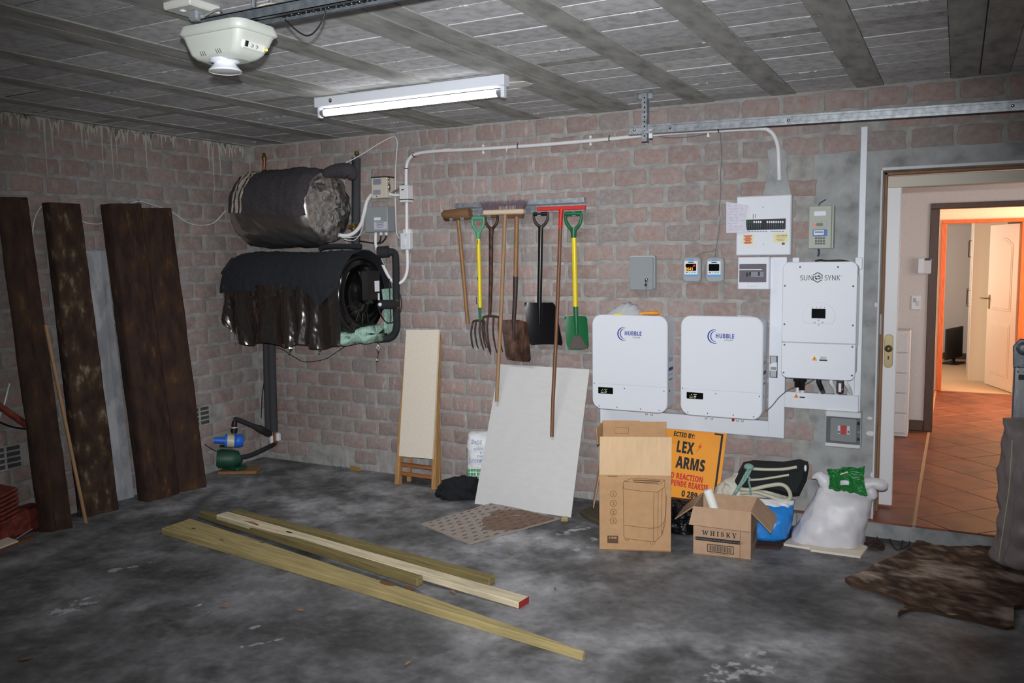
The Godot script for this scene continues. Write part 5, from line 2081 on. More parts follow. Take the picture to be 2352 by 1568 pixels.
	wbox(mt, "barcode_label", 1869, 528.5, 1892, 539.5, zm + 0.001, zm + 0.0022, M.label, 0.0)
	m = mb(mt)
	for k in 14:
		m.box(W(1872 + k * 1.35, 533, zm + 0.0025), Vector3(0.0016 if k % 3 else 0.0026, 0.009, 0.0005))
	part(mt, "barcode", m, M.ink)
	for a in 3:
		for b in 4:
			m = mb(mt)
			m.lathe(W(1874.3 + b * 6.0, 547 + a * 6.0, zm - 0.001), Vector3.BACK, [[0.007, 0], [0.006, 0.004], [0.0, 0.005]], 8)
			part(mt, "key", m, mk(c8(120, 126, 122), 0.5))
	m = mb(mt)
	m.tube(curve([W(1881, 472, 0.05), W(1884, 466, 0.04), W(1897, 458, 0.02)], 5), 0.0035, 6)
	m.tube(curve([W(1880, 571, 0.04), W(1881, 580, 0.02), W(1879, 588, 0.01)], 5), 0.006, 6)
	part(mt, "cable_tail", m, mk(c8(70, 80, 110), 0.6))
	# isolator with clear cover
	var zi := 0.085
	var iso := thing("isolator_enclosure", W(1937, 1028, 0.04), "grey isolator enclosure with clear window and red switch near the floor", "isolator")
	wround(iso, "case", 1895.5, 946, 1977, 1028, 0.0, zi, 0.006, mk(c8(204, 206, 208), 0.4), 0.004)
	wbox(iso, "window_well", 1897, 957.5, 1976, 1019, zi - 0.004, zi + 0.0015, mk(c8(92, 96, 98), 0.4), 0.0)
	wround(iso, "inner_plate", 1907, 961, 1967, 1014, zi, zi + 0.003, 0.008, mk(c8(142, 146, 146), 0.4), 0.001)
	wbox(iso, "breaker", 1924, 978, 1952, 997, zi + 0.002, zi + 0.008, M.white, 0.001)
	wbox(iso, "red_switch", 1930, 978, 1944.5, 997, zi + 0.006, zi + 0.016, M.red, 0.001)
	for px in [1924.5, 1946.5]:
		wbox(iso, "blue_marker", px, 989, px + 4, 994, zi + 0.007, zi + 0.009, mk(c8(50, 80, 130), 0.5), 0.0)
	wround(iso, "clear_cover", 1899, 959, 1975, 1018, zi + 0.02, zi + 0.023, 0.006, M.clear, 0.001)
	for py in [972, 992, 1008]:
		m = mb(iso)
		m.lathe(W(1972, py, zi + 0.002), Vector3.BACK, [[0.009, 0.0], [0.008, 0.012], [0.0, 0.014]], 12)
		part(iso, "cover_screw", m, M.black_gloss if py != 992 else M.greybox)


func build_conduit() -> void:
	var z := 0.03
	var t := thing("white_conduit", W(1480, 322, z), "white plastic conduit running under the ceiling line to the junction box", "conduit")
	var pts := [W(933, 430, z), W(933, 395, z), W(935, 375, z), W(942, 362, z), W(957, 353, z), W(1000, 347, z), W(1100, 342, z), W(1250, 332, z), W(1400, 319, z), W(1476, 311, z), W(1560, 304, z), W(1650, 299.5, z), W(1745, 295, z), W(1768, 301, z), W(1780, 316, z), W(1787, 340, z), W(1789, 380, z), W(1790, 412, 0.005)]
	var m := mb(t)
	m.tube(curve(pts, 6), 0.0125, 10)
	part(t, "pipe", m, M.pvc)
	for q in [[1025, 345], [1476, 310]]:
		m = mb(t)
		m.tube([W(q[0] - 8, q[1] + 0.8, z), W(q[0] + 10, q[1] - 0.8, z)], 0.0145, 10)
		part(t, "coupling", m, M.pvc)
	for q in [[1107, 342], [1354, 322], [1625, 302]]:
		m = mb(t)
		var p := W(q[0], q[1], z)
		m.box(p + Vector3(0, 0, -0.016), Vector3(0.012, 0.06, 0.012), 0.003)
		for e in [-1.0, 1.0]:
			m.lathe(p + Vector3(0, e * 0.024, -0.022), Vector3.BACK, [[0.009, 0.0], [0.009, 0.01], [0.004, 0.011], [0.0, 0.009]], 10)
		part(t, "saddle_clip", m, M.pvc)
	for q in [[933, 387, 1], [950, 357, 2], [1190, 336, 0], [1400, 319, 0], [1651, 299, 0]]:
		m = mb(t)
		var p := W(q[0], q[1], z)
		var ax: Vector3 = [Vector3.RIGHT, Vector3.UP, Vector3(1, 0.7, 0)][q[2]]
		m.lathe(p - ax.normalized() * 0.003, ax, [[0.0125, 0.0], [0.0145, 0.0], [0.0145, 0.006], [0.0125, 0.006]], 12)
		m.box(p + Vector3(0.003, 0.018, 0.01), Vector3(0.004, 0.012, 0.003))
		part(t, "cable_tie", m, M.black)
	m = mb(t)
	m.xf = m.xf * Transform3D(Basis(Vector3.BACK, -0.15), W(1164, 343, z + 0.01))
	m.prism(PackedVector2Array([Vector2(-0.008, 0.02), Vector2(0.008, 0.02), Vector2(0.002, -0.022)]), -0.002, 0.004)
	part(t, "tape_tag", m, M.pvc)
	# junction box, drop and isolator switch
	var jb := thing("junction_box", W(927, 464, 0.03), "white square junction box where the conduit turns down", "junction box")
	wbox(jb, "box", 917, 425, 936, 464, 0.0, 0.07, M.pvc, 0.003)
	wbox(jb, "slot", 922, 434, 927, 437, 0.07, 0.0705, M.black, 0.0)
	wbox(jb, "cable_tie", 916.5, 457, 937, 459, 0.0, 0.0715, M.black, 0.0)
	var dr := thing("drop_conduit", W(934, 500, z), "white conduit dropping from junction box to switch and looping to the grey box", "conduit")
	m = mb(dr)
	m.tube([W(934, 464, z), W(934.5, 540, z)], 0.0125, 10)
	part(dr, "upper_pipe", m, M.pvc)
	m = mb(dr)
	m.tube(curve([W(935, 572, z), W(936, 605, z), W(933, 630, 0.05), W(923, 647, 0.08), W(907, 650, 0.1), W(893, 635, 0.1), W(878, 605, 0.1), W(868, 580, 0.08), W(863, 560, 0.07), W(863, 535, 0.06)], 6), 0.0125, 10)
	part(dr, "loop_pipe", m, M.pvc)
	m = mb(dr)
	m.lathe(W(907, 650, 0.1), Vector3(1, 0.2, 0), [[0.0125, 0.0], [0.0145, 0.0], [0.0145, 0.006], [0.0125, 0.006]], 12)
	part(dr, "cable_tie", m, M.black)
	var sw := thing("isolator_switch", W(930, 572, 0.03), "white wall switch box on the drop conduit above the geyser end", "switch")
	wbox(sw, "backing", 926, 526, 943, 570, 0.0, 0.03, M.offwhite, 0.002)
	wround(sw, "plate", 919, 535, 941, 573, 0.03, 0.055, 0.008, M.white, 0.004)
	wbox(sw, "rocker", 926, 549, 932, 562, 0.055, 0.06, mk(c8(236, 228, 220), 0.4), 0.002)
	for q in [[932, 541], [927, 566]]:
		screw(sw, q[0], q[1], 0.056, 0.003, M.ink_soft)
	# thin cable: up from the switch, over, and down to the upper geyser, then along the side wall
	var cb := [W(917, 547, 0.04), W(911, 535, 0.02), W(909, 500, 0.01), W(908, 440, 0.012), W(909, 380, 0.012), W(912, 335, 0.012), W(910, 318, 0.014), W(900, 315, 0.02), W(870, 330, 0.05), W(830, 355, 0.12), W(790, 376, 0.2), W(752, 393, 0.3)]
	m = at_mb(cb[3])
	m.tube(curve(cb, 6), 0.0045, 6)
	solo("white_cable", cb[3], m, M.cable_white, "thin white cable arching from the switch box to the upper geyser", "cable")
	var sb := [L(518, 484, 0.09), L(490, 512, 0.02), L(455, 517, 0.015), L(425, 508, 0.015), L(397, 488, 0.015), L(350, 470, 0.015), L(315, 463, 0.012), L(280, 480, 0.012), L(240, 510, 0.012), L(215, 514, 0.012), L(190, 508, 0.012), L(140, 480, 0.012), L(105, 470, 0.012), L(88, 484, 0.012), L(78, 510, 0.012), L(74, 545, 0.012), L(70, 640, 0.012)]
	m = at_mb(sb[4])
	m.tube(curve(sb, 6), 0.0045, 6)
	solo("side_wall_cable", sb[4], m, M.cable_white, "thin white cable sagging along the side wall behind the sleepers", "cable")
	m = at_mb(L(317, 463, 0.01))
	m.lathe(L(317, 463, 0.0), Vector3.RIGHT, [[0.008, 0.0], [0.008, 0.01], [0.004, 0.016], [0.0, 0.016]], 8)
	m.box(L(317, 463, 0.012), Vector3(0.004, 0.026, 0.006))
	solo("cable_hook", L(317, 463, 0.01), m, M.chrome, "small metal hook in the side wall above the widest sleepers", "hook")
	# thin grey wire from the conduit down to the timers
	var wz := 0.01
	var gw := [W(1498, 309, 0.02), W(1530, 316, wz), W(1560, 316, wz), W(1600, 312, wz), W(1640, 304, wz), W(1653, 303, wz), W(1656, 325, wz), W(1658, 365, wz), W(1655, 400, wz), W(1656, 440, wz), W(1652, 480, wz), W(1654, 505, wz), W(1650, 540, wz), W(1645, 570, wz), W(1643, 590, 0.02)]
	m = at_mb(gw[8])
	m.tube(curve(gw, 5), 0.0025, 5)
	solo("timer_wire", gw[8], m, M.wire_grey, "thin grey wire hanging from the conduit down to the timers", "wire")
	var gw2 := [W(1645, 571, wz), W(1635, 577, wz), W(1615, 580, wz), W(1600, 588, 0.02)]
	m = at_mb(gw2[1])
	m.tube(curve(gw2, 5), 0.002, 5)
	solo("timer_link_wire", gw2[1], m, M.wire_grey, "short grey wire linking the two timers", "wire")
	# beige controller and chrome valve, grey control box with glands
	var bb := thing("geyser_controller", W(868, 455, 0.03), "beige control box with two printed labels beside the upper geyser", "control box")
	wbox(bb, "case", 853, 407, 888, 455, 0.0, 0.09, M.beige, 0.003)
	wbox(bb, "lid_edge", 851.5, 405, 889, 408, 0.0, 0.093, M.steel_dark, 0.001)
	wbox(bb, "display_label", 857, 411, 875, 424, 0.09, 0.0908, mk(c8(136, 136, 158), 0.4), 0.0)
	wbox(bb, "display_label", 857, 436, 874, 447, 0.09, 0.0908, mk(c8(146, 146, 164), 0.4), 0.0)
	m = mb(bb)
	m.lathe(W(865, 451, 0.09), Vector3.BACK, [[0.005, 0.0], [0.004, 0.002], [0, 0.003]], 8)
	part(bb, "lock", m, M.ink_soft)
	m = mb(bb)
	m.tube([W(888, 443, 0.05), W(896, 443, 0.05)], 0.011, 8)
	m.tube(curve([W(893, 444, 0.05), W(900, 447, 0.05), W(910, 448, 0.045), W(918, 447, 0.04)], 4), 0.011, 8)
	part(bb, "side_conduit", m, M.pvc)
	var cv := thing("air_valve", W(893, 432, 0.06), "shiny chrome air vent valve beside the beige control box", "valve")
	m = mb(cv)
	m.lathe(W(893, 433, 0.06), Vector3.UP, [[0.006, -0.02], [0.012, -0.005], [0.014, 0.0], [0.014, 0.028], [0.008, 0.036], [0.007, 0.06], [0.011, 0.064], [0.012, 0.078], [0.0, 0.085]], 14)
	part(cv, "body", m, M.chrome)
	m = mb(cv)
	m.tube(curve([W(891, 434, 0.06), W(896, 446, 0.05), W(905, 440, 0.04), W(917, 434, 0.035), W(921, 427, 0.03), W(928, 424, 0.03)], 5), 0.008, 8)
	part(cv, "grey_hose", m, M.wire_grey)
	var gb := thing("pump_control_box", W(865, 534, 0.03), "grey square control box with white data labels and cable glands", "control box")
	wround(gb, "case", 838, 474, 890, 533, 0.0, 0.1, 0.008, M.greybox, 0.004)
	wbox(gb, "label", 859, 499, 874, 506, 0.1, 0.1008, M.label, 0.0)
	wbox(gb, "label", 859, 509, 889, 527, 0.1, 0.1008, mk(c8(192, 194, 204), 0.6), 0.0)
	m = mb(gb)
	for i in 4:
		m.box(W(873, 511.5 + i * 3.6, 0.1012), Vector3(0.07 - 0.014 * (i % 2), 0.003, 0.0005))
	part(gb, "print", m, M.ink_soft)
	for px in [863, 875, 887]:
		m = mb(gb)
		m.lathe(W(px, 533, 0.06), Vector3.DOWN, [[0.011, 0.0], [0.013, 0.004], [0.013, 0.018], [0.009, 0.024], [0.0, 0.024]], 10)
		part(gb, "gland", m, M.pvc)
	var gl := ["middle", "end"]
	var cable := [[W(875, 538, 0.06), W(874, 550, 0.06), W(868, 558, 0.06), W(850, 557, 0.08), W(825, 553, 0.1)], [W(887, 538, 0.06), W(885, 548, 0.06), W(876, 557, 0.06), W(862, 560, 0.07)]]
	for c in cable:
		m = at_mb(c[1])
		m.tube(curve(c, 5), 0.006, 6)
		solo("black_gland_cable", c[1], m, M.black, "black cable curving from the %s gland of the grey control box" % gl[cable.find(c)], "cable", "gland cables")


# ---------------------------------------------------------------- railway sleepers and boards on the side wall
# a worn beam: the four corners of its front face (bottom left, bottom right, top right, top left) and its depth
func worn_beam(t: Node3D, called: String, bl: Vector3, br: Vector3, tr: Vector3, tl: Vector3, depth: float, mat: Material, amp: float, sd: int) -> MeshInstance3D:
	var back := -(br - bl).cross(tl - bl).normalized() * depth
	var nz := FastNoiseLite.new()
	nz.seed = sd
	nz.frequency = 2.2
	nz.fractal_octaves = 3
	var sec := [Vector2(0.06, 0), Vector2(0.35, 0), Vector2(0.65, 0), Vector2(0.94, 0), Vector2(1, 0.08), Vector2(1, 0.5), Vector2(1, 0.92), Vector2(0.94, 1), Vector2(0.5, 1), Vector2(0.06, 1), Vector2(0, 0.92), Vector2(0, 0.5), Vector2(0, 0.08)]
	var n := 22
	var rings := []
	for i in n + 1:
		var v := float(i) / n
		var ring := []
		for k in sec.size():
			var s: Vector2 = sec[k]
			var p := bl.lerp(tl, v).lerp(br.lerp(tr, v), s.x) + back * s.y
			var d := Vector3(nz.get_noise_3d(p.x * 3.0, p.y * 1.6, p.z * 3.0), 0.0, nz.get_noise_3d(p.x * 3.0 + 40.0, p.y * 1.6, p.z * 3.0))
			if i == 0:
				d = Vector3.ZERO
				p.y = 0.0 if called != "board" else p.y
			ring.append(p + d * amp)
		rings.append(ring)
	var m := mb(t)
	m.smooth(1)
	var c := (bl + br + tr + tl) * 0.25 + back * 0.5
	var ns := sec.size()
	for i in n:
		var ci: Vector3 = (rings[i][0] + rings[i][8]) * 0.5
		for k in ns:
			m.quad_o(rings[i][k], rings[i][(k + 1) % ns], rings[i + 1][(k + 1) % ns], rings[i + 1][k], ci)
	m.flat()
	for e in [0, n]:
		var mid := Vector3.ZERO
		for p in rings[e]:
			mid += p / ns
		for k in ns:
			m.tri_o(mid, rings[e][k], rings[e][(k + 1) % ns], c)
	return part(t, called, m, mat)


func build_sleepers() -> void:
	var spec := [
		["dark railway sleeper at the end of the row, beside the rusty channel", [88, 1222], [123, 1222], [36, 452], [-14, 452], 0.16, 0.125, 0, 1],
		["narrow dark railway sleeper tight against the end sleeper and the thin dowel", [124, 1219], [168, 1212], [64, 460], [22, 459], 0.12, 0.12, 1, 2],
		["railway sleeper with pale lichen patches on its face, standing alone", [194, 1189], [275, 1170], [186, 468], [112, 464], 0.14, 0.14, 4, 3],
		["plain dark railway sleeper standing proud of its neighbour", [341, 1154], [414, 1133], [326, 467], [253, 467], 0.15, 0.17, 2, 4],
		["reddish railway sleeper set back beside the plain one near the corner", [412, 1131], [476, 1118], [394, 477], [322, 477], 0.13, 0.12, 3, 5]]
	for s in spec:
		var bl := G(s[1][0], s[1][1])
		var br := G(s[2][0], s[2][1])
		var tr := L(s[3][0], s[3][1], s[6])
		var tl := L(s[4][0], s[4][1], s[6])
		var t := thing("railway_sleeper", (bl + br) / 2, s[0], "railway sleeper", "railway sleepers leaning on the side wall")
		worn_beam(t, "timber", bl, br, tr, tl, s[5] * 0.8, M.sleeper_pale if s[7] == 4 else M.sleeper[s[7]], 0.005, s[8])
	# flat grey board between them
	var bl := G(255, 1154)
	var br := G(308, 1141)
	var tr := L(243, 576, 0.03)
	var tl := L(178, 576, 0.03)
	var p := (bl + br) / 2
	var m := at_mb(p)
	slab4(m, bl, br, tr, tl, 0.02)
	solo("fibre_cement_board", p, m, M.asbestos, "pale grey weathered board standing between two railway sleepers", "board")
	# thin dowel
	var a := G(198, 1203)
	var b := L(104, 745, 0.27)
	m = at_mb(a)
	m.tube([a + Vector3(0, 0.006, 0), a.lerp(b, 0.5), b], 0.011, 10)
	solo("wooden_dowel", a, m, M.handle_pale, "thin pale wooden dowel leaning between the railway sleepers", "dowel")


# a slab from the corners of its front face
func slab4(m: MB, bl: Vector3, br: Vector3, tr: Vector3, tl: Vector3, th: float) -> void:
	var d := -(br - bl).cross(tl - bl).normalized() * th
	var c := (bl + br + tr + tl) * 0.25 + d * 0.5
	m.quad_o(bl, br, tr, tl, c)
	m.quad_o(bl + d, br + d, tr + d, tl + d, c)
	m.quad_o(bl, br, br + d, bl + d, c)
	m.quad_o(tl, tr, tr + d, tl + d, c)
	m.quad_o(bl, tl, tl + d, bl + d, c)
	m.quad_o(br, tr, tr + d, br + d, c)


# ---------------------------------------------------------------- water heaters
func build_geysers() -> void:
	var nz := FastNoiseLite.new()
	nz.seed = 31
	nz.frequency = 3.0
	nz.fractal_octaves = 3
	# ---- upper: foil wrapped cylinder
	var cy := 2.015
	var cz := 0.325
	var R := 0.262
	var xa := 0.26
	var xb := 1.10
	var t := thing("upper_water_heater", Vector3((xa + xb) / 2, cy - R, cz), "upper horizontal geyser wrapped in crinkled silver foil under a striped blanket", "water heater")
	var body := func(u: float, a: float, extra: float) -> Vector3:
		var e := pow(absf(u * 2.0 - 1.0), 9.0)
		var r := R * sqrt(maxf(0.0, 1.0 - e)) + extra
		var x := lerpf(xa, xb, u)
		var q := Vector3(x, cy + cos(a) * r, cz + sin(a) * r)
		r += 0.016 * nz.get_noise_3d(q.x * 1.5, q.y * 4.0, q.z * 4.0) * (1.0 - e) + 0.012 * maxf(0.0, sin(a * 2.0 + 1.0)) * (1.0 - e)
		return Vector3(x + 0.02 * e * nz.get_noise_3d(q.y * 6.0, q.z * 6.0, 3.0), cy + cos(a) * r * 1.02, cz + sin(a) * r)
	var m := mb(t)
	m.grid(func(u: float, v: float) -> Vector3:
		return body.call(0.5 - 0.5 * cos(PI * u), TAU * v, 0.0), 60, 56, 0.0, true)
	part(t, "foil_wrap", m, M.foil_mid)
	# crinkled foil end facing the switch box
	m = mb(t)
	m.grid(func(u: float, v: float) -> Vector3:
		var r: float = (R - 0.012) * u
		var a := TAU * v
		var bulge := 0.05 * (1.0 - u * u)
		var q := Vector3(xb - 0.035 + bulge, cy + cos(a) * r, cz + sin(a) * r)
		return q + Vector3(0.035 * nz.get_noise_3d(q.y * 7.0, q.z * 7.0, 9.0), 0, 0), 12, 36, 0.0, true)
	part(t, "foil_end", m, M.foil_bright)
	# striped blanket over the top
	var bl := thing("striped_blanket", Vector3(0.7, cy + R, cz), "charcoal blanket with three cream stripes draped over the upper geyser", "blanket")
	m = mb(bl)
	var cover := func(u: float, v: float, extra: float) -> Vector3:
		var a := lerpf(-1.6, 1.62 + 0.22 * u, v)
		var right := 0.985 - 0.05 * clampf((a - 0.35) / 1.0, 0.0, 1.0)
		var x := lerpf(0.012, right, u)
		return body.call(x, a, 0.014 + extra + 0.008 * nz.get_noise_2d(u * 5.0, v * 7.0))
	m.grid(func(u: float, v: float) -> Vector3: return cover.call(u, v, 0.0), 44, 36, 0.005, true)
	part(bl, "cloth", m, M.blanket)
	for s in [[0.150, 0.168], [0.192, 0.232], [0.256, 0.274]]:
		m = mb(bl)
		m.grid(func(u: float, v: float) -> Vector3: return cover.call(lerpf(s[0], s[1], u), v, 0.0025), 4, 36, 0.002, true)
		part(bl, "stripe", m, M.stripe)
	# rolled up end of the blanket
	m = mb(bl)
	var rp := [W(742, 400, 0.42), W(770, 392, 0.40), W(795, 392, 0.38), W(806, 400, 0.36), W(804, 412, 0.36)]
	m.tube(curve(rp, 5), [0.02, 0.03, 0.036, 0.04, 0.044, 0.046, 0.048, 0.05, 0.052, 0.054, 0.056, 0.056, 0.056, 0.055, 0.052, 0.05, 0.045, 0.04, 0.034, 0.026, 0.012], 12)
	part(bl, "rolled_end", m, M.blanket)
	# brass drain fittings and white hose at the end
	var hose := [W(853, 447, 0.05), W(843, 462, 0.09), W(836, 490, 0.12), W(829, 515, 0.17), W(815, 533, 0.24), W(798, 541, 0.3), W(778, 540, 0.36)]
	m = at_mb(hose[3])
	m.tube(curve(hose, 6), 0.014, 10)
	solo("white_hose", hose[3], m, M.pvc, "thick white conduit curving from the beige box into the upper geyser", "conduit")
	var thin := [[W(852, 449, 0.05), W(844, 470, 0.08), W(837, 500, 0.12), W(832, 525, 0.16), W(822, 545, 0.22), W(808, 553, 0.28), W(790, 549, 0.33)], [W(838, 530, 0.08), W(828, 540, 0.16), W(810, 545, 0.26), W(785, 546, 0.34)]]
	for c in thin:
		m = at_mb(c[2])
		m.tube(curve(c, 5), 0.0035, 5)
		solo("thin_white_wire", c[2], m, M.cable_white, "thin white wire looping from the %s box to the upper geyser end" % ("beige" if c.size() > 5 else "grey"), "wire", "wires at the upper geyser")
	var vp := W(812, 520, 0.12)
	var vv := thing("brass_valve", vp, "dull brass valve on the black pipe beside the upper geyser", "valve")
	m = mb(vv)
	m.tube([W(800, 521, 0.2), W(824, 521, 0.1)], 0.017, 10)
	m.lathe(W(812, 521, 0.15), Vector3.UP, [[0.02, -0.02], [0.02, 0.02], [0.012, 0.03], [0.0, 0.03]], 10)
	part(vv, "body", m, M.brass_old)
	m = mb(vv)
	m.box(W(813, 512, 0.17), Vector3(0.03, 0.01, 0.012), 0.003)
	part(vv, "lever", m, M.green)
	# copper stub by the side wall and the lagged riser with its green cap
	var cp := W(606, 395, 0.3)
	var stub := thing("copper_stub_pipe", cp, "short upright copper pipe with brass cap above the upper geyser", "pipe")
	m = mb(stub)
	m.tube([W(606, 400, 0.25), W(607, 366, 0.25)], 0.013, 10)
	part(stub, "pipe", m, M.copper)
	m = mb(stub)
	m.lathe(W(607, 368, 0.25), Vector3.UP, [[0.017, 0.0], [0.018, 0.012], [0.018, 0.028], [0.013, 0.034], [0.013, 0.05], [0.006, 0.056], [0.0, 0.056]], 10)
	part(stub, "brass_cap", m, M.brass_old)
	var rz := 0.09
	var riser := thing("lagged_riser_pipe", W(818, 560, rz), "upright black foam lagged pipe with brass top beside the control boxes", "pipe")
	m = mb(riser)
	m.tube([W(819, 566, rz), W(819.5, 460, rz), W(820, 363, rz)], 0.027, 14)
	part(riser, "lagging", m, M.foam_pipe)
	m = mb(riser)
	m.tube([W(812, 566, 0.05), W(813, 362, 0.05)], 0.016, 8)
	part(riser, "second_pipe", m, M.rubber)
	m = mb(riser)
	m.lathe(W(820, 365, rz), Vector3.UP, [[0.011, 0.0], [0.011, 0.03], [0.018, 0.032], [0.018, 0.05], [0.013, 0.054]], 10)
	part(riser, "brass_top", m, M.brass_old)
	m = mb(riser)
	m.lathe(W(820, 350, rz), Vector3.UP, [[0.014, -0.004], [0.014, 0.006], [0.009, 0.014], [0.0, 0.016]], 10)
	part(riser, "green_cap", m, mk(c8(40, 160, 70), 0.5))

	# ---- lower: black drum with dark blanket and hanging foil
	var ly := 1.385
	var lz := 0.33
	var LR := 0.285
	var la := 0.36
	var lb := 1.36
	var g := thing("lower_water_heater", Vector3((la + lb) / 2, ly - LR, lz), "lower horizontal geyser with black end cover and hanging crinkled foil", "water heater")
	m = mb(g)
	m.lathe(Vector3(la, ly, lz), Vector3.RIGHT, [[0.0, 0.0], [LR * 0.7, 0.004], [LR * 0.95, 0.03], [LR, 0.07], [LR, lb - la - 0.05], [LR * 0.97, lb - la - 0.02], [LR * 0.92, lb - la - 0.02]], 36)
	part(g, "drum", m, M.black)
	m = mb(g)
	m.lathe(Vector3(lb - 0.03, ly, lz), Vector3.RIGHT, [[LR * 0.93, 0.0], [LR * 0.9, 0.02], [LR * 0.72, 0.035], [LR * 0.7, 0.022], [LR * 0.45, 0.03], [LR * 0.42, 0.05], [0.0, 0.055]], 32)
	var cap := part(g, "end_cover", m, M.black_gloss)
	# moulded element cover with stickers
	m = mb(g)
	m.box(Vector3(lb + 0.05, ly + 0.07, lz + 0.0), Vector3(0.09, 0.26, 0.2), 0.03)
	var ec := part(g, "element_cover", m, M.black_gloss)
	for q in [[866, 657, 0.075, 0.055], [870, 681, 0.05, 0.02]]:
		m = mb(g)
		var sp := L(q[0], q[1], lb + 0.096)
		m.box(sp, Vector3(0.001, q[2], q[3]))
		inst("sticker", m.mesh(M.label), ec)
	m = mb(g)
	for k in 5:
		var a := -0.4 - k * 0.35
		m.tube([Vector3(lb + 0.0, ly + sin(a) * LR * 0.45, lz + cos(a) * LR * 0.45), Vector3(lb - 0.004, ly + sin(a) * LR * 0.8, lz + cos(a) * LR * 0.85)], 0.006, 5)
	inst("cover_ribs", m.mesh(M.black), cap)
	# foil curtain hanging over the front
	m = mb(g)
	m.grid(func(u: float, v: float) -> Vector3:
		var x := lerpf(la - 0.06, lb + 0.02, u)
		var fold := 0.021 * sin(u * 40.0 + 2.0 * sin(u * 9.0)) + 0.006 * nz.get_noise_2d(u * 16.0, v * 3.0)
		var top := Vector3(x, ly + 0.06, lz + LR + 0.012)
		var y := lerpf(ly + 0.08, 1.04 + 0.015 * sin(u * 21.0), v)
		var z := lz + LR + 0.016 + fold * (0.5 + 0.55 * v) + 0.012 * v
		y += 0.18 * maxf(0.0, 0.12 - u) * v * 8.0
		return Vector3(x + 0.02 * sin(v * 5.0 + u * 17.0) * v, y, z), 90, 24, 0.001, true)
	part(g, "foil_curtain", m, M.foil)
	m = mb(g)
	m.grid(func(u: float, v: float) -> Vector3:
		var a := lerpf(PI * 0.5, PI * 1.3, u)
		return Vector3(lerpf(la - 0.02, lb - 0.12, v), ly + cos(a) * (LR + 0.03) - 0.04 * sin(PI * u), lz + sin(a) * (LR + 0.02)), 10, 12, 0.001)
	part(g, "foil_underside", m, M.foil)
	# torn strips of foil
	for q in [[[538, 655], [535, 690], [533, 735], [528, 785]], [[545, 650], [541, 700], [537, 745], [541, 790]], [[664, 788], [668, 800], [663, 812]], [[745, 785], [738, 798], [732, 811]], [[868, 782], [869, 800], [866, 828]]]:
		m = mb(g)
		var pts := []
		for p in q:
			pts.append(W(p[0], p[1], 0.6 if p[0] < 700 and p[1] < 700 else 0.55))
		pts = curve(pts, 4)
		for i in pts.size() - 1:
			var w: float = 0.012 * (1.0 - 0.6 * float(i) / pts.size())
			var n := Vector3(w, 0, w * sin(i * 1.3))
			var n2 := Vector3(w, 0, w * sin((i + 1) * 1.3))
			m.quad(pts[i] - n, pts[i + 1] - n2, pts[i + 1] + n2, pts[i] + n)
		part(g, "torn_foil", m, M.foil_bright)
	# insulation batts showing underneath
	for q in [[1.14, 1.30, 1.03, 1.13, 0.2, 0.5], [1.26, 1.42, 1.04, 1.16, 0.12, 0.42]]:
		m = mb(g)
		m.grid(func(u: float, v: float) -> Vector3:
			var a := TAU * v
			var c := Vector3(lerpf(q[0], q[1], u), (q[2] + q[3]) / 2, (q[4] + q[5]) / 2)
			var sq := func(s: float) -> float: return signf(s) * pow(absf(s), 0.5)
			var k := 1.0 if u > 0.01 and u < 0.99 else 0.0
			return c + Vector3(0, sq.call(cos(a)) * (q[3] - q[2]) * 0.5 * k + 0.01 * nz.get_noise_2d(u * 9.0, v * 9.0), sq.call(sin(a)) * (q[5] - q[4]) * 0.5 * k), 10, 24, 0.0, true)
		part(g, "insulation_batt", m, M.batt)
	m = mb(g)
	m.grid(func(u: float, v: float) -> Vector3:
		return Vector3(1.40 + 0.01 * sin(v * 4.0), lerpf(1.1, 1.42, v), lerpf(0.03, 0.16, u)), 6, 8, 0.02)
	part(g, "insulation_batt", m, M.batt)
	m = mb(g)
	m.ball(W(550, 733, 0.6), Vector3(0.045, 0.035, 0.03), 10, 8)
	part(g, "insulation_wad", m, M.batt_yellow)
	# dark blanket on the lower drum
	var db := thing("dark_blanket", Vector3(0.9, ly + LR, lz), "plain dark charcoal blanket draped over the lower geyser", "blanket")
	m = mb(db)
	m.grid(func(u: float, v: float) -> Vector3:
		var flap := 0.30 * maxf(0.0, 1.0 - absf(u - 0.86) / 0.14)
		var a := lerpf(-1.5, 1.42 - 0.10 * u + flap, v)
		var x := lerpf(la - 0.06, lb + 0.02, u)
		var r := LR + 0.03 + 0.014 * nz.get_noise_2d(u * 7.0, v * 5.0) + 0.012 * sin(u * 9.0) * v
		var drop := maxf(0.0, a - 1.2) * 0.1
		return Vector3(x - 0.03 * v * (1.0 - u), ly + cos(a) * r - drop, lz + sin(minf(a, PI / 2)) * r), 44, 26, 0.007, true)
	part(db, "cloth", m, M.blanket_dark)
	m = mb(db)
	m.grid(func(u: float, v: float) -> Vector3:
		return Vector3(lerpf(la - 0.1, la - 0.02, u), lerpf(ly + 0.26, ly + 0.16, v) + 0.02 * sin(u * 4.0), lz + 0.17 + 0.1 * v + 0.02 * sin(u * 9.0)), 8, 8, 0.012, true)
	part(db, "hanging_corner", m, M.blanket_dark)
	m = mb(db)
	m.tube(curve([W(735, 571, 0.33), W(750, 566, 0.33), W(790, 565, 0.33), W(830, 566, 0.3)], 5), 0.018, 8)
	part(db, "fold", m, M.blanket_dark)
	# black pipes round the lower geyser
	var pz := 0.1
	var bp := thing("black_bend_pipe", W(907, 700, pz), "black rubber pipe bending round the end of the lower geyser", "pipe")
	m = mb(bp)
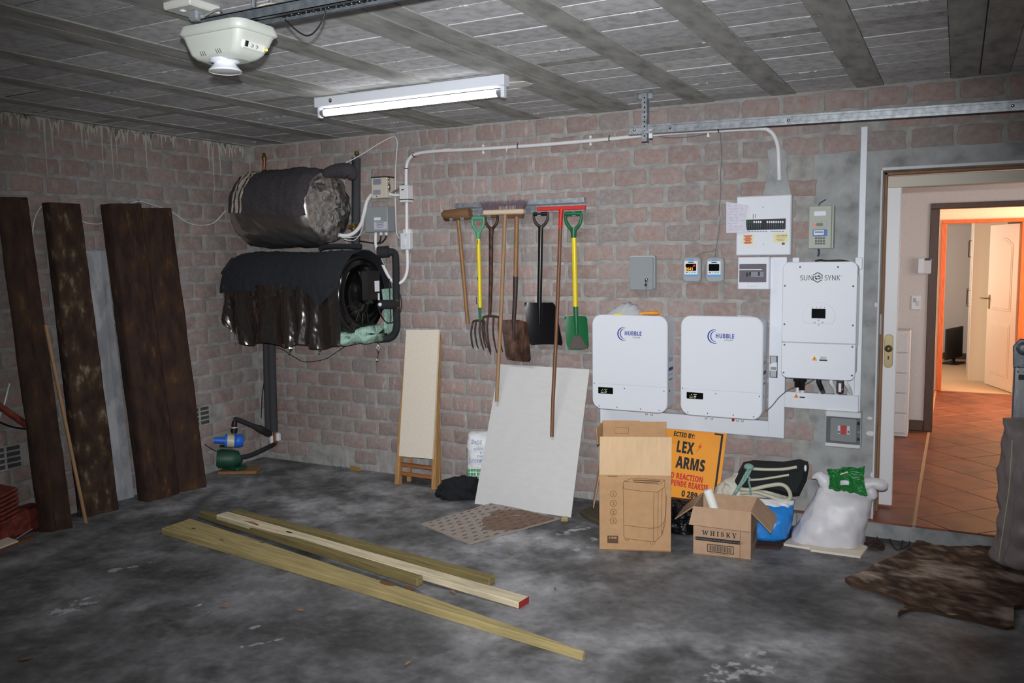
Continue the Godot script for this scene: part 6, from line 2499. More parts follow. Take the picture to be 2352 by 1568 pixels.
	m.tube(curve([W(872, 576, 0.16), W(895, 578, 0.13), W(906, 582, pz), W(909, 600, pz), W(910, 660, pz), W(911, 720, pz), W(911, 752, pz), W(903, 770, pz), W(888, 777, 0.14), W(850, 779, 0.2), W(800, 779, 0.24)], 6), 0.027, 12)
	part(bp, "hose", m, M.rubber)
	m = mb(bp)
	m.tube([W(868, 580, 0.17), W(893, 577, 0.14)], 0.042, 12)
	part(bp, "sleeve", m, M.rubber)
	m = mb(bp)
	m.tube([W(872, 699, 0.26), W(908, 699, 0.12)], 0.034, 12)
	part(bp, "branch", m, M.rubber)
	m = mb(bp)
	m.lathe(W(910, 692, pz), Vector3.UP, [[0.03, 0], [0.03, 0.012]], 10)
	m.lathe(W(911, 708, pz), Vector3.UP, [[0.03, 0], [0.03, 0.012]], 10)
	part(bp, "brass_clamp", m, M.brass_old)
	m = mb(bp)
	m.lathe(W(873, 699, 0.27), Vector3(0.5, 0, 0.8), [[0.014, 0], [0.014, 0.02], [0.008, 0.026], [0, 0.026]], 10)
	part(bp, "white_nut", m, M.white)
	for c in [[W(868, 702, 0.3), W(874, 722, 0.28), W(888, 740, 0.22), W(905, 738, 0.16), W(920, 715, 0.12), W(922, 690, 0.1), W(914, 660, 0.1)], [W(870, 705, 0.3), W(878, 728, 0.27), W(890, 742, 0.22), W(897, 735, 0.2), W(896, 700, 0.16), W(894, 640, 0.12)]]:
		m = at_mb(c[2])
		m.tube(curve(c, 5), 0.004, 5)
		solo("geyser_lead", c[2], m, M.black, "black wire looping %s the end of the lower geyser" % ("wide past" if c.size() > 6 else "close round"), "wire", "wires at the lower geyser")
	# loose wire below the geyser
	var lw := [W(632, 798, 0.05), W(650, 803, 0.03), W(680, 822, 0.02), W(702, 831, 0.02), W(745, 825, 0.02), W(775, 807, 0.05), W(800, 790, 0.1), W(815, 780, 0.15)]
	m = at_mb(lw[3])
	m.tube(curve(lw, 6), 0.003, 5)
	solo("sagging_wire", lw[3], m, M.black, "thin black wire sagging below the lower geyser across the bricks", "wire")
	# two lagged pipes down to the floor, with copper and white fittings
	var dp := thing("lagged_down_pipe", W(622, 1015, 0.1), "pair of thick black foam lagged pipes dropping to the floor in the corner", "pipe")
	for q in [[612, 617.5, 0.07], [623, 629.5, 0.1]]:
		m = mb(dp)
		m.tube([W(q[0], 770, q[2]), W((q[0] + q[1]) / 2, 890, q[2]), W(q[1], 990, q[2])], 0.031, 14)
		part(dp, "lagging", m, M.foam_pipe)
	m = mb(dp)
	m.tube([W(631, 985, 0.1), W(632, 1019, 0.1)], 0.013, 10)
	m.lathe(W(632, 1018, 0.1), Vector3.UP, [[0.02, -0.01], [0.02, 0.01]], 10)
	part(dp, "copper_end", m, M.copper)
	for q in [[625, 1009], [639, 1003]]:
		m = mb(dp)
		m.box(W(q[0], q[1], 0.1), Vector3(0.035, 0.07, 0.04), 0.01)
		part(dp, "white_fitting", m, M.pvc)
	m = mb(dp)
	for q in [[633, 823], [637, 941]]:
		m.lathe(W(q[0], q[1], 0.11), Vector3.RIGHT, [[0.006, 0.0], [0.006, 0.016], [0.0, 0.016]], 6)
	part(dp, "red_clip", m, M.red)
	m = mb(dp)
	m.tube(curve([W(608, 845, 0.08), W(606, 880, 0.05), W(602, 910, 0.03), W(600, 960, 0.02)], 5), 0.004, 5)
	part(dp, "loose_wire", m, M.black)


func build_pump() -> void:
	var p := G(527, 1082) + Vector3(0.06, 0, 0.0)
	p.x = maxf(p.x, 0.2)
	p = Vector3(0.17, 0.0, 0.46)
	var t := thing("water_pump", p, "small green water pump with blue pressure controller in the corner", "pump")
	var n := Vector3(p.x, 0, p.z) - Vector3(CAM.x, 0, CAM.z)
	var d := n.normalized()
	var q := func(px: float, py: float) -> Vector3: return PL(px, py, p, d)
	var y := 0.03
	var m := mb(t)
	m.tube([q.call(497, 1053), q.call(505, 1053), q.call(535, 1053), q.call(546, 1050), q.call(553, 1047)], [0.058, 0.07, 0.072, 0.06, 0.045], 16)
	part(t, "motor", m, M.motor)
	m = mb(t)
	for k in 7:
		var a: Vector3 = q.call(500 + k * 5, 1053)
		m.lathe(a, d.cross(Vector3.UP), [[0.076, 0.0], [0.076, 0.006]], 14)
	part(t, "cooling_fins", m, M.motor)
	m = mb(t)
	m.span(p + Vector3(-0.09, 0.022, -0.05), p + Vector3(0.07, 0.05, 0.06), 0.008)
	part(t, "foot", m, M.motor)
	m = mb(t)
	m.tube([q.call(504, 1030), q.call(535, 1030)], 0.03, 12)
	part(t, "terminal_box", m, M.black)
	m = mb(t)
	m.tube([q.call(516, 1012), q.call(521, 1012), q.call(522, 1012), q.call(538, 1012), q.call(539, 1012), q.call(556, 1011), q.call(559, 1011)], [0.05, 0.053, 0.05, 0.05, 0.053, 0.05, 0.035], 16)
	part(t, "pressure_controller", m, M.blue)
	m = mb(t)
	m.tube([q.call(522, 1012), q.call(538, 1012)], 0.0515, 16)
	part(t, "clear_band", m, mk(c8(196, 190, 160), 0.4))
	m = mb(t)
	m.tube([q.call(491, 1011), q.call(517, 1011)], [0.024, 0.027], 12)
	part(t, "blue_inlet", m, M.blue)
	m = mb(t)
	m.tube([q.call(538, 994), q.call(538, 975), q.call(539, 966)], [0.022, 0.022, 0.018], 12)
	m.tube([q.call(537, 992), q.call(538, 984)], 0.026, 12)
	part(t, "black_outlet", m, M.black)
	m = mb(t)
	m.lathe(q.call(538, 982), Vector3.UP, [[0.024, 0.0], [0.024, 0.008]], 12)
	part(t, "white_collar", m, M.white)
	# hoses to the pipes in the corner
	var h := [q.call(539, 964), q.call(545, 963), q.call(575, 975), q.call(600, 986), W(618, 996, 0.12)]
	m = at_mb(h[2])
	m.tube(curve(h, 5), [0.015, 0.018, 0.018, 0.018, 0.018, 0.018, 0.018, 0.018, 0.018, 0.018, 0.018, 0.018, 0.02, 0.024, 0.028, 0.028, 0.028, 0.028, 0.028, 0.028, 0.026], 10)
	solo("upper_pump_hose", h[2], m, M.rubber, "black hose rising from the pump outlet to the lagged pipes", "hose")
	h = [q.call(553, 1050), q.call(575, 1045), q.call(600, 1034), W(630, 1020, 0.12)]
	m = at_mb(h[1])
	m.tube(curve(h, 5), 0.017, 10)
	solo("lower_pump_hose", h[1], m, M.rubber, "black hose running low from the green pump body to the lagged pipes", "hose")
	# wooden block below
	m = at_mb(Vector3(p.x, 0, p.z))
	m.xf = m.xf * Transform3D(Basis(Vector3.UP, 0.5), Vector3(p.x + 0.01, 0.012, p.z))
	m.box(Vector3(0.02, 0, 0), Vector3(0.3, 0.022, 0.16), 0.003)
	solo("pump_base_board", Vector3(p.x, 0, p.z), m, M.handle, "piece of brown board under the green pump", "board")
	var w := [L(470, 1020, 0.02), L(485, 1030, 0.05), q.call(497, 1036)]
	m = at_mb(w[1])
	m.tube(curve(w, 5), 0.004, 5)
	solo("pump_cable", w[1], m, M.black, "black cable running from the sleepers to the pump", "cable")


# ---------------------------------------------------------------- tools on the wall rail
func zt(px: float, py: float, z: float) -> Vector3:
	return W(px, py, z)


func shaft(t: Node3D, called: String, pts: Array, r, mat: Material, sides := 10) -> MeshInstance3D:
	var m := mb(t)
	m.tube(pts, r, sides)
	return part(t, called, m, mat)


func d_handle(t: Node3D, px: float, py: float, w: float, h: float, z: float, grip: Material, yoke: Material, fat := 0.012) -> void:
	# grip bar on top and a yoke that closes to the shaft
	var c := W(px, py, z)
	var hw := w / 2
	var m := mb(t)
	m.tube([c + Vector3(-hw, 0, 0), c + Vector3(hw, 0, 0)], fat * 1.25, 10)
	part(t, "grip", m, grip)
	m = mb(t)
	for s in [-1.0, 1.0]:
		m.tube(curve([c + Vector3(s * hw, 0.006, 0), c + Vector3(s * hw, -h * 0.35, 0), c + Vector3(s * hw * 0.7, -h * 0.68, 0), c + Vector3(s * 0.006, -h, 0), c + Vector3(s * 0.002, -h - 0.03, 0)], 5), [fat * 0.8, fat * 0.8, fat * 0.8, fat * 0.85, fat * 0.85, fat * 0.9, fat * 0.9, fat * 0.95, fat, fat, fat, fat, fat, fat * 1.05, fat * 1.1, fat * 1.15, fat * 1.2, fat * 1.2, fat * 1.2, fat * 1.2, fat * 1.2], 8)
	part(t, "yoke", m, yoke)


func blade(t: Node3D, pts: Array, z: float, dish: float, mat: Material, shoulder := 0.0) -> MeshInstance3D:
	# pts: top left, top right, bottom right, bottom left in pixels; dished across, with turned-up sides
	var tl := W(pts[0][0], pts[0][1], z)
	var tr := W(pts[1][0], pts[1][1], z)
	var br := W(pts[2][0], pts[2][1], z)
	var bl := W(pts[3][0], pts[3][1], z)
	var m := mb(t)
	m.grid(func(u: float, v: float) -> Vector3:
		var p := tl.lerp(tr, u).lerp(bl.lerp(br, u), v)
		var side := absf(u * 2.0 - 1.0)
		p.z += dish * (pow(side, 2.0) - 0.3) * (1.0 - 0.6 * v)
		p.y += shoulder * sin(PI * u) * (1.0 - v) - 0.008 * (1.0 - side * side) * v * (1.0 if shoulder >= 0 else -1.0)
		var cr := maxf(0.0, side - 0.86) / 0.14 * maxf(0.0, absf(v * 2.0 - 1.0) - 0.9) / 0.1
		p.x -= signf(u - 0.5) * cr * 0.012
		return p, 18, 16, 0.004, true)
	return part(t, "blade", m, mat)


func build_tools() -> void:
	# the rail
	var a := W(1045, 477, 0.03)
	var b := W(1342, 474, 0.03)
	var rail := thing("tool_rail", (a + b) / 2, "galvanised channel screwed to the bricks with garden tools hanging from it", "tool rack")
	var m := mb(rail)
	var yc := (a.y + b.y) / 2
	m.span(Vector3(a.x, yc - 0.045, 0.004), Vector3(b.x, yc + 0.045, 0.007))
	m.span(Vector3(a.x, yc + 0.03, 0.004), Vector3(b.x, yc + 0.045, 0.03), 0.002)
	m.span(Vector3(a.x, yc - 0.045, 0.004), Vector3(b.x, yc - 0.032, 0.03), 0.002)
	m.span(Vector3(a.x, yc + 0.012, 0.028), Vector3(b.x, yc + 0.045, 0.031), 0.001)
	m.span(Vector3(a.x, yc - 0.045, 0.028), Vector3(b.x, yc - 0.02, 0.031), 0.001)
	part(rail, "channel", m, M.galv)
	for q in [[1036, 502], [1061, 500], [1098, 492], [1123, 498], [1172, 496], [1193, 496], [1238, 491], [1318, 491]]:
		m = mb(rail)
		var p := W(q[0], q[1], 0.085)
		m.box(p, Vector3(0.026, 0.028, 0.003), 0.001)
		m.box(p + Vector3(0, -0.013, -0.03), Vector3(0.024, 0.003, 0.06))
		part(rail, "hook", m, M.galv)
	# wooden mallet
	var z := 0.055
	var t := thing("wooden_mallet", W(1051, 500, z), "big wooden mallet with cracked brown head at the end of the tool rail", "mallet", "garden tools on the rail")
	m = mb(t)
	m.tube([W(1021, 497, z), W(1023, 495, z), W(1050, 493, z), W(1078, 490, z), W(1081, 489, z)], [0.034, 0.039, 0.041, 0.041, 0.036], 14)
	part(t, "head", m, M.mallet)
	shaft(t, "handle", [W(1052, 503, z), W(1060, 580, z), W(1068, 670, 0.05), W(1074.5, 743, 0.045)], [0.013, 0.015, 0.014, 0.015], M.handle)
	# garden fork with the yellow shaft
	z = 0.075
	t = thing("garden_fork", W(1100, 640, z), "garden fork with pale green handle and chipped yellow shaft", "garden fork", "garden tools on the rail")
	d_handle(t, 1098, 501, 0.088, 0.1, z, M.green_pale, M.green_pale, 0.011)
	shaft(t, "socket", [W(1098, 532, z), W(1098.5, 549, z)], [0.018, 0.015], M.green_pale)
	shaft(t, "shaft", [W(1098.5, 547, z), W(1101, 630, z), W(1103, 706, z)], 0.0145, M.yellow)
	shaft(t, "ferrule", [W(1102, 700, z), W(1102.5, 722, z), W(1103, 738, z)], [0.013, 0.010, 0.009], M.green)
	for q in [[1101, 556, 12], [1100, 640, 9], [1098, 690, 18]]:
		m = mb(t)
		m.box(W(q[0] - 3.5, q[1], z + 0.0125), Vector3(0.006, 0.0028 * q[2], 0.003), 0.001)
		part(t, "paint_chip", m, M.steel_rust)
	tines(t, [1087, 1094, 1103, 1113], 737, [[1087.5, 801], [1099, 801], [1112, 804], [1128, 814]], z)
	# older fork with a rusty shaft
	z = 0.06
	t = thing("garden_fork", W(1127, 640, z), "old garden fork with rusty brown shaft and dark wooden grip", "garden fork", "garden tools on the rail")
	d_handle(t, 1128.5, 496, 0.095, 0.09, z, M.mallet, M.steel_rust, 0.011)
	shaft(t, "shaft", [W(1128, 524, z), W(1127.5, 640, z), W(1125, 727, z)], [0.016, 0.015, 0.011], M.steel_rust)
	tines(t, [1110, 1121, 1134, 1147], 727, [[1117, 800], [1128, 808], [1142, 811], [1155, 808]], z, M.steel_rust)
	# square shovel with a T grip
	z = 0.085
	t = thing("square_shovel", W(1185, 640, z), "muddy brown square shovel with long wooden shaft and cross grip", "shovel", "garden tools on the rail")
	m = mb(t)
	m.tube([W(1167, 496, z), W(1202, 494, z)], 0.016, 10)
	part(t, "grip", m, M.mallet)
	shaft(t, "handle", [W(1187, 497, z), W(1185.5, 570, z), W(1184.5, 642, z)], 0.016, M.handle)
	shaft(t, "socket", [W(1184.5, 635, z), W(1183, 690, z), W(1180, 735, z), W(1180, 780, z + 0.004)], [0.0175, 0.016, 0.014, 0.006], M.steel_dark)
	blade(t, [[1153, 735], [1214, 740], [1220, 830], [1163, 824]], z + 0.004, 0.022, M.spade_brown, 0.01)
	# black shovel
	z = 0.075
	t = thing("black_shovel", W(1240, 640, z), "glossy black square mouth shovel hanging behind the red squeegee", "shovel", "garden tools on the rail")
	d_handle(t, 1242, 491, 0.1, 0.09, z, M.black, M.steel_dark, 0.011)
	shaft(t, "shaft", [W(1242, 520, z), W(1241, 600, z), W(1239, 690, z), W(1239, 745, z + 0.006)], [0.0175, 0.0165, 0.0165, 0.007], M.spade_black)
	blade(t, [[1206, 694], [1276, 694], [1294, 793], [1218, 793]], z + 0.002, 0.03, M.spade_black, -0.002)
	# green spade
	t = thing("green_spade", W(1320, 640, z), "green spade with bright yellow shaft and soil on its tip", "spade", "garden tools on the rail")
	d_handle(t, 1317, 491, 0.108, 0.11, z, M.green, M.green, 0.0125)
	shaft(t, "socket", [W(1317, 524, z), W(1318, 546, z)], [0.022, 0.017], M.green)
	shaft(t, "shaft", [W(1318, 544, z), W(1320, 620, z), W(1322, 704, z)], 0.0165, M.yellow)
	shaft(t, "ferrule", [W(1322, 700, z), W(1323, 725, z), W(1325, 770, z + 0.004)], [0.016, 0.016, 0.008], M.green)
	blade(t, [[1297, 727], [1349, 727], [1353, 799], [1303, 801]], z + 0.002, 0.018, M.green, 0.006)
	m = mb(t)
	m.grid(func(u: float, v: float) -> Vector3:
		var p := W(lerpf(lerpf(1316, 1307, v), lerpf(1336, 1350, v), u), lerpf(776 - 8 * sin(PI * u), 800, v), z + 0.004)
		p.z += 0.002 - 0.004 * (1.0 - pow(absf(u * 2.0 - 1.0), 2.0))
		return p, 10, 6, 0.002, true)
	part(t, "soil", m, M.soil)
	# broom
	z = 0.115
	t = thing("broom", W(1158, 485, z), "broom hung head up, with grey-purple bristles and a pale wooden handle", "broom", "garden tools on the rail")
	var hl := W(1112, 487, z)
	var hr := W(1205, 484, z)
	m = mb(t)
	m.xf = Transform3D(Basis.IDENTITY, -t.position) * frame(hl, hr)
	var lw := (hr - hl).length()
	m.box(Vector3(lw / 2, -0.004, 0), Vector3(lw, 0.034, 0.05), 0.008)
	part(t, "stock", m, M.broom_wood)
	m = mb(t)
	m.xf = Transform3D(Basis.IDENTITY, -t.position) * frame(hl, hr)
	for i in 620:
		var u := rng.randf()
		var w := rng.randf_range(-0.022, 0.022)
		var foot := Vector3(lerpf(0.004, lw - 0.004, u), 0.012, w)
		var tip := foot + Vector3((u - 0.5) * 0.055 + rng.randf_range(-0.006, 0.006), rng.randf_range(0.056, 0.07), w * 0.8)
		var s := 0.0022
		m.tri(foot + Vector3(-s, 0, 0), foot + Vector3(s, 0, s), tip)
		m.tri(foot + Vector3(s, 0, s), foot + Vector3(0, 0, -s), tip)
		m.tri(foot + Vector3(0, 0, -s), foot + Vector3(-s, 0, 0), tip)
	var br := part(t, "bristles", m, M.bristle)
	br.set_meta("kind", "stuff")
	m = mb(t)
	m.xf = Transform3D(Basis.IDENTITY, -t.position) * frame(hl, hr)
	for i in 12:
		m.tube([Vector3(lw * (0.42 + 0.035 * i), 0.012, 0.024), Vector3(lw * (0.425 + 0.036 * i), 0.034, 0.027)], 0.0015, 4)
	part(t, "pale_bristles", m, M.bristle_pale)
	shaft(t, "handle", [W(1160, 490, z), W(1156, 600, z), W(1150, 740, z), W(1140.5, 922, 0.17)], [0.013, 0.0135, 0.0135, 0.013], M.handle_pale)
	# red floor squeegee
	z = 0.11
	t = thing("floor_squeegee", W(1288, 480, z), "red metal squeegee hung head up with a long brown wooden handle", "squeegee", "garden tools on the rail")
	m = mb(t)
	var sl := W(1234, 480, z)
	var sr := W(1345, 476, z)
	m.xf = Transform3D(Basis.IDENTITY, -t.position) * frame(sl, sr)
	m.box(Vector3((sr - sl).length() / 2, 0, 0), Vector3((sr - sl).length(), 0.026, 0.016), 0.003)
	part(t, "head", m, M.red)
	shaft(t, "socket", [W(1289, 480, z), W(1288, 500, z), W(1287, 524, z)], [0.016, 0.0135, 0.0135], M.red)
	shaft(t, "handle", [W(1287, 520, z), W(1283, 640, z), W(1277, 780, 0.15), W(1270, 920, 0.2), W(1267.5, 1003, 0.235)], 0.0125, M.handle_dark)


func tines(t: Node3D, xs: Array, py: float, tips: Array, z: float, mat: Material = null) -> void:
	var metal: Material = mat if mat else M.steel_dark
	var m := mb(t)
	var pts := []
	for i in xs.size():
		pts.append(W(xs[i], py + absf(i - 1.5) * 2.0 - 2.0, z))
	m.tube(curve(pts, 4), 0.008, 8)
	part(t, "crossbar", m, metal)
	for i in xs.size():
		m = mb(t)
		var a: Vector3 = pts[i]
		var b := W(tips[i][0], tips[i][1], z)
		m.tube(curve([a, a.lerp(b, 0.35) + Vector3(-0.004, 0, 0.022), a.lerp(b, 0.75) + Vector3(-0.002, 0, 0.018), b], 4), [0.008, 0.0075, 0.0072, 0.007, 0.007, 0.0068, 0.0066, 0.0064, 0.006, 0.0055, 0.005, 0.004, 0.0025], 7)
		part(t, "tine", m, metal)


# ---------------------------------------------------------------- a soft body from its outline: rows of [pixel y, left, right, half depth]
func soft(m: MB, rows: Array, p: Vector3, sq := 0.7, amp := 0.008, sd := 1, nu := 40, sub := 3, freq := 4.0) -> void:
	var n := Vector3(CAM.x - p.x, 0, CAM.z - p.z).normalized()
	var side := Vector3.UP.cross(n)
	var nz := FastNoiseLite.new()
	nz.seed = sd
	nz.frequency = freq
	nz.fractal_octaves = 3
	var full := []
	for i in rows.size() - 1:
		for k in sub:
			var u := float(k) / sub
			var row := []
			for c in 4:
				row.append(cubic_interpolate(rows[i][c], rows[i + 1][c], rows[maxi(i - 1, 0)][c], rows[mini(i + 2, rows.size() - 1)][c], u))
			full.append(row)
	full.append(rows[-1])
	var rings := []
	for i in full.size():
		var r: Array = full[i]
		var a := PL(r[1], r[0], p, n)
		var b := PL(r[2], r[0], p, n)
		var c := (a + b) * 0.5
		var hw := (b - a).length() * 0.5
		var ring := []
		for k in nu:
			var an := TAU * k / nu
			var q := c + side * hw * signf(cos(an)) * pow(absf(cos(an)), sq) + n * float(r[3]) * signf(sin(an)) * pow(absf(sin(an)), sq)
			var d := amp * nz.get_noise_3d(q.x * 3.0, q.y * 3.0, q.z * 3.0)
			if i > 0:
				q += (side * cos(an) + n * sin(an)) * d
			q.y = maxf(q.y, p.y)
			ring.append(q)
		rings.append(ring)
	m.smooth(1)
	for i in rings.size() - 1:
		for k in nu:
			m.quad(rings[i][k], rings[i][(k + 1) % nu], rings[i + 1][(k + 1) % nu], rings[i + 1][k])
	for e in [0, rings.size() - 1]:
		var mid := Vector3.ZERO
		for q in rings[e]:
			mid += q / nu
		for k in nu:
			if e == 0:
				m.tri(mid, rings[e][(k + 1) % nu], rings[e][k])
			else:
				m.tri(mid, rings[e][k], rings[e][(k + 1) % nu])
	m.flat()


func build_wall_leaners() -> void:
	# wooden ladder section behind the cream board
	var fl := G(914, 1112)
	var fr := G(999, 1124)
	var zt0 := 0.06
	var tl := W(940, 765, zt0)
	var tr := W(1006, 768, zt0)
	var t := thing("wooden_stepladder", (fl + fr) / 2, "small folded wooden stepladder standing behind the cream board", "ladder")
	for s in [[fl, tl], [fr, tr]]:
		var m := mb(t)
		stick(m, s[0], s[1], 0.034, 0.05)
		part(t, "stile", m, M.ladder_wood)
	for s in [[fl + Vector3(0.03, 0, -0.1), tl + Vector3(0.03, 0, -0.02)], [fr + Vector3(-0.03, 0, -0.1), tr + Vector3(-0.03, 0, -0.02)]]:
		var m := mb(t)
		stick(m, s[0], s[1], 0.028, 0.03)
		part(t, "rear_stile", m, M.ladder_wood)
	for v in [0.075, 0.135, 0.38, 0.62, 0.86]:
		var m := mb(t)
		var a := fl.lerp(tl, v)
		var b := fr.lerp(tr, v)
		stick(m, a, b, 0.026, 0.022)
		part(t, "rung", m, M.ladder_rung)
	# cream board resting on the ladder
	var bl := W(916, 1047, 0.26)
	var br := W(993, 1054, 0.26)
	var t2 := W(1008, 757, 0.115)
	var t1 := W(933, 757, 0.115)
	var m := at_mb((bl + br) / 2)
	slab4(m, bl, br, t2, t1, 0.018)
	solo("cream_board", (bl + br) / 2, m, M.cream, "long cream coloured board propped on a wooden stepladder", "board")
	# big white board
	bl = G(1090, 1156)
	br = G(1311, 1188)
	t2 = W(1354, 848, 0.045)
	t1 = W(1147, 836, 0.045)
	m = at_mb((bl + br) / 2)
	slab4(m, bl, br, t2, t1, 0.008)
	solo("white_board", (bl + br) / 2, m, M.whiteboard, "big off-white sheet of board leaning on the bricks below the tools", "board")
	# grout bag
	var p := Vector3(2.1, 0.0, 0.14)
	t = thing("grout_bag", p, "white paper grout bag standing upside down behind the white board", "bag")
	m = mb(t)
	soft(m, [[1118, 1074, 1128, 0.07], [1100, 1072, 1130, 0.085], [1050, 1072, 1132, 0.09], [1010, 1073, 1132, 0.085], [996, 1075, 1130, 0.06], [990, 1084, 1126, 0.02]], p, 0.55, 0.012, 3)
	part(t, "paper_sack", m, M.grout)
	var n := Vector3(CAM.x - p.x, 0, CAM.z - p.z).normalized()
	var flip := Basis(Vector3.UP.cross(n), Vector3.UP, n) * Basis(Vector3.BACK, PI)
	var on := func(px: float, py: float) -> Vector3: return PL(px, py, p + n * 0.096, n)
	for q in [["20kg", 1095, 1016, 0.026, 1.0], ["FLOOR", 1099, 1031, 0.016, 1.0], ["&", 1104, 1040, 0.014, 1.0], ["WALL", 1104, 1048, 0.016, 1.0], ["GROUT", 1095, 1058, 0.024, 1.0]]:
		words(t, q[0], on.call(q[1], q[2]), q[3], M.ink_blue, q[4], false, flip)
	m = mb(t)
	var side := Vector3.UP.cross(n)
	for i in 6:
		for j in 4:
			var c: Vector3 = on.call(1077 + i * 6.6, 1080 + j * 8.6)
			m.xf = Transform3D(Basis.IDENTITY, -t.position) * Transform3D(Basis(side, Vector3.UP, n), c)
			m.box(Vector3.ZERO, Vector3(0.0165, 0.021, 0.001))
	part(t, "green_squares", m, mk(c8(60, 150, 84), 0.6))
	m = mb(t)
	for i in 3:
		m.xf = Transform3D(Basis.IDENTITY, -t.position) * Transform3D(Basis(side, Vector3.UP, n), on.call(1088 + i * 2, 1084 + i * 12))
		m.box(Vector3(0, 0, 0.001), Vector3(0.045, 0.008, 0.001))
		m.box(Vector3(0.018, -0.012, 0.001), Vector3(0.009, 0.024, 0.001))
	part(t, "white_letters", m, M.label)
	# crumpled black cloth
	p = G(1055, 1140)
	t = thing("black_cloth", p, "crumpled black cloth on the floor beside the white board", "cloth")
	m = mb(t)
	soft(m, [[1150, 1052, 1096, 0.06], [1141, 1012, 1098, 0.1], [1128, 1006, 1100, 0.11], [1112, 1012, 1100, 0.09], [1100, 1024, 1096, 0.06], [1094, 1044, 1068, 0.02]], p, 0.8, 0.05, 8, 44, 4, 5.0)
	part(t, "folds", m, M.cloth_black)
	# carpet offcut
	var c0 := G(966, 1206)
	var c1 := G(1079, 1251)
	var c2 := G(1287, 1193)
	var c3 := G(1128, 1158, 0.05)
	p = (c0 + c2) / 2
	t = thing("carpet_offcut", p, "grey-brown carpet offcut with dashed pattern and a brown stain", "carpet")
	var nz := FastNoiseLite.new()
	nz.seed = 12
	nz.frequency = 2.5
	var surf := func(u: float, v: float) -> Vector3:
		var q := c0.lerp(c1, u).lerp(c3.lerp(c2, u), v)
		q.y += 0.009 + 0.006 * nz.get_noise_2d(u * 2.0, v * 2.0) + 0.02 * u * v * (1.0 - u)
		return q
	m = mb(t)
	m.grid(surf, 14, 14, 0.008)
	part(t, "pile", m, M.carpet)
	m = mb(t)
	m.grid(func(u: float, v: float) -> Vector3:
		var a := TAU * v
		var r := u * (1.0 + 0.12 * sin(a * 3.0) + 0.08 * sin(a * 7.0))
		var q: Vector3 = surf.call(clampf(0.72 + 0.4 * r * cos(a), 0.01, 0.985), clampf(0.70 + 0.32 * r * sin(a), 0.01, 0.985))
		return q + Vector3(0, 0.0015, 0), 8, 30, 0.0)
	part(t, "brown_stain", m, M.carpet_brown)
	m = mb(t)
	for i in 9:
		for j in 9:
			var u := (i + 0.5) / 9.0
			var v := (j + (0.25 if i % 2 else 0.75)) / 9.5
			var q0: Vector3 = surf.call(u, v)
			var q1: Vector3 = surf.call(u, v + 0.05)
			var w := (q1 - q0).cross(Vector3.UP).normalized() * 0.004
			var up := Vector3(0, 0.0026, 0)
			m.quad(q0 - w + up, q0 + w + up, q1 + w + up, q1 - w + up)
	part(t, "woven_dashes", m, mk(c8(96, 80, 70), 0.95)).set_meta("kind", "stuff")
	p = G(1297, 1197)
	m = at_mb(p)
	m.xf = m.xf * Transform3D(Basis(Vector3.UP, 0.4), p)
	m.box(Vector3(0, 0.014, 0), Vector3(0.045, 0.028, 0.03), 0.006)
	solo("wood_chip", p, m, M.pine, "small pale wood block beside the foot of the white board", "wood block")


func stick(m: MB, a: Vector3, b: Vector3, w: float, d: float) -> void:   # square bar between two points
	var y := (b - a).normalized()
	var x := (Vector3.RIGHT if absf(y.x) < 0.8 else Vector3.UP)
	var z := x.cross(y).normalized()
	x = y.cross(z).normalized()
	var keep := m.xf
	m.xf = m.xf * Transform3D(Basis(x, y, z), (a + b) / 2)
	m.box(Vector3.ZERO, Vector3(w, (b - a).length(), d), 0.003)
	m.xf = keep


func flap(m: MB, a: Vector3, b: Vector3, c: Vector3, d: Vector3) -> void:   # a sheet of card
	slab4(m, a, b, c, d, 0.004)


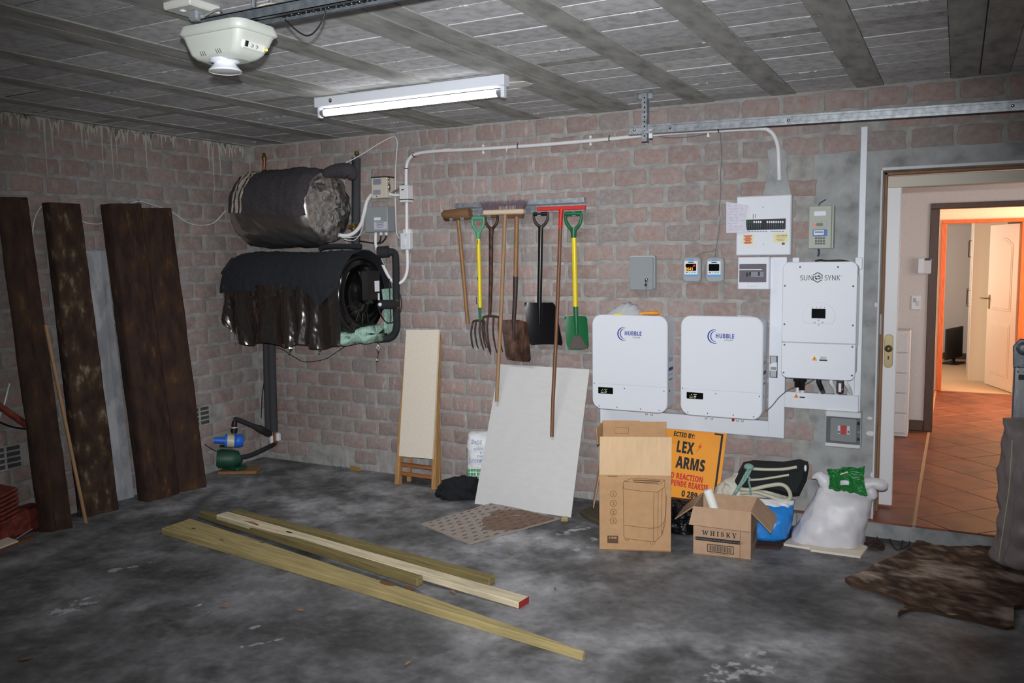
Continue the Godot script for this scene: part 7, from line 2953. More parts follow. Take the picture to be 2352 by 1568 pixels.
func build_boxes() -> void:
	# ---- tall washing machine carton
	var p0 := G(1377, 1263)
	var p1 := G(1541, 1267)
	var fr := frame(p0, p1)
	var w := (p1 - p0).length()
	var n := fr.basis.z
	var up := func(px: float, py: float) -> float: return PL(px, py, p0, n).y
	var h: float = up.call(1460, 1091)
	var h2: float = up.call(1460, 1005)
	var dep := 0.36
	var t := thing("washing_machine_carton", (p0 + p1) / 2 - n * dep * 0.5, "tall open cardboard carton printed with a washing machine outline", "cardboard box")
	var fx := Transform3D(Basis.IDENTITY, -t.position) * fr
	var m := MB.new(fx)
	m.span(Vector3(0, 0, -0.005), Vector3(w, h, 0), 0.0015)
	var front := part(t, "front_panel", m, M.card)
	m = MB.new(fx)
	m.span(Vector3(0, 0, -dep), Vector3(0.005, h, -0.005))
	m.span(Vector3(w - 0.005, 0, -dep), Vector3(w, h, -0.005))
	m.span(Vector3(0, 0, -dep), Vector3(w, h, -dep + 0.005))
	m.span(Vector3(0, 0.002, -dep), Vector3(w, 0.007, 0))
	part(t, "side_panels", m, M.card)
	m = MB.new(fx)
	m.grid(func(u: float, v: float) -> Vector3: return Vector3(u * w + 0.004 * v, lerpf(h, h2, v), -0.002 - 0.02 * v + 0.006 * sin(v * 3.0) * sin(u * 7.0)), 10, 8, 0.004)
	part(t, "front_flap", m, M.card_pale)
	m = MB.new(fx)
	var hb := PL(1440, 970, p0 - n * dep, n).y
	m.span(Vector3(0.015, h, -dep), Vector3(w * 0.6, hb + 0.012, -dep + 0.005), 0.001)
	part(t, "back_flap", m, M.card)
	m = MB.new(fx)
	m.span(Vector3(w * 0.5, h, -dep + 0.05), Vector3(w - 0.006, PL(1500, 968, p0 - n * (dep - 0.05), n).y, -dep + 0.055), 0.001)
	part(t, "inner_flap", m, M.card)
	m = MB.new(fx)
	slab4(m, Vector3(-0.01, hb - 0.1, -0.2), Vector3(0.02, hb - 0.1, -0.3), Vector3(0.02, hb + 0.01, -0.3), Vector3(-0.015, hb, -0.2), 0.004)
	part(t, "corner_flap", m, M.card)
	m = MB.new(fx)
	slab4(m, Vector3(0.0, h, -0.02), Vector3(0.0, h, -0.28), Vector3(-0.04, h - 0.22, -0.26), Vector3(-0.035, h - 0.2, -0.03), 0.004)
	part(t, "side_flap", m, M.card)
	# print: machine outline, symbols, badge
	var ln := func(pts: Array, r := 0.0011) -> void:
		var k := MB.new(fx)
		for i in pts.size() - 1:
			var a := PL(pts[i][0], pts[i][1], p0, n)
			var b := PL(pts[i + 1][0], pts[i + 1][1], p0, n)
			var la := fr.affine_inverse() * a
			var lb := fr.affine_inverse() * b
			var nn := Vector2(lb.x - la.x, lb.y - la.y).orthogonal().normalized() * r
			var p2 := PackedVector2Array([Vector2(la.x, la.y) + nn, Vector2(la.x, la.y) - nn, Vector2(lb.x, lb.y) - nn, Vector2(lb.x, lb.y) + nn])
			k.prism(p2, 0.0, 0.0006)
		inst("printed_line", k.mesh(M.ink_card), front)
	ln.call([[1433, 1105], [1453, 1098], [1527, 1102], [1515, 1112], [1433, 1105], [1431, 1114], [1433, 1122], [1478, 1128], [1510, 1130], [1527, 1118], [1527, 1102]])
	ln.call([[1431, 1114], [1432, 1180], [1433, 1231], [1436, 1236], [1500, 1244], [1506, 1243], [1522, 1226], [1529, 1175], [1528, 1120]])
	ln.call([[1433, 1206], [1495, 1213], [1512, 1211], [1526, 1198]])
	ln.call([[1502, 1131], [1501, 1244]])
	ln.call([[1453, 1102], [1517, 1105]], 0.003)
	ln.call([[1456, 1106], [1512, 1109]], 0.002)
	ln.call([[1512, 1128], [1511, 1238]])
	ln.call([[1521, 1122], [1519, 1228]])
	ln.call([[1531, 1136], [1529, 1200], [1520, 1225]])
	ln.call([[1435, 1237], [1437, 1240], [1443, 1240], [1445, 1237]])
	ln.call([[1494, 1244], [1495, 1249], [1503, 1249], [1505, 1245]])
	for py in [1134, 1155.5, 1175.5, 1195.5]:
		var ring := []
		for i in 13:
			ring.append([1408.5 + 7.5 * cos(TAU * i / 12.0), py + 7.0 * sin(TAU * i / 12.0)])
		ln.call(ring)
		ln.call([[1405, py - 2], [1411, py - 2], [1407, py + 3], [1412, py + 3]])
	ln.call([[1396, 1093], [1418, 1093.6]], 0.002)
	m = MB.new(fx)
	var b0 := fr.affine_inverse() * PL(1395, 1247, p0, n)
	var b1 := fr.affine_inverse() * PL(1420, 1230, p0, n)
	m.span(Vector3(b0.x, b0.y, 0), Vector3(b1.x, b1.y, 0.0006))
	inst("printed_badge", m.mesh(M.ink_card), front)
	var tx := TextMesh.new()
	tx.text = "2 YEAR"
	tx.font = sysfont("Droid Sans", true)
	tx.font_size = 48
	tx.pixel_size = 0.0095 / 48.0 / 0.714
	tx.depth = 0.0006
	tx.material = M.card_pale
	var to := inst("lettering", tx, front)
	to.transform = fx * Transform3D(Basis.IDENTITY, Vector3((b0.x + b1.x) / 2, b1.y - 0.012, 0.0009))
	# faint print on the back flap
	m = MB.new(fx)
	for q in [[0.1, 0.16, 0.04, 0.06]]:
		for e in [0.0, 1.0]:
			m.box(Vector3(0.13, hb - 0.03 - 0.035 * e, -dep + 0.0055), Vector3(0.08, 0.0015, 0.001))
			m.box(Vector3(0.09 + 0.08 * e, hb - 0.0475, -dep + 0.0055), Vector3(0.0015, 0.035, 0.001))
	part(t, "flap_print", m, M.ink_card)

	# ---- whisky carton
	p0 = G(1592, 1271)
	p1 = G(1724, 1287)
	fr = frame(p0, p1)
	w = (p1 - p0).length()
	n = fr.basis.z
	h = PL(1591, 1162, p0, n).y
	dep = 0.29
	t = thing("whisky_carton", (p0 + p1) / 2 - n * dep * 0.5, "open cardboard whisky carton with flaps folded out in front of the sign", "cardboard box")
	fx = Transform3D(Basis.IDENTITY, -t.position) * fr
	m = MB.new(fx)
	m.span(Vector3(0, 0, -0.004), Vector3(w, h, 0), 0.001)
	front = part(t, "front_panel", m, M.card_whisky)
	m = MB.new(fx)
	m.span(Vector3(w - 0.004, 0, -dep), Vector3(w, h, -0.004))
	part(t, "side_panel", m, M.card_whisky)
	m = MB.new(fx)
	m.span(Vector3(0, 0, -dep), Vector3(0.004, h, -0.004))
	part(t, "side_panel", m, M.card_whisky)
	m = MB.new(fx)
	m.span(Vector3(0, 0, -dep), Vector3(w, h, -dep + 0.004))
	part(t, "back_panel", m, M.card_whisky)
	m = MB.new(fx)
	m.span(Vector3(0, 0.001, -dep), Vector3(w, 0.006, 0))
	part(t, "bottom_panel", m, M.card_whisky)
	m = MB.new(fx)
	slab4(m, Vector3(-0.014, h - 0.085, 0.06), Vector3(w + 0.004, h - 0.09, 0.065), Vector3(w, h, 0), Vector3(0, h, 0), 0.004)
	part(t, "front_flap", m, M.card_whisky)
	m = MB.new(fx)
	slab4(m, Vector3(w + 0.105, h - 0.1, 0.012), Vector3(w + 0.11, h - 0.09, -dep + 0.02), Vector3(w, h, -dep), Vector3(w, h, 0), 0.004)
	part(t, "side_flap", m, M.card_whisky)
	m = MB.new(fx)
	slab4(m, Vector3(-0.10, h - 0.08, -dep), Vector3(-0.105, h - 0.085, -0.01), Vector3(0, h, 0), Vector3(0, h, -dep), 0.004)
	part(t, "side_flap", m, M.card_whisky)
	m = MB.new(fx)
	slab4(m, Vector3(0, h, -dep), Vector3(w, h, -dep), Vector3(w - 0.01, h - 0.06, -dep - 0.09), Vector3(0.01, h - 0.06, -dep - 0.09), 0.004)
	part(t, "back_flap", m, M.card_whisky)
	var txt := func(s: String, at: Vector3, high: float, mat: Material, fnt: String, st: float) -> void:
		var k := TextMesh.new()
		k.text = s
		k.font = sysfont(fnt, true)
		k.font_size = 48
		k.pixel_size = high / 48.0 / 0.714
		k.depth = 0.0006
		k.curve_step = 1.0
		k.material = mat
		var o := inst("lettering", k, front)
		o.transform = fx * Transform3D(Basis.from_scale(Vector3(st, 1, 1)), at)
	txt.call("W H I S K Y", Vector3(w * 0.455, h * 0.47, 0.0006), 0.026, M.ink, "Droid Serif", 0.9)
	m = MB.new(fx)
	m.span(Vector3(0.012, h * 0.30, 0), Vector3(w * 0.82, h * 0.375, 0.0005))
	inst("printed_band", m.mesh(M.ink), front)
	txt.call("Double distilled for smooth and distinctive taste", Vector3(w * 0.42, h * 0.338, 0.0008), 0.0085, mk(c8(120, 100, 82), 0.8), "Droid Serif", 0.95)
	m = MB.new(fx)
	for e in [[0.25, 0.23, 0.71, 0.245], [0.25, 0.08, 0.71, 0.095], [0.25, 0.08, 0.262, 0.245], [0.698, 0.08, 0.71, 0.245]]:
		m.span(Vector3(w * e[0], h * e[1], 0), Vector3(w * e[2], h * e[3], 0.0006))
	for i in 26:
		var x := w * (0.285 + 0.0148 * i)
		m.span(Vector3(x, h * 0.105, 0), Vector3(x + w * [0.004, 0.009, 0.006, 0.011][(i * 7) % 4], h * 0.22, 0.0006))
	inst("printed_barcode", m.mesh(M.ink), front)
	m = MB.new(fx)
	for i in 10:
		m.span(Vector3(w * (0.3 + 0.036 * i), h * 0.05, 0), Vector3(w * (0.32 + 0.036 * i), h * 0.065, 0.0005))
	inst("printed_digits", m.mesh(M.ink_card), front)
	m = MB.new(fx)
	m.span(Vector3(w * 0.815, 0, 0), Vector3(w * 0.822, h * 0.8, 0.0006))
	inst("fold_line", m.mesh(M.ink_card), front)
	m = MB.new(fx)
	for i in 5:
		m.span(Vector3(w, h * (0.45 - 0.05 * i), -dep * 0.8), Vector3(w + 0.0006, h * (0.475 - 0.05 * i), -dep * 0.25))
	part(t, "side_print", m, M.ink_card)
	# white roll standing in it
	var a := fr * Vector3(0.155, 0.02, -0.17)
	var b := PL(1625, 1124, fr * Vector3(0.1, 0.3, -0.17), n)
	var rl := thing("white_roll", a, "white foam roll sticking up out of the whisky carton", "roll")
	m = mb(rl)
	m.tube([a, a.lerp(b, 0.5), a.lerp(b, 0.99), b], [0.026, 0.026, 0.026, 0.022], 18)
	part(rl, "body", m, M.wick)

	# ---- alarm company sign leaning on the wall
	var zb := 0.19
	var zt1 := 0.03
	var br := W(1641, 1160, zb)
	br = br + ray(1641, 1160) * 0.0
	var tr := W(1626, 993, zt1)
	var bottom := PL(1643, 1185, Vector3(tr.x, 0, 0.17), Vector3.BACK)
	bottom.y = 0.0
	var s := thing("alarm_sign", Vector3(bottom.x - 0.2, 0, 0.16), "orange alarm company sign with black and red lettering behind the cartons", "sign")
	var tilt := atan2(0.14, tr.y)
	var sp := Transform3D(Basis(Vector3.BACK, -0.06) * Basis(Vector3.RIGHT, -tilt), Vector3(bottom.x, 0.006, 0.17))
	var hs := tr.y / cos(tilt) * 1.005
	var rel := Transform3D(Basis.IDENTITY, -s.position) * sp
	m = MB.new(rel)
	m.span(Vector3(-0.46, 0, -0.005), Vector3(0, hs, 0))
	var face := part(s, "panel", m, M.sign)
	m = MB.new(rel)
	m.span(Vector3(-0.033, 0.03, 0), Vector3(-0.02, hs - 0.012, 0.0006))
	m.span(Vector3(-0.075, hs - 0.022, 0), Vector3(-0.02, hs - 0.012, 0.0006))
	inst("black_border", m.mesh(M.ink), face)
	var inv := sp.affine_inverse()
	var sn := sp.basis.z
	var loc := func(px: float, py: float) -> Vector3: return inv * PL(px, py, sp.origin, sn)
	var st := func(txt_: String, pr: float, py: float, high: float, mat: Material, stretch: float) -> void:
		var k := TextMesh.new()
		k.text = txt_
		k.font = sysfont("Droid Sans", true, 0.8)
		k.font_size = 48
		k.pixel_size = high / 48.0 / 0.714
		k.depth = 0.0006
		k.curve_step = 1.0
		k.horizontal_alignment = HORIZONTAL_ALIGNMENT_RIGHT
		k.material = mat
		var o := inst("lettering", k, face)
		var q: Vector3 = loc.call(pr, py)
		var wd := k.get_aabb().end.x * stretch
		o.transform = rel * Transform3D(Basis.from_scale(Vector3(stretch, 1, 1)), Vector3(q.x - wd, q.y, 0.0004))
	st.call("ECTED BY:", 1596, 1003, 0.028, M.ink, 0.72)
	st.call("LEX", 1594, 1032, 0.068, M.ink, 0.66)
	st.call("ARMS", 1619, 1072, 0.068, M.ink, 0.7)
	st.call("ED REACTION", 1614, 1103, 0.034, M.ink_red, 0.72)
	st.call("PENDE REAKSIE", 1626, 1122, 0.034, M.ink_red, 0.66)
	st.call("0 289 9", 1614, 1142, 0.036, M.ink, 0.8)
	m = MB.new(rel)
	var bolt := PackedVector2Array()
	for q in [[1614, 1015], [1603, 1027], [1608, 1027], [1596, 1042], [1613, 1024], [1607.5, 1024.5]]:
		var v: Vector3 = loc.call(q[0], q[1])
		bolt.append(Vector2(v.x, v.y))
	m.prism(bolt, 0.0, 0.0008)
	inst("red_bolt", m.mesh(M.ink_red), face)


func build_sacks() -> void:
	# black refuse bag between the cartons
	var p := Vector3(3.78, 0.0, 0.42)
	var t := thing("black_refuse_bag", p, "shiny black plastic refuse bag slumped between the two cartons", "bag")
	var m := mb(t)
	soft(m, [[1216, 1532, 1602, 0.09], [1196, 1530, 1606, 0.12], [1170, 1530, 1606, 0.12], [1152, 1534, 1598, 0.08], [1146, 1544, 1580, 0.03]], p, 0.8, 0.05, 21, 40, 4, 5.0)
	part(t, "plastic", m, M.binbag)
	# olive piece of hide or turf behind the tall carton
	var hp := G(1350, 1190)
	m = at_mb(hp)
	var poly := PackedVector2Array()
	for q in [[1331, 1181], [1352, 1172], [1380, 1170], [1420, 1176], [1430, 1195], [1378, 1208], [1352, 1196]]:
		var g := G(q[0], q[1])
		poly.append(Vector2(g.x, -g.z))
	m.xf = m.xf * Transform3D(Basis(Vector3.RIGHT, Vector3(0, 0, -1), Vector3.UP), Vector3.ZERO)
	m.prism(poly, 0.002, 0.03, 0.012)
	solo("fur_scrap", hp, m, mk(c8(72, 64, 46), 0.95), "dark olive fur scrap on the floor behind the tall carton", "fur")
	hp = G(1700, 1240)
	m = at_mb(hp)
	poly = PackedVector2Array()
	for q in [[1735, 1260], [1790, 1262], [1822, 1232], [1815, 1222], [1760, 1228], [1700, 1232]]:
		var g := G(q[0], q[1])
		poly.append(Vector2(g.x, -g.z))
	m.xf = m.xf * Transform3D(Basis(Vector3.RIGHT, Vector3(0, 0, -1), Vector3.UP), Vector3.ZERO)
	m.prism(poly, 0.002, 0.016, 0.006)
	solo("fur_mat", hp, m, M.hide_dark, "dark fur mat on the floor under the blue bag", "fur")
	# blue bag
	p = Vector3(4.15, 0.016, 0.27)
	t = thing("blue_bag", p, "bright blue plastic bag with white top behind the whisky carton", "bag")
	m = mb(t)
	soft(m, [[1246, 1722, 1776, 0.08], [1240, 1712, 1796, 0.11], [1225, 1708, 1812, 0.14], [1190, 1712, 1821, 0.13], [1165, 1722, 1821, 0.1], [1156, 1740, 1820, 0.05]], p, 0.8, 0.02, 33, 44, 4)
	part(t, "plastic", m, M.bluebag)
	m = mb(t)
	soft(m, [[1162, 1738, 1822, 0.055], [1152, 1730, 1822, 0.05], [1146, 1736, 1826, 0.02]], p, 0.8, 0.03, 35, 36, 4, 6.0)
	part(t, "white_neck", m, M.sack)
	# pale feed sack behind, leaning on the wall
	p = Vector3(4.02, 0.0, 0.16)
	t = thing("pale_feed_sack", p, "limp pale feed sack slumped against the wall behind the whisky carton", "sack")
	m = mb(t)
	soft(m, [[1205, 1642, 1800, 0.1], [1170, 1640, 1815, 0.1], [1140, 1640, 1812, 0.1], [1118, 1652, 1790, 0.09], [1100, 1672, 1730, 0.06], [1086, 1690, 1714, 0.02]], p, 0.8, 0.04, 41, 44, 4, 5.0)
	part(t, "weave", m, mk(c8(196, 192, 178), 0.6))
	# dark canvas bag with hose and cord on top of it
	p = Vector3(4.17, 0.22, 0.2)
	t = thing("canvas_tool_bag", p, "folded dark canvas bag tied with green cord on top of the feed sack", "bag")
	var n := Vector3(CAM.x - p.x, 0, CAM.z - p.z).normalized()
	var side := Vector3.UP.cross(n)
	var fb := Basis(side, Vector3.UP, n)
	m = MB.new(Transform3D(Basis.IDENTITY, -p) * Transform3D(fb, p))
	var inv := Transform3D(fb, p).affine_inverse()
	poly = PackedVector2Array()
	for q in [[1688, 1104], [1706, 1072], [1730, 1067], [1800, 1071], [1838, 1065], [1858, 1071], [1853, 1100], [1836, 1136], [1812, 1138], [1760, 1124], [1700, 1122]]:
		var v := inv * PL(q[0], q[1], p, n)
		poly.append(Vector2(v.x, v.y))
	m.prism(poly, -0.12, 0.05, 0.03)
	part(t, "canvas", m, M.canvas_dark)
	var at := func(px: float, py: float, off: float) -> Vector3: return PL(px, py, p + n * off, n)
	m = mb(t)
	m.tube(curve([at.call(1726, 1076, 0.055), at.call(1760, 1078, 0.06), at.call(1800, 1077, 0.06), at.call(1830, 1072, 0.055)], 5), 0.009, 8)
	m.tube(curve([at.call(1722, 1102, 0.06), at.call(1750, 1100, 0.062), at.call(1790, 1094, 0.062), at.call(1812, 1090, 0.058)], 5), 0.007, 8)
	part(t, "piping", m, M.hose)
	m = mb(t)
	m.ball(at.call(1850, 1075, 0.045), Vector3(0.008, 0.02, 0.01), 8, 6)
	part(t, "reflective_tab", m, M.white)
	# hose loop
	var hs := [at.call(1690, 1120, 0.07), at.call(1720, 1124, 0.08), at.call(1760, 1116, 0.08), at.call(1790, 1112, 0.08), at.call(1806, 1118, 0.08), at.call(1815, 1134, 0.08), at.call(1812, 1146, 0.075), at.call(1795, 1148, 0.07), at.call(1765, 1138, 0.07), at.call(1735, 1130, 0.07), at.call(1700, 1132, 0.06)]
	m = at_mb(hs[3])
	m.tube(curve(hs, 6), 0.0115, 10)
	solo("clear_hose", hs[3], m, M.hose, "loop of translucent greenish hose hanging over the canvas bag", "hose")
	var rp := thing("braided_cord", at.call(1710, 1090, 0.08), "green and white braided cord knotted round the canvas bag", "cord")
	m = mb(rp)
	m.tube(curve([at.call(1722, 1072, 0.075), at.call(1712, 1090, 0.09), at.call(1700, 1112, 0.095), at.call(1684, 1138, 0.09)], 6), 0.008, 8)
	m.tube(curve([at.call(1726, 1074, 0.075), at.call(1715, 1096, 0.09), at.call(1692, 1128, 0.095), at.call(1682, 1142, 0.085)], 6), 0.008, 8)
	part(rp, "strand", m, M.rope)
	m = mb(rp)
	m.tube(curve([at.call(1716, 1094, 0.09), at.call(1722, 1098, 0.1), at.call(1720, 1106, 0.1), at.call(1723, 1120, 0.09), at.call(1724, 1136, 0.085)], 6), 0.006, 8)
	part(rp, "loose_end", m, M.rope)
	m = mb(rp)
	m.ball(at.call(1720, 1072, 0.075), Vector3(0.03, 0.02, 0.02), 10, 8)
	part(rp, "knot", m, M.rope)
	# clear polythene sheet against the wall
	m = at_mb(Vector3(3.95, 0.2, 0.1))
	m.grid(func(u: float, v: float) -> Vector3:
		return W(lerpf(lerpf(1640, 1705, u), lerpf(1696, 1708, u), v), lerpf(1145, 1085, v), 0.12) + Vector3(0, 0, 0.03 * sin(u * 5.0 + v * 3.0)), 12, 8, 0.001)
	solo("polythene_sheet", Vector3(3.95, 0.2, 0.1), m, M.polythene, "clear crumpled polythene sheet against the wall beside the alarm sign", "plastic sheet")
	# scrap of board under the white sack
	var sp := G(1890, 1260)
	m = at_mb(sp)
	poly = PackedVector2Array()
	for q in [[1796, 1252], [1860, 1262], [1862, 1266], [1976, 1282], [1993, 1259], [1930, 1235], [1830, 1230]]:
		var g := G(q[0], q[1])
		poly.append(Vector2(g.x, -g.z))
	m.xf = m.xf * Transform3D(Basis(Vector3.RIGHT, Vector3(0, 0, -1), Vector3.UP), Vector3.ZERO)
	m.prism(poly, 0.0, 0.012, 0.001)
	solo("board_scrap", sp, m, M.cream, "torn cream board scrap under the white woven sack", "board")
	# white woven sack
	p = Vector3(4.47, 0.012, 0.21)
	t = thing("white_woven_sack", p, "full white woven sack with gathered top beside the doorway", "sack")
	m = mb(t)
	soft(m, [[1246, 1832, 1968, 0.12], [1240, 1819, 1980, 0.15], [1228, 1820, 1984, 0.16], [1200, 1838, 1988, 0.16], [1170, 1856, 1998, 0.15], [1140, 1872, 2006, 0.12], [1124, 1880, 1998, 0.08], [1112, 1890, 1992, 0.05]], p, 0.7, 0.014, 51, 56, 5, 3.0)
	part(t, "body", m, M.sack)
	n = Vector3(CAM.x - p.x, 0, CAM.z - p.z).normalized()
	var sat := func(px: float, py: float, off: float) -> Vector3: return PL(px, py, p + n * off, n)
	m = mb(t)
	m.tube(curve([sat.call(1900, 1122, 0.02), sat.call(1895, 1106, 0.02), sat.call(1885, 1096, 0.02), sat.call(1874, 1094, 0.02), sat.call(1866, 1098, 0.02)], 5), [0.03, 0.033, 0.036, 0.038, 0.04, 0.04, 0.04, 0.038, 0.036, 0.034, 0.032, 0.036, 0.032, 0.028, 0.024, 0.02, 0.016, 0.012, 0.01, 0.008, 0.005], 12)
	part(t, "gathered_ear", m, M.sack)
	m = mb(t)
	m.tube(curve([sat.call(1960, 1128, 0.0), sat.call(1980, 1116, 0.0), sat.call(2004, 1110, 0.0), sat.call(2025, 1114, 0.0), sat.call(2040, 1117, 0.0)], 5), [0.03, 0.033, 0.036, 0.038, 0.038, 0.038, 0.038, 0.036, 0.036, 0.034, 0.034, 0.034, 0.034, 0.034, 0.034, 0.033, 0.032, 0.028, 0.024, 0.018, 0.01], 12)
	m.tube(curve([sat.call(1995, 1120, 0.04), sat.call(2004, 1135, 0.05), sat.call(2006, 1148, 0.05)], 5), [0.02, 0.028, 0.03, 0.03, 0.03, 0.028, 0.026, 0.024, 0.018, 0.012, 0.004], 10)
	part(t, "gathered_ear", m, M.sack)
	# green packet on it
	t = thing("green_packet", sat.call(1945, 1105, 0.12), "crumpled shiny green plastic packet lying on the white woven sack", "packet")
	var nz := FastNoiseLite.new()
	nz.seed = 61
	nz.frequency = 3.0
	var gp := func(u: float, v: float) -> Vector3:
		var top: Vector3 = sat.call(lerpf(1900, 1987, u), lerpf(1077, 1071, u) + 3.0 * sin(u * 9.0), 0.05)
		var bot: Vector3 = sat.call(lerpf(1903, 1993, u), lerpf(1120, 1138, u), 0.17)
		var q := bot.lerp(top, v)
		return q + n * (0.03 * nz.get_noise_2d(u * 2.0, v * 2.0) + 0.012 * sin(u * 7.0 + v * 4.0) - 0.03 * sin(PI * v)) - side * 0.02 * sin(PI * v) * (u - 0.5)
	m = mb(t)
	m.grid(gp, 24, 16, 0.004)
	var pk := part(t, "plastic", m, M.packet)
	for q in [[0.3, 0.62, 0.24, 0.06, 0.0], [0.33, 0.57, 0.22, 0.03, 1.0]]:
		m = mb(t)
		m.grid(func(u: float, v: float) -> Vector3: return gp.call(q[0] + q[2] * u, q[1] + q[3] * v + 0.1 * u) + n * 0.003, 6, 2, 0.0)
		inst("printed_mark", m.mesh(mk(c8(190, 60, 60), 0.4) if q[4] > 0.5 else M.label), pk)
	m = mb(t)
	for i in 5:
		m.grid(func(u: float, v: float) -> Vector3: return gp.call(0.62 + 0.26 * u, 0.52 + 0.07 * i + 0.02 * v) + n * 0.003, 4, 1, 0.0)
	inst("printed_lines", m.mesh(mk(c8(150, 196, 160), 0.4)), pk)
	m = mb(t)
	m.grid(func(u: float, v: float) -> Vector3: return gp.call(0.3 + 0.24 * u, 0.22 + 0.16 * v) + n * 0.004, 4, 3, 0.0)
	inst("white_sticker", m.mesh(M.label), pk)
	# tall grey woven sack at the edge
	p = Vector3(5.53, 0.03, 0.25)
	t = thing("grey_woven_sack", p, "tall grey woven sack with a yellow stitched seam standing by the step", "sack")
	m = mb(t)
	soft(m, [[1296, 2288, 2480, 0.13], [1286, 2278, 2490, 0.16], [1250, 2284, 2492, 0.165], [1190, 2296, 2484, 0.16], [1120, 2292, 2480, 0.155], [1050, 2300, 2470, 0.14], [990, 2306, 2466, 0.12], [966, 2305, 2466, 0.05]], p, 0.6, 0.03, 71, 56, 5, 2.5)
	part(t, "weave", m, M.sack_grey)
	n = Vector3(CAM.x - p.x, 0, CAM.z - p.z).normalized()
	var wat := func(px: float, py: float, off: float) -> Vector3: return PL(px, py, p + n * off, n)
	m = mb(t)
	m.tube(curve([wat.call(2328, 972, 0.055), wat.call(2323, 1050, 0.142), wat.call(2318, 1120, 0.158), wat.call(2308, 1190, 0.162), wat.call(2299, 1250, 0.16), wat.call(2294, 1288, 0.14)], 6), 0.0025, 5)
	part(t, "stitched_seam", m, M.sack_thread)
	# aluminium folding ladder behind it
	p = Vector3(5.55, 0.0, 0.12)
	t = thing("folding_ladder", p, "grey aluminium folding ladder with steel hinge behind the grey sack", "ladder")
	var lx := W(2342, 900, 0.14).x
	var ly := W(2345, 828, 0.14).y
	m = mb(t)
	m.span(Vector3(lx - 0.03, 0.004, 0.09), Vector3(lx + 0.03, ly, 0.15), 0.006)
	part(t, "stile", m, M.alu)
	m = mb(t)
	m.span(Vector3(lx + 0.33, 0.004, 0.09), Vector3(lx + 0.39, ly, 0.15), 0.006)
	part(t, "stile", m, M.alu)
	for k in 3:
		m = mb(t)
		m.span(Vector3(lx + 0.03, 0.25 + k * 0.27, 0.105), Vector3(lx + 0.33, 0.28 + k * 0.27, 0.135), 0.004)
		part(t, "rung", m, M.alu)
	for e in [0.0, 0.36]:
		m = mb(t)
		var hc := Vector3(lx + e, ly + 0.055, 0.155)
		m.prism(PackedVector2Array([Vector2(hc.x - 0.035, hc.y - 0.09), Vector2(hc.x + 0.035, hc.y - 0.09), Vector2(hc.x + 0.045, hc.y + 0.02), Vector2(hc.x + 0.03, hc.y + 0.055), Vector2(hc.x - 0.01, hc.y + 0.06), Vector2(hc.x - 0.04, hc.y + 0.02)]), 0.145, 0.165, 0.004)
		m.lathe(hc + Vector3(0.008, 0.01, 0.005), Vector3.BACK, [[0.035, 0.0], [0.034, 0.012], [0.012, 0.014], [0.0, 0.014]], 16)
		part(t, "hinge", m, M.galv_dark)
	m = mb(t)
	for q in [[-0.014, -0.05], [0.014, -0.05], [-0.014, -0.075], [0.014, -0.075]]:
		m.lathe(Vector3(lx + q[0], ly + q[1] + 0.02, 0.165), Vector3.BACK, [[0.005, 0.0], [0.004, 0.003], [0, 0.004]], 8)
	part(t, "rivets", m, M.chrome)
	for q in [-0.085, -0.42]:
		m = mb(t)
		m.box(Vector3(lx + 0.004, ly + q, 0.1505), Vector3(0.026, 0.026, 0.002), 0.0005)
		part(t, "rung_end", m, M.black)


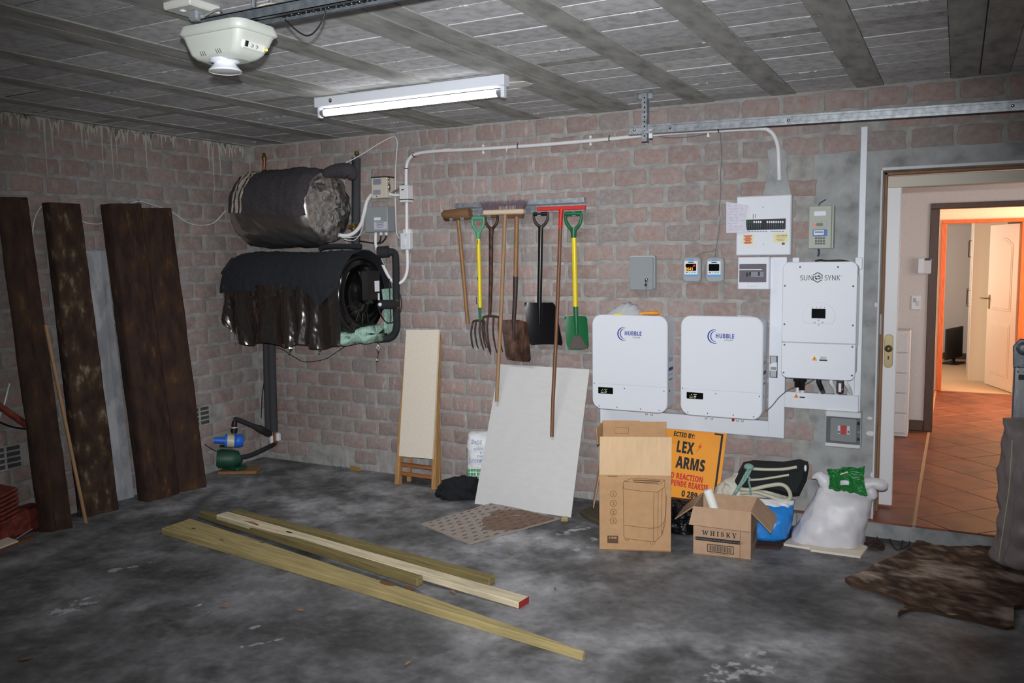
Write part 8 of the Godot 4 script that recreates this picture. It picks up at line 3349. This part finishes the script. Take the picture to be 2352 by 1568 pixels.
func build_timber() -> void:
	# thick tapering plank, near edge and far edge traced on the floor
	var th := 0.038
	var a := G(372, 1226)
	var b := G(1338, 1517)
	var c := G(1337, 1498, th)
	var d := G(437, 1190, th)
	var e := G(978, 1366, th)
	var t := thing("tapered_plank", (a + b) / 2, "long wide pine plank tapering to a point on the concrete floor", "plank")
	t.rotation = Vector3.ZERO
	var fx := frame(a, b)
	var inv := fx.affine_inverse()
	var la := inv * a
	var lb := inv * b
	var lc := inv * c
	var ld := inv * d
	var le := inv * e
	var o := MeshInstance3D.new()
	var m := MB.new(Transform3D(Basis(Vector3.RIGHT, Vector3(0, 0, -1), Vector3.UP), Vector3.ZERO))
	m.prism(PackedVector2Array([Vector2(la.x, 0), Vector2(lb.x * 0.5, 0.01), Vector2(lb.x, 0), Vector2(lc.x, -lc.z + 0.02), Vector2(le.x, -le.z), Vector2(ld.x, -ld.z)]), 0.0, th, 0.004)
	o = part(t, "timber", m, M.pine)
	o.transform = Transform3D(Basis.IDENTITY, -t.position) * fx
	for q in [[0.60, 0.10, 0.05, 0.02], [0.645, 0.12, 0.03, 0.015], [0.06, 0.1, 0.02, 0.008], [0.25, 0.16, 0.02, 0.008], [0.17, 0.06, 0.018, 0.006]]:
		m = MB.new(Transform3D(Basis(Vector3.RIGHT, Vector3(0, 0, -1), Vector3.UP), Vector3.ZERO))
		m.prism(ellipse(lb.x * q[0], q[1], q[2], q[3], 12), th - 0.002, th + 0.0006)
		var k := inst("knot", m.mesh(M.handle_dark), o)
		k.transform = Transform3D.IDENTITY
	# greenish square beam lying across it
	beam("green_beam", "weathered greenish square beam lying across the wide plank", G(466, 1188, 0.0), G(966, 1362, 0.0) + Vector3(0, 0.0385, 0), 0.045, 0.045, M.pine_green)
	# pale board with a red painted end
	var p := beam("pale_board", "long pale split board with a red painted end", G(510, 1189, 0.046), G(1203, 1391), 0.085, 0.032, M.pale_wood)
	var pa: Vector3 = p[1]
	m = MB.new(Transform3D.IDENTITY)
	m.span(Vector3(pa.x, -0.0005, -0.0425), Vector3(pa.x + 0.0015, 0.0325, 0.0425))
	var re := inst("red_end", m.mesh(mk(c8(150, 36, 34), 0.7)), p[0])
	re.transform = Transform3D.IDENTITY
	m = MB.new(Transform3D.IDENTITY)
	m.xf = Transform3D(Basis(Vector3.RIGHT, Vector3(0, 0, -1), Vector3.UP), Vector3.ZERO)
	m.prism(ellipse(pa.x * 0.275, 0.0, 0.03, 0.008, 10), 0.03, 0.0326)
	inst("knot_hole", m.mesh(M.black), p[0])
	m = MB.new(Transform3D(Basis(Vector3.RIGHT, Vector3(0, 0, -1), Vector3.UP), Vector3.ZERO))
	m.prism(PackedVector2Array([Vector2(pa.x * 0.1, -0.02), Vector2(pa.x * 0.17, -0.03), Vector2(pa.x * 0.16, -0.01), Vector2(pa.x * 0.13, 0.0)]), 0.03, 0.0325)
	inst("bark_patch", m.mesh(M.handle), p[0])
	# far beam
	beam("brown_beam", "brown square timber lying behind the pale board", G(541, 1186), G(1131, 1343), 0.055, 0.045, M.pine_green)


func beam(called: String, label: String, a: Vector3, b: Vector3, w: float, h: float, mat: Material) -> Array:
	a.y = maxf(a.y, 0.0)
	b.y = maxf(b.y, 0.0)
	var t := thing(called, a, label, "timber")
	var fx := frame(a, b)
	var l := (b - a).length()
	var m := MB.new()
	m.span(Vector3(0, 0, -w / 2), Vector3(l, h, w / 2), 0.004)
	var o := part(t, "timber", m, mat)
	o.transform = Transform3D(fx.basis, Vector3.ZERO)
	return [o, Vector3(l, 0, 0)]


func floor_poly(pts: Array) -> PackedVector2Array:
	var out := PackedVector2Array()
	for q in pts:
		var g := G(q[0], q[1])
		out.append(Vector2(g.x, -g.z))
	return out


func build_hide() -> void:
	var outline := [[1941, 1336], [1953, 1346], [2009, 1361], [2049, 1374], [2079, 1388], [2086, 1394], [2069, 1406], [2062, 1417], [2084, 1406], [2096, 1404], [2132, 1406], [2182, 1419], [2231, 1428], [2271, 1438], [2308, 1447], [2328, 1444], [2328, 1401], [2344, 1398], [2420, 1404], [2470, 1360], [2450, 1300], [2352, 1290], [2290, 1272], [2265, 1262], [2232, 1268], [2178, 1270], [2136, 1262], [2106, 1256], [2072, 1276], [2026, 1295], [1989, 1315]]
	var poly := floor_poly(outline)
	var c := G(2160, 1340)
	var t := thing("animal_hide", c, "brown and cream antelope hide spread on the floor before the step", "hide")
	# a fine grid of points kept inside the outline gives it gentle waves
	var nz := FastNoiseLite.new()
	nz.seed = 91
	nz.frequency = 2.6
	nz.fractal_octaves = 3
	var m := mb(t)
	var turn := Transform3D(Basis(Vector3.RIGHT, Vector3(0, 0, -1), Vector3.UP), Vector3.ZERO)
	var step := 0.03
	var mid := [floor_poly([[2165, 1315]])[0], floor_poly([[2110, 1330]])[0], floor_poly([[2225, 1345]])[0], floor_poly([[2330, 1330]])[0], floor_poly([[1985, 1325]])[0], floor_poly([[2314, 1420]])[0]]
	var fur := func(q: Vector2) -> Color:
		var s := nz.get_noise_2d(q.x * 3.0 + q.y * 2.0, q.y * 9.0) * 0.55 + nz.get_noise_2d(q.x * 7.0 + 30.0, q.y * 22.0) * 0.35
		for i in 6:
			var d: Vector2 = (q - mid[i]) / Vector2([0.2, 0.14, 0.13, 0.16, 0.12, 0.06][i], [0.16, 0.09, 0.08, 0.1, 0.06, 0.09][i])
			s += (1.4 if i > 3 else 0.75) * maxf(0.0, 1.0 - d.length())
		s = clampf(s + 0.24, 0.0, 1.0)
		return c8(60, 42, 32).lerp(c8(120, 90, 68), clampf(s * 2.6, 0.0, 1.0)).lerp(c8(190, 174, 158), clampf((s - 0.3) * 2.2, 0.0, 1.0)).srgb_to_linear()
	var lo := poly[0]
	var hi := poly[0]
	for q in poly:
		lo = lo.min(q)
		hi = hi.max(q)
	var high := func(p: Vector2) -> float: return 0.012 + 0.012 * (nz.get_noise_2d(p.x * 2.0, p.y * 2.0) + 0.5) + 0.02 * clampf((p.y + 0.28) * 6.0, 0.0, 1.0)
	m.smooth(1)
	for i in int((hi.x - lo.x) / step) + 1:
		for j in int((hi.y - lo.y) / step) + 1:
			var o := lo + Vector2(i, j) * step
			var cell := PackedVector2Array([o, o + Vector2(step, 0), o + Vector2(step, step), o + Vector2(0, step)])
			for piece in Geometry2D.intersect_polygons(cell, poly):
				var ix := Geometry2D.triangulate_polygon(piece)
				for k in range(0, ix.size(), 3):
					var tri := [piece[ix[k]], piece[ix[k + 1]], piece[ix[k + 2]]]
					if (tri[1] - tri[0]).cross(tri[2] - tri[0]) > 0.0:
						tri.reverse()
					for q in tri:
						m.col = fur.call(q)
						m.v(turn * Vector3(q.x, q.y, high.call(q)))
	m.flat()
	for i in poly.size():
		var p := poly[i]
		var q := poly[(i + 1) % poly.size()]
		var k := 6
		for s in k:
			var a := p.lerp(q, float(s) / k)
			var b := p.lerp(q, float(s + 1) / k)
			m.quad_o(turn * Vector3(a.x, a.y, 0.0), turn * Vector3(b.x, b.y, 0.0), turn * Vector3(b.x, b.y, high.call(b)), turn * Vector3(a.x, a.y, high.call(a)), c)
	m.col = Color.WHITE
	part(t, "skin", m, M.hide_hair)
	# coarse hair
	m = mb(t)
	for i in 2600:
		var q := Vector2(rng.randf_range(lo.x, hi.x), rng.randf_range(lo.y, hi.y))
		if not Geometry2D.is_point_in_polygon(q, poly) or q.x > 5.5:
			continue
		var base := turn * Vector3(q.x, q.y, high.call(q))
		var dir := Vector3(-0.03 + rng.randf_range(-0.008, 0.008), 0.004, 0.008 + rng.randf_range(-0.008, 0.008))
		var w := Vector3(0.0, 0, 0.0016)
		m.col = fur.call(q)
		m.tri(base - w, base + w, base + dir)
	part(t, "hair", m, M.hide_hair).set_meta("kind", "stuff")


func build_corner_clutter() -> void:
	# rusty steel trough behind the sleepers, with the scraps on and round it
	var a := G(-40, 1262)
	var b := G(64, 1224)
	var t := thing("rusty_channel", (a + b) / 2, "rusty red steel channel lying on the floor at the end of the sleepers", "steel channel")
	var fx := Transform3D(Basis.IDENTITY, -t.position) * frame(a, b)
	var l := (b - a).length() + 0.12
	var m := MB.new(fx)
	m.span(Vector3(0, 0, -0.012), Vector3(l, 0.15, 0), 0.003)
	part(t, "web", m, M.rust)
	m = MB.new(fx)
	m.span(Vector3(0, 0, -0.1), Vector3(l, 0.012, 0), 0.003)
	m.span(Vector3(0, 0.14, -0.1), Vector3(l, 0.15, 0), 0.003)
	part(t, "flanges", m, M.rust)
	var p := G(-10, 1246, 0.012)
	m = at_mb(p)
	var poly := PackedVector2Array()
	for q in [[-60, 1222], [0, 1226], [42, 1241], [0, 1257], [-60, 1280]]:
		var g := G(q[0], q[1], 0.02)
		poly.append(Vector2(g.x, -g.z))
	m.xf = m.xf * Transform3D(Basis(Vector3.RIGHT, Vector3(0, 0, -1), Vector3.UP), Vector3.ZERO)
	m.prism(poly, 0.004, 0.02, 0.002)
	solo("beige_tile", p, m, M.cream, "beige board offcut lying in front of the rusty channel", "board")
	p = G(40, 1246)
	m = at_mb(p)
	poly = floor_poly([[-40, 1275], [0, 1262], [60, 1236], [80, 1233], [78, 1238], [20, 1258], [-40, 1290]])
	m.xf = m.xf * Transform3D(Basis(Vector3.RIGHT, Vector3(0, 0, -1), Vector3.UP), Vector3.ZERO)
	m.prism(poly, 0.0, 0.012, 0.003)
	solo("brown_lath", p, m, M.handle_dark, "dark brown lath on the floor below the beige offcut", "lath")
	var st := [G(36, 1238, 0.02), G(74, 1214, 0.03)]
	m = at_mb(st[0])
	m.tube(st, 0.003, 6)
	solo("thin_rod", st[0], m, M.lightgrey, "thin pale rod beside the beige offcut", "rod")
	# red finned stack by the wall
	var f := L(-4, 1145, 0.12)
	t = thing("red_roof_tile_stack", Vector3(f.x, 0.15, f.z), "red-brown ribbed clay tiles at the end of the sleepers", "roof tiles")
	for k in 7:
		m = mb(t)
		m.xf = m.xf * Transform3D(Basis(Vector3.RIGHT, 0.25), Vector3(0.16, 0.16 + k * 0.026, f.z + 0.02))
		m.box(Vector3.ZERO, Vector3(0.2, 0.016, 0.12), 0.004)
		part(t, "tile", m, M.rust)
	var rp := [L(-10, 926, 0.1), L(27, 952, 0.1), L(60, 975, 0.1)]
	m = at_mb(rp[1])
	m.tube(rp, 0.02, 10)
	solo("red_brown_pipe", rp[1], m, M.rust, "red-brown pipe slanting behind the end sleeper", "pipe")
	rp = [L(22, 880, 0.06), L(8, 935, 0.06), L(-8, 975, 0.05)]
	m = at_mb(rp[1])
	m.tube(rp, 0.006, 6)
	solo("white_rod", rp[1], m, M.cable_white, "thin white rod leaning on the side wall behind the end sleeper", "rod")
	rp = [L(-10, 965, 0.03), L(15, 976, 0.03), L(32, 981, 0.03), L(60, 985, 0.03)]
	m = at_mb(rp[1])
	m.tube(curve(rp, 5), 0.006, 6)
	solo("dark_cable", rp[1], m, M.black, "dark cable crossing the side wall above the air brick", "cable")


func build_litter() -> void:
	# brown cord by the step
	var c := [[1984, 1242], [1990, 1250], [2000, 1246], [2008, 1240], [2014, 1250], [2024, 1258], [2028, 1254], [2014, 1236], [2024, 1226], [2035, 1219], [2046, 1228], [2044, 1240], [2054, 1256], [2066, 1262], [2074, 1240], [2082, 1235], [2090, 1246], [2080, 1256], [2068, 1260]]
	var pts := []
	for q in c:
		pts.append(G(q[0], q[1], 0.004))
	var m := at_mb(pts[0])
	m.tube(curve(pts, 5), 0.003, 5)
	for i in 26:
		var o: Vector3 = pts[1] + Vector3(rng.randf_range(-0.03, 0.05), rng.randf_range(0.0, 0.025), rng.randf_range(-0.03, 0.03))
		m.tube(curve([o, o + Vector3(0.03, 0.012, 0.01), o + Vector3(0.05, 0.0, 0.03), o + Vector3(0.02, -0.002, 0.04)], 4), 0.0025, 4)
	solo("tangled_cord", pts[0], m, M.cord_brown, "tangled dark brown cord on the floor in front of the step", "cord")
	# chain and yellow tag at the foot of the wall
	var ch := [G(768, 1072, 0.01), G(775, 1074, 0.01), G(784, 1080, 0.01), G(795, 1078, 0.01)]
	m = at_mb(ch[1])
	for i in 9:
		var q: Vector3 = ch[0].lerp(ch[3], i / 8.0) + Vector3(0, 0, 0.02 * sin(i * 1.6))
		m.lathe(q, Vector3(sin(i * 2.0), 0.4, cos(i * 2.0)), [[0.008, -0.002], [0.011, -0.002], [0.011, 0.002], [0.008, 0.002], [0.008, -0.002]], 8)
	solo("small_chain", ch[1], m, M.galv_dark, "short steel chain lying at the foot of the brick wall", "chain")
	var tg := G(818, 1080)
	m = at_mb(tg)
	m.xf = m.xf * Transform3D(Basis(Vector3.UP, -0.15), tg)
	m.prism(PackedVector2Array([Vector2(-0.06, 0.0), Vector2(0.05, 0.0), Vector2(0.07, 0.012), Vector2(0.05, 0.03), Vector2(-0.055, 0.03)]), 0.0, 0.012, 0.002)
	solo("yellow_offcut", tg, m, mk(c8(158, 128, 66), 0.8), "yellow-brown offcut lying at the foot of the brick wall", "offcut")
	# dry leaves and chips
	var lf := [[537, 1347], [938, 1526], [1040, 1362], [793, 1178], [1275, 1355], [515, 1395], [480, 1410], [1172, 1272], [60, 1516], [1036, 1262], [690, 1404]]
	for i in lf.size():
		var q := G(lf[i][0], lf[i][1])
		m = at_mb(q)
		var s := 0.009 + 0.005 * (i % 3)
		m.xf = m.xf * Transform3D(Basis(Vector3.UP, i * 1.3), q)
		m.grid(func(u: float, v: float) -> Vector3:
			var w := s * 0.5 * sin(PI * u) * (v * 2.0 - 1.0)
			return Vector3((u - 0.5) * s * 3.0, 0.003 + 0.006 * absf(v - 0.5) + 0.004 * sin(u * 3.0), w), 6, 4, 0.0008)
		solo("dry_leaf", q, m, M.handle, "small dry brown leaf lying on the concrete floor", "leaf", "dry leaves on the floor")
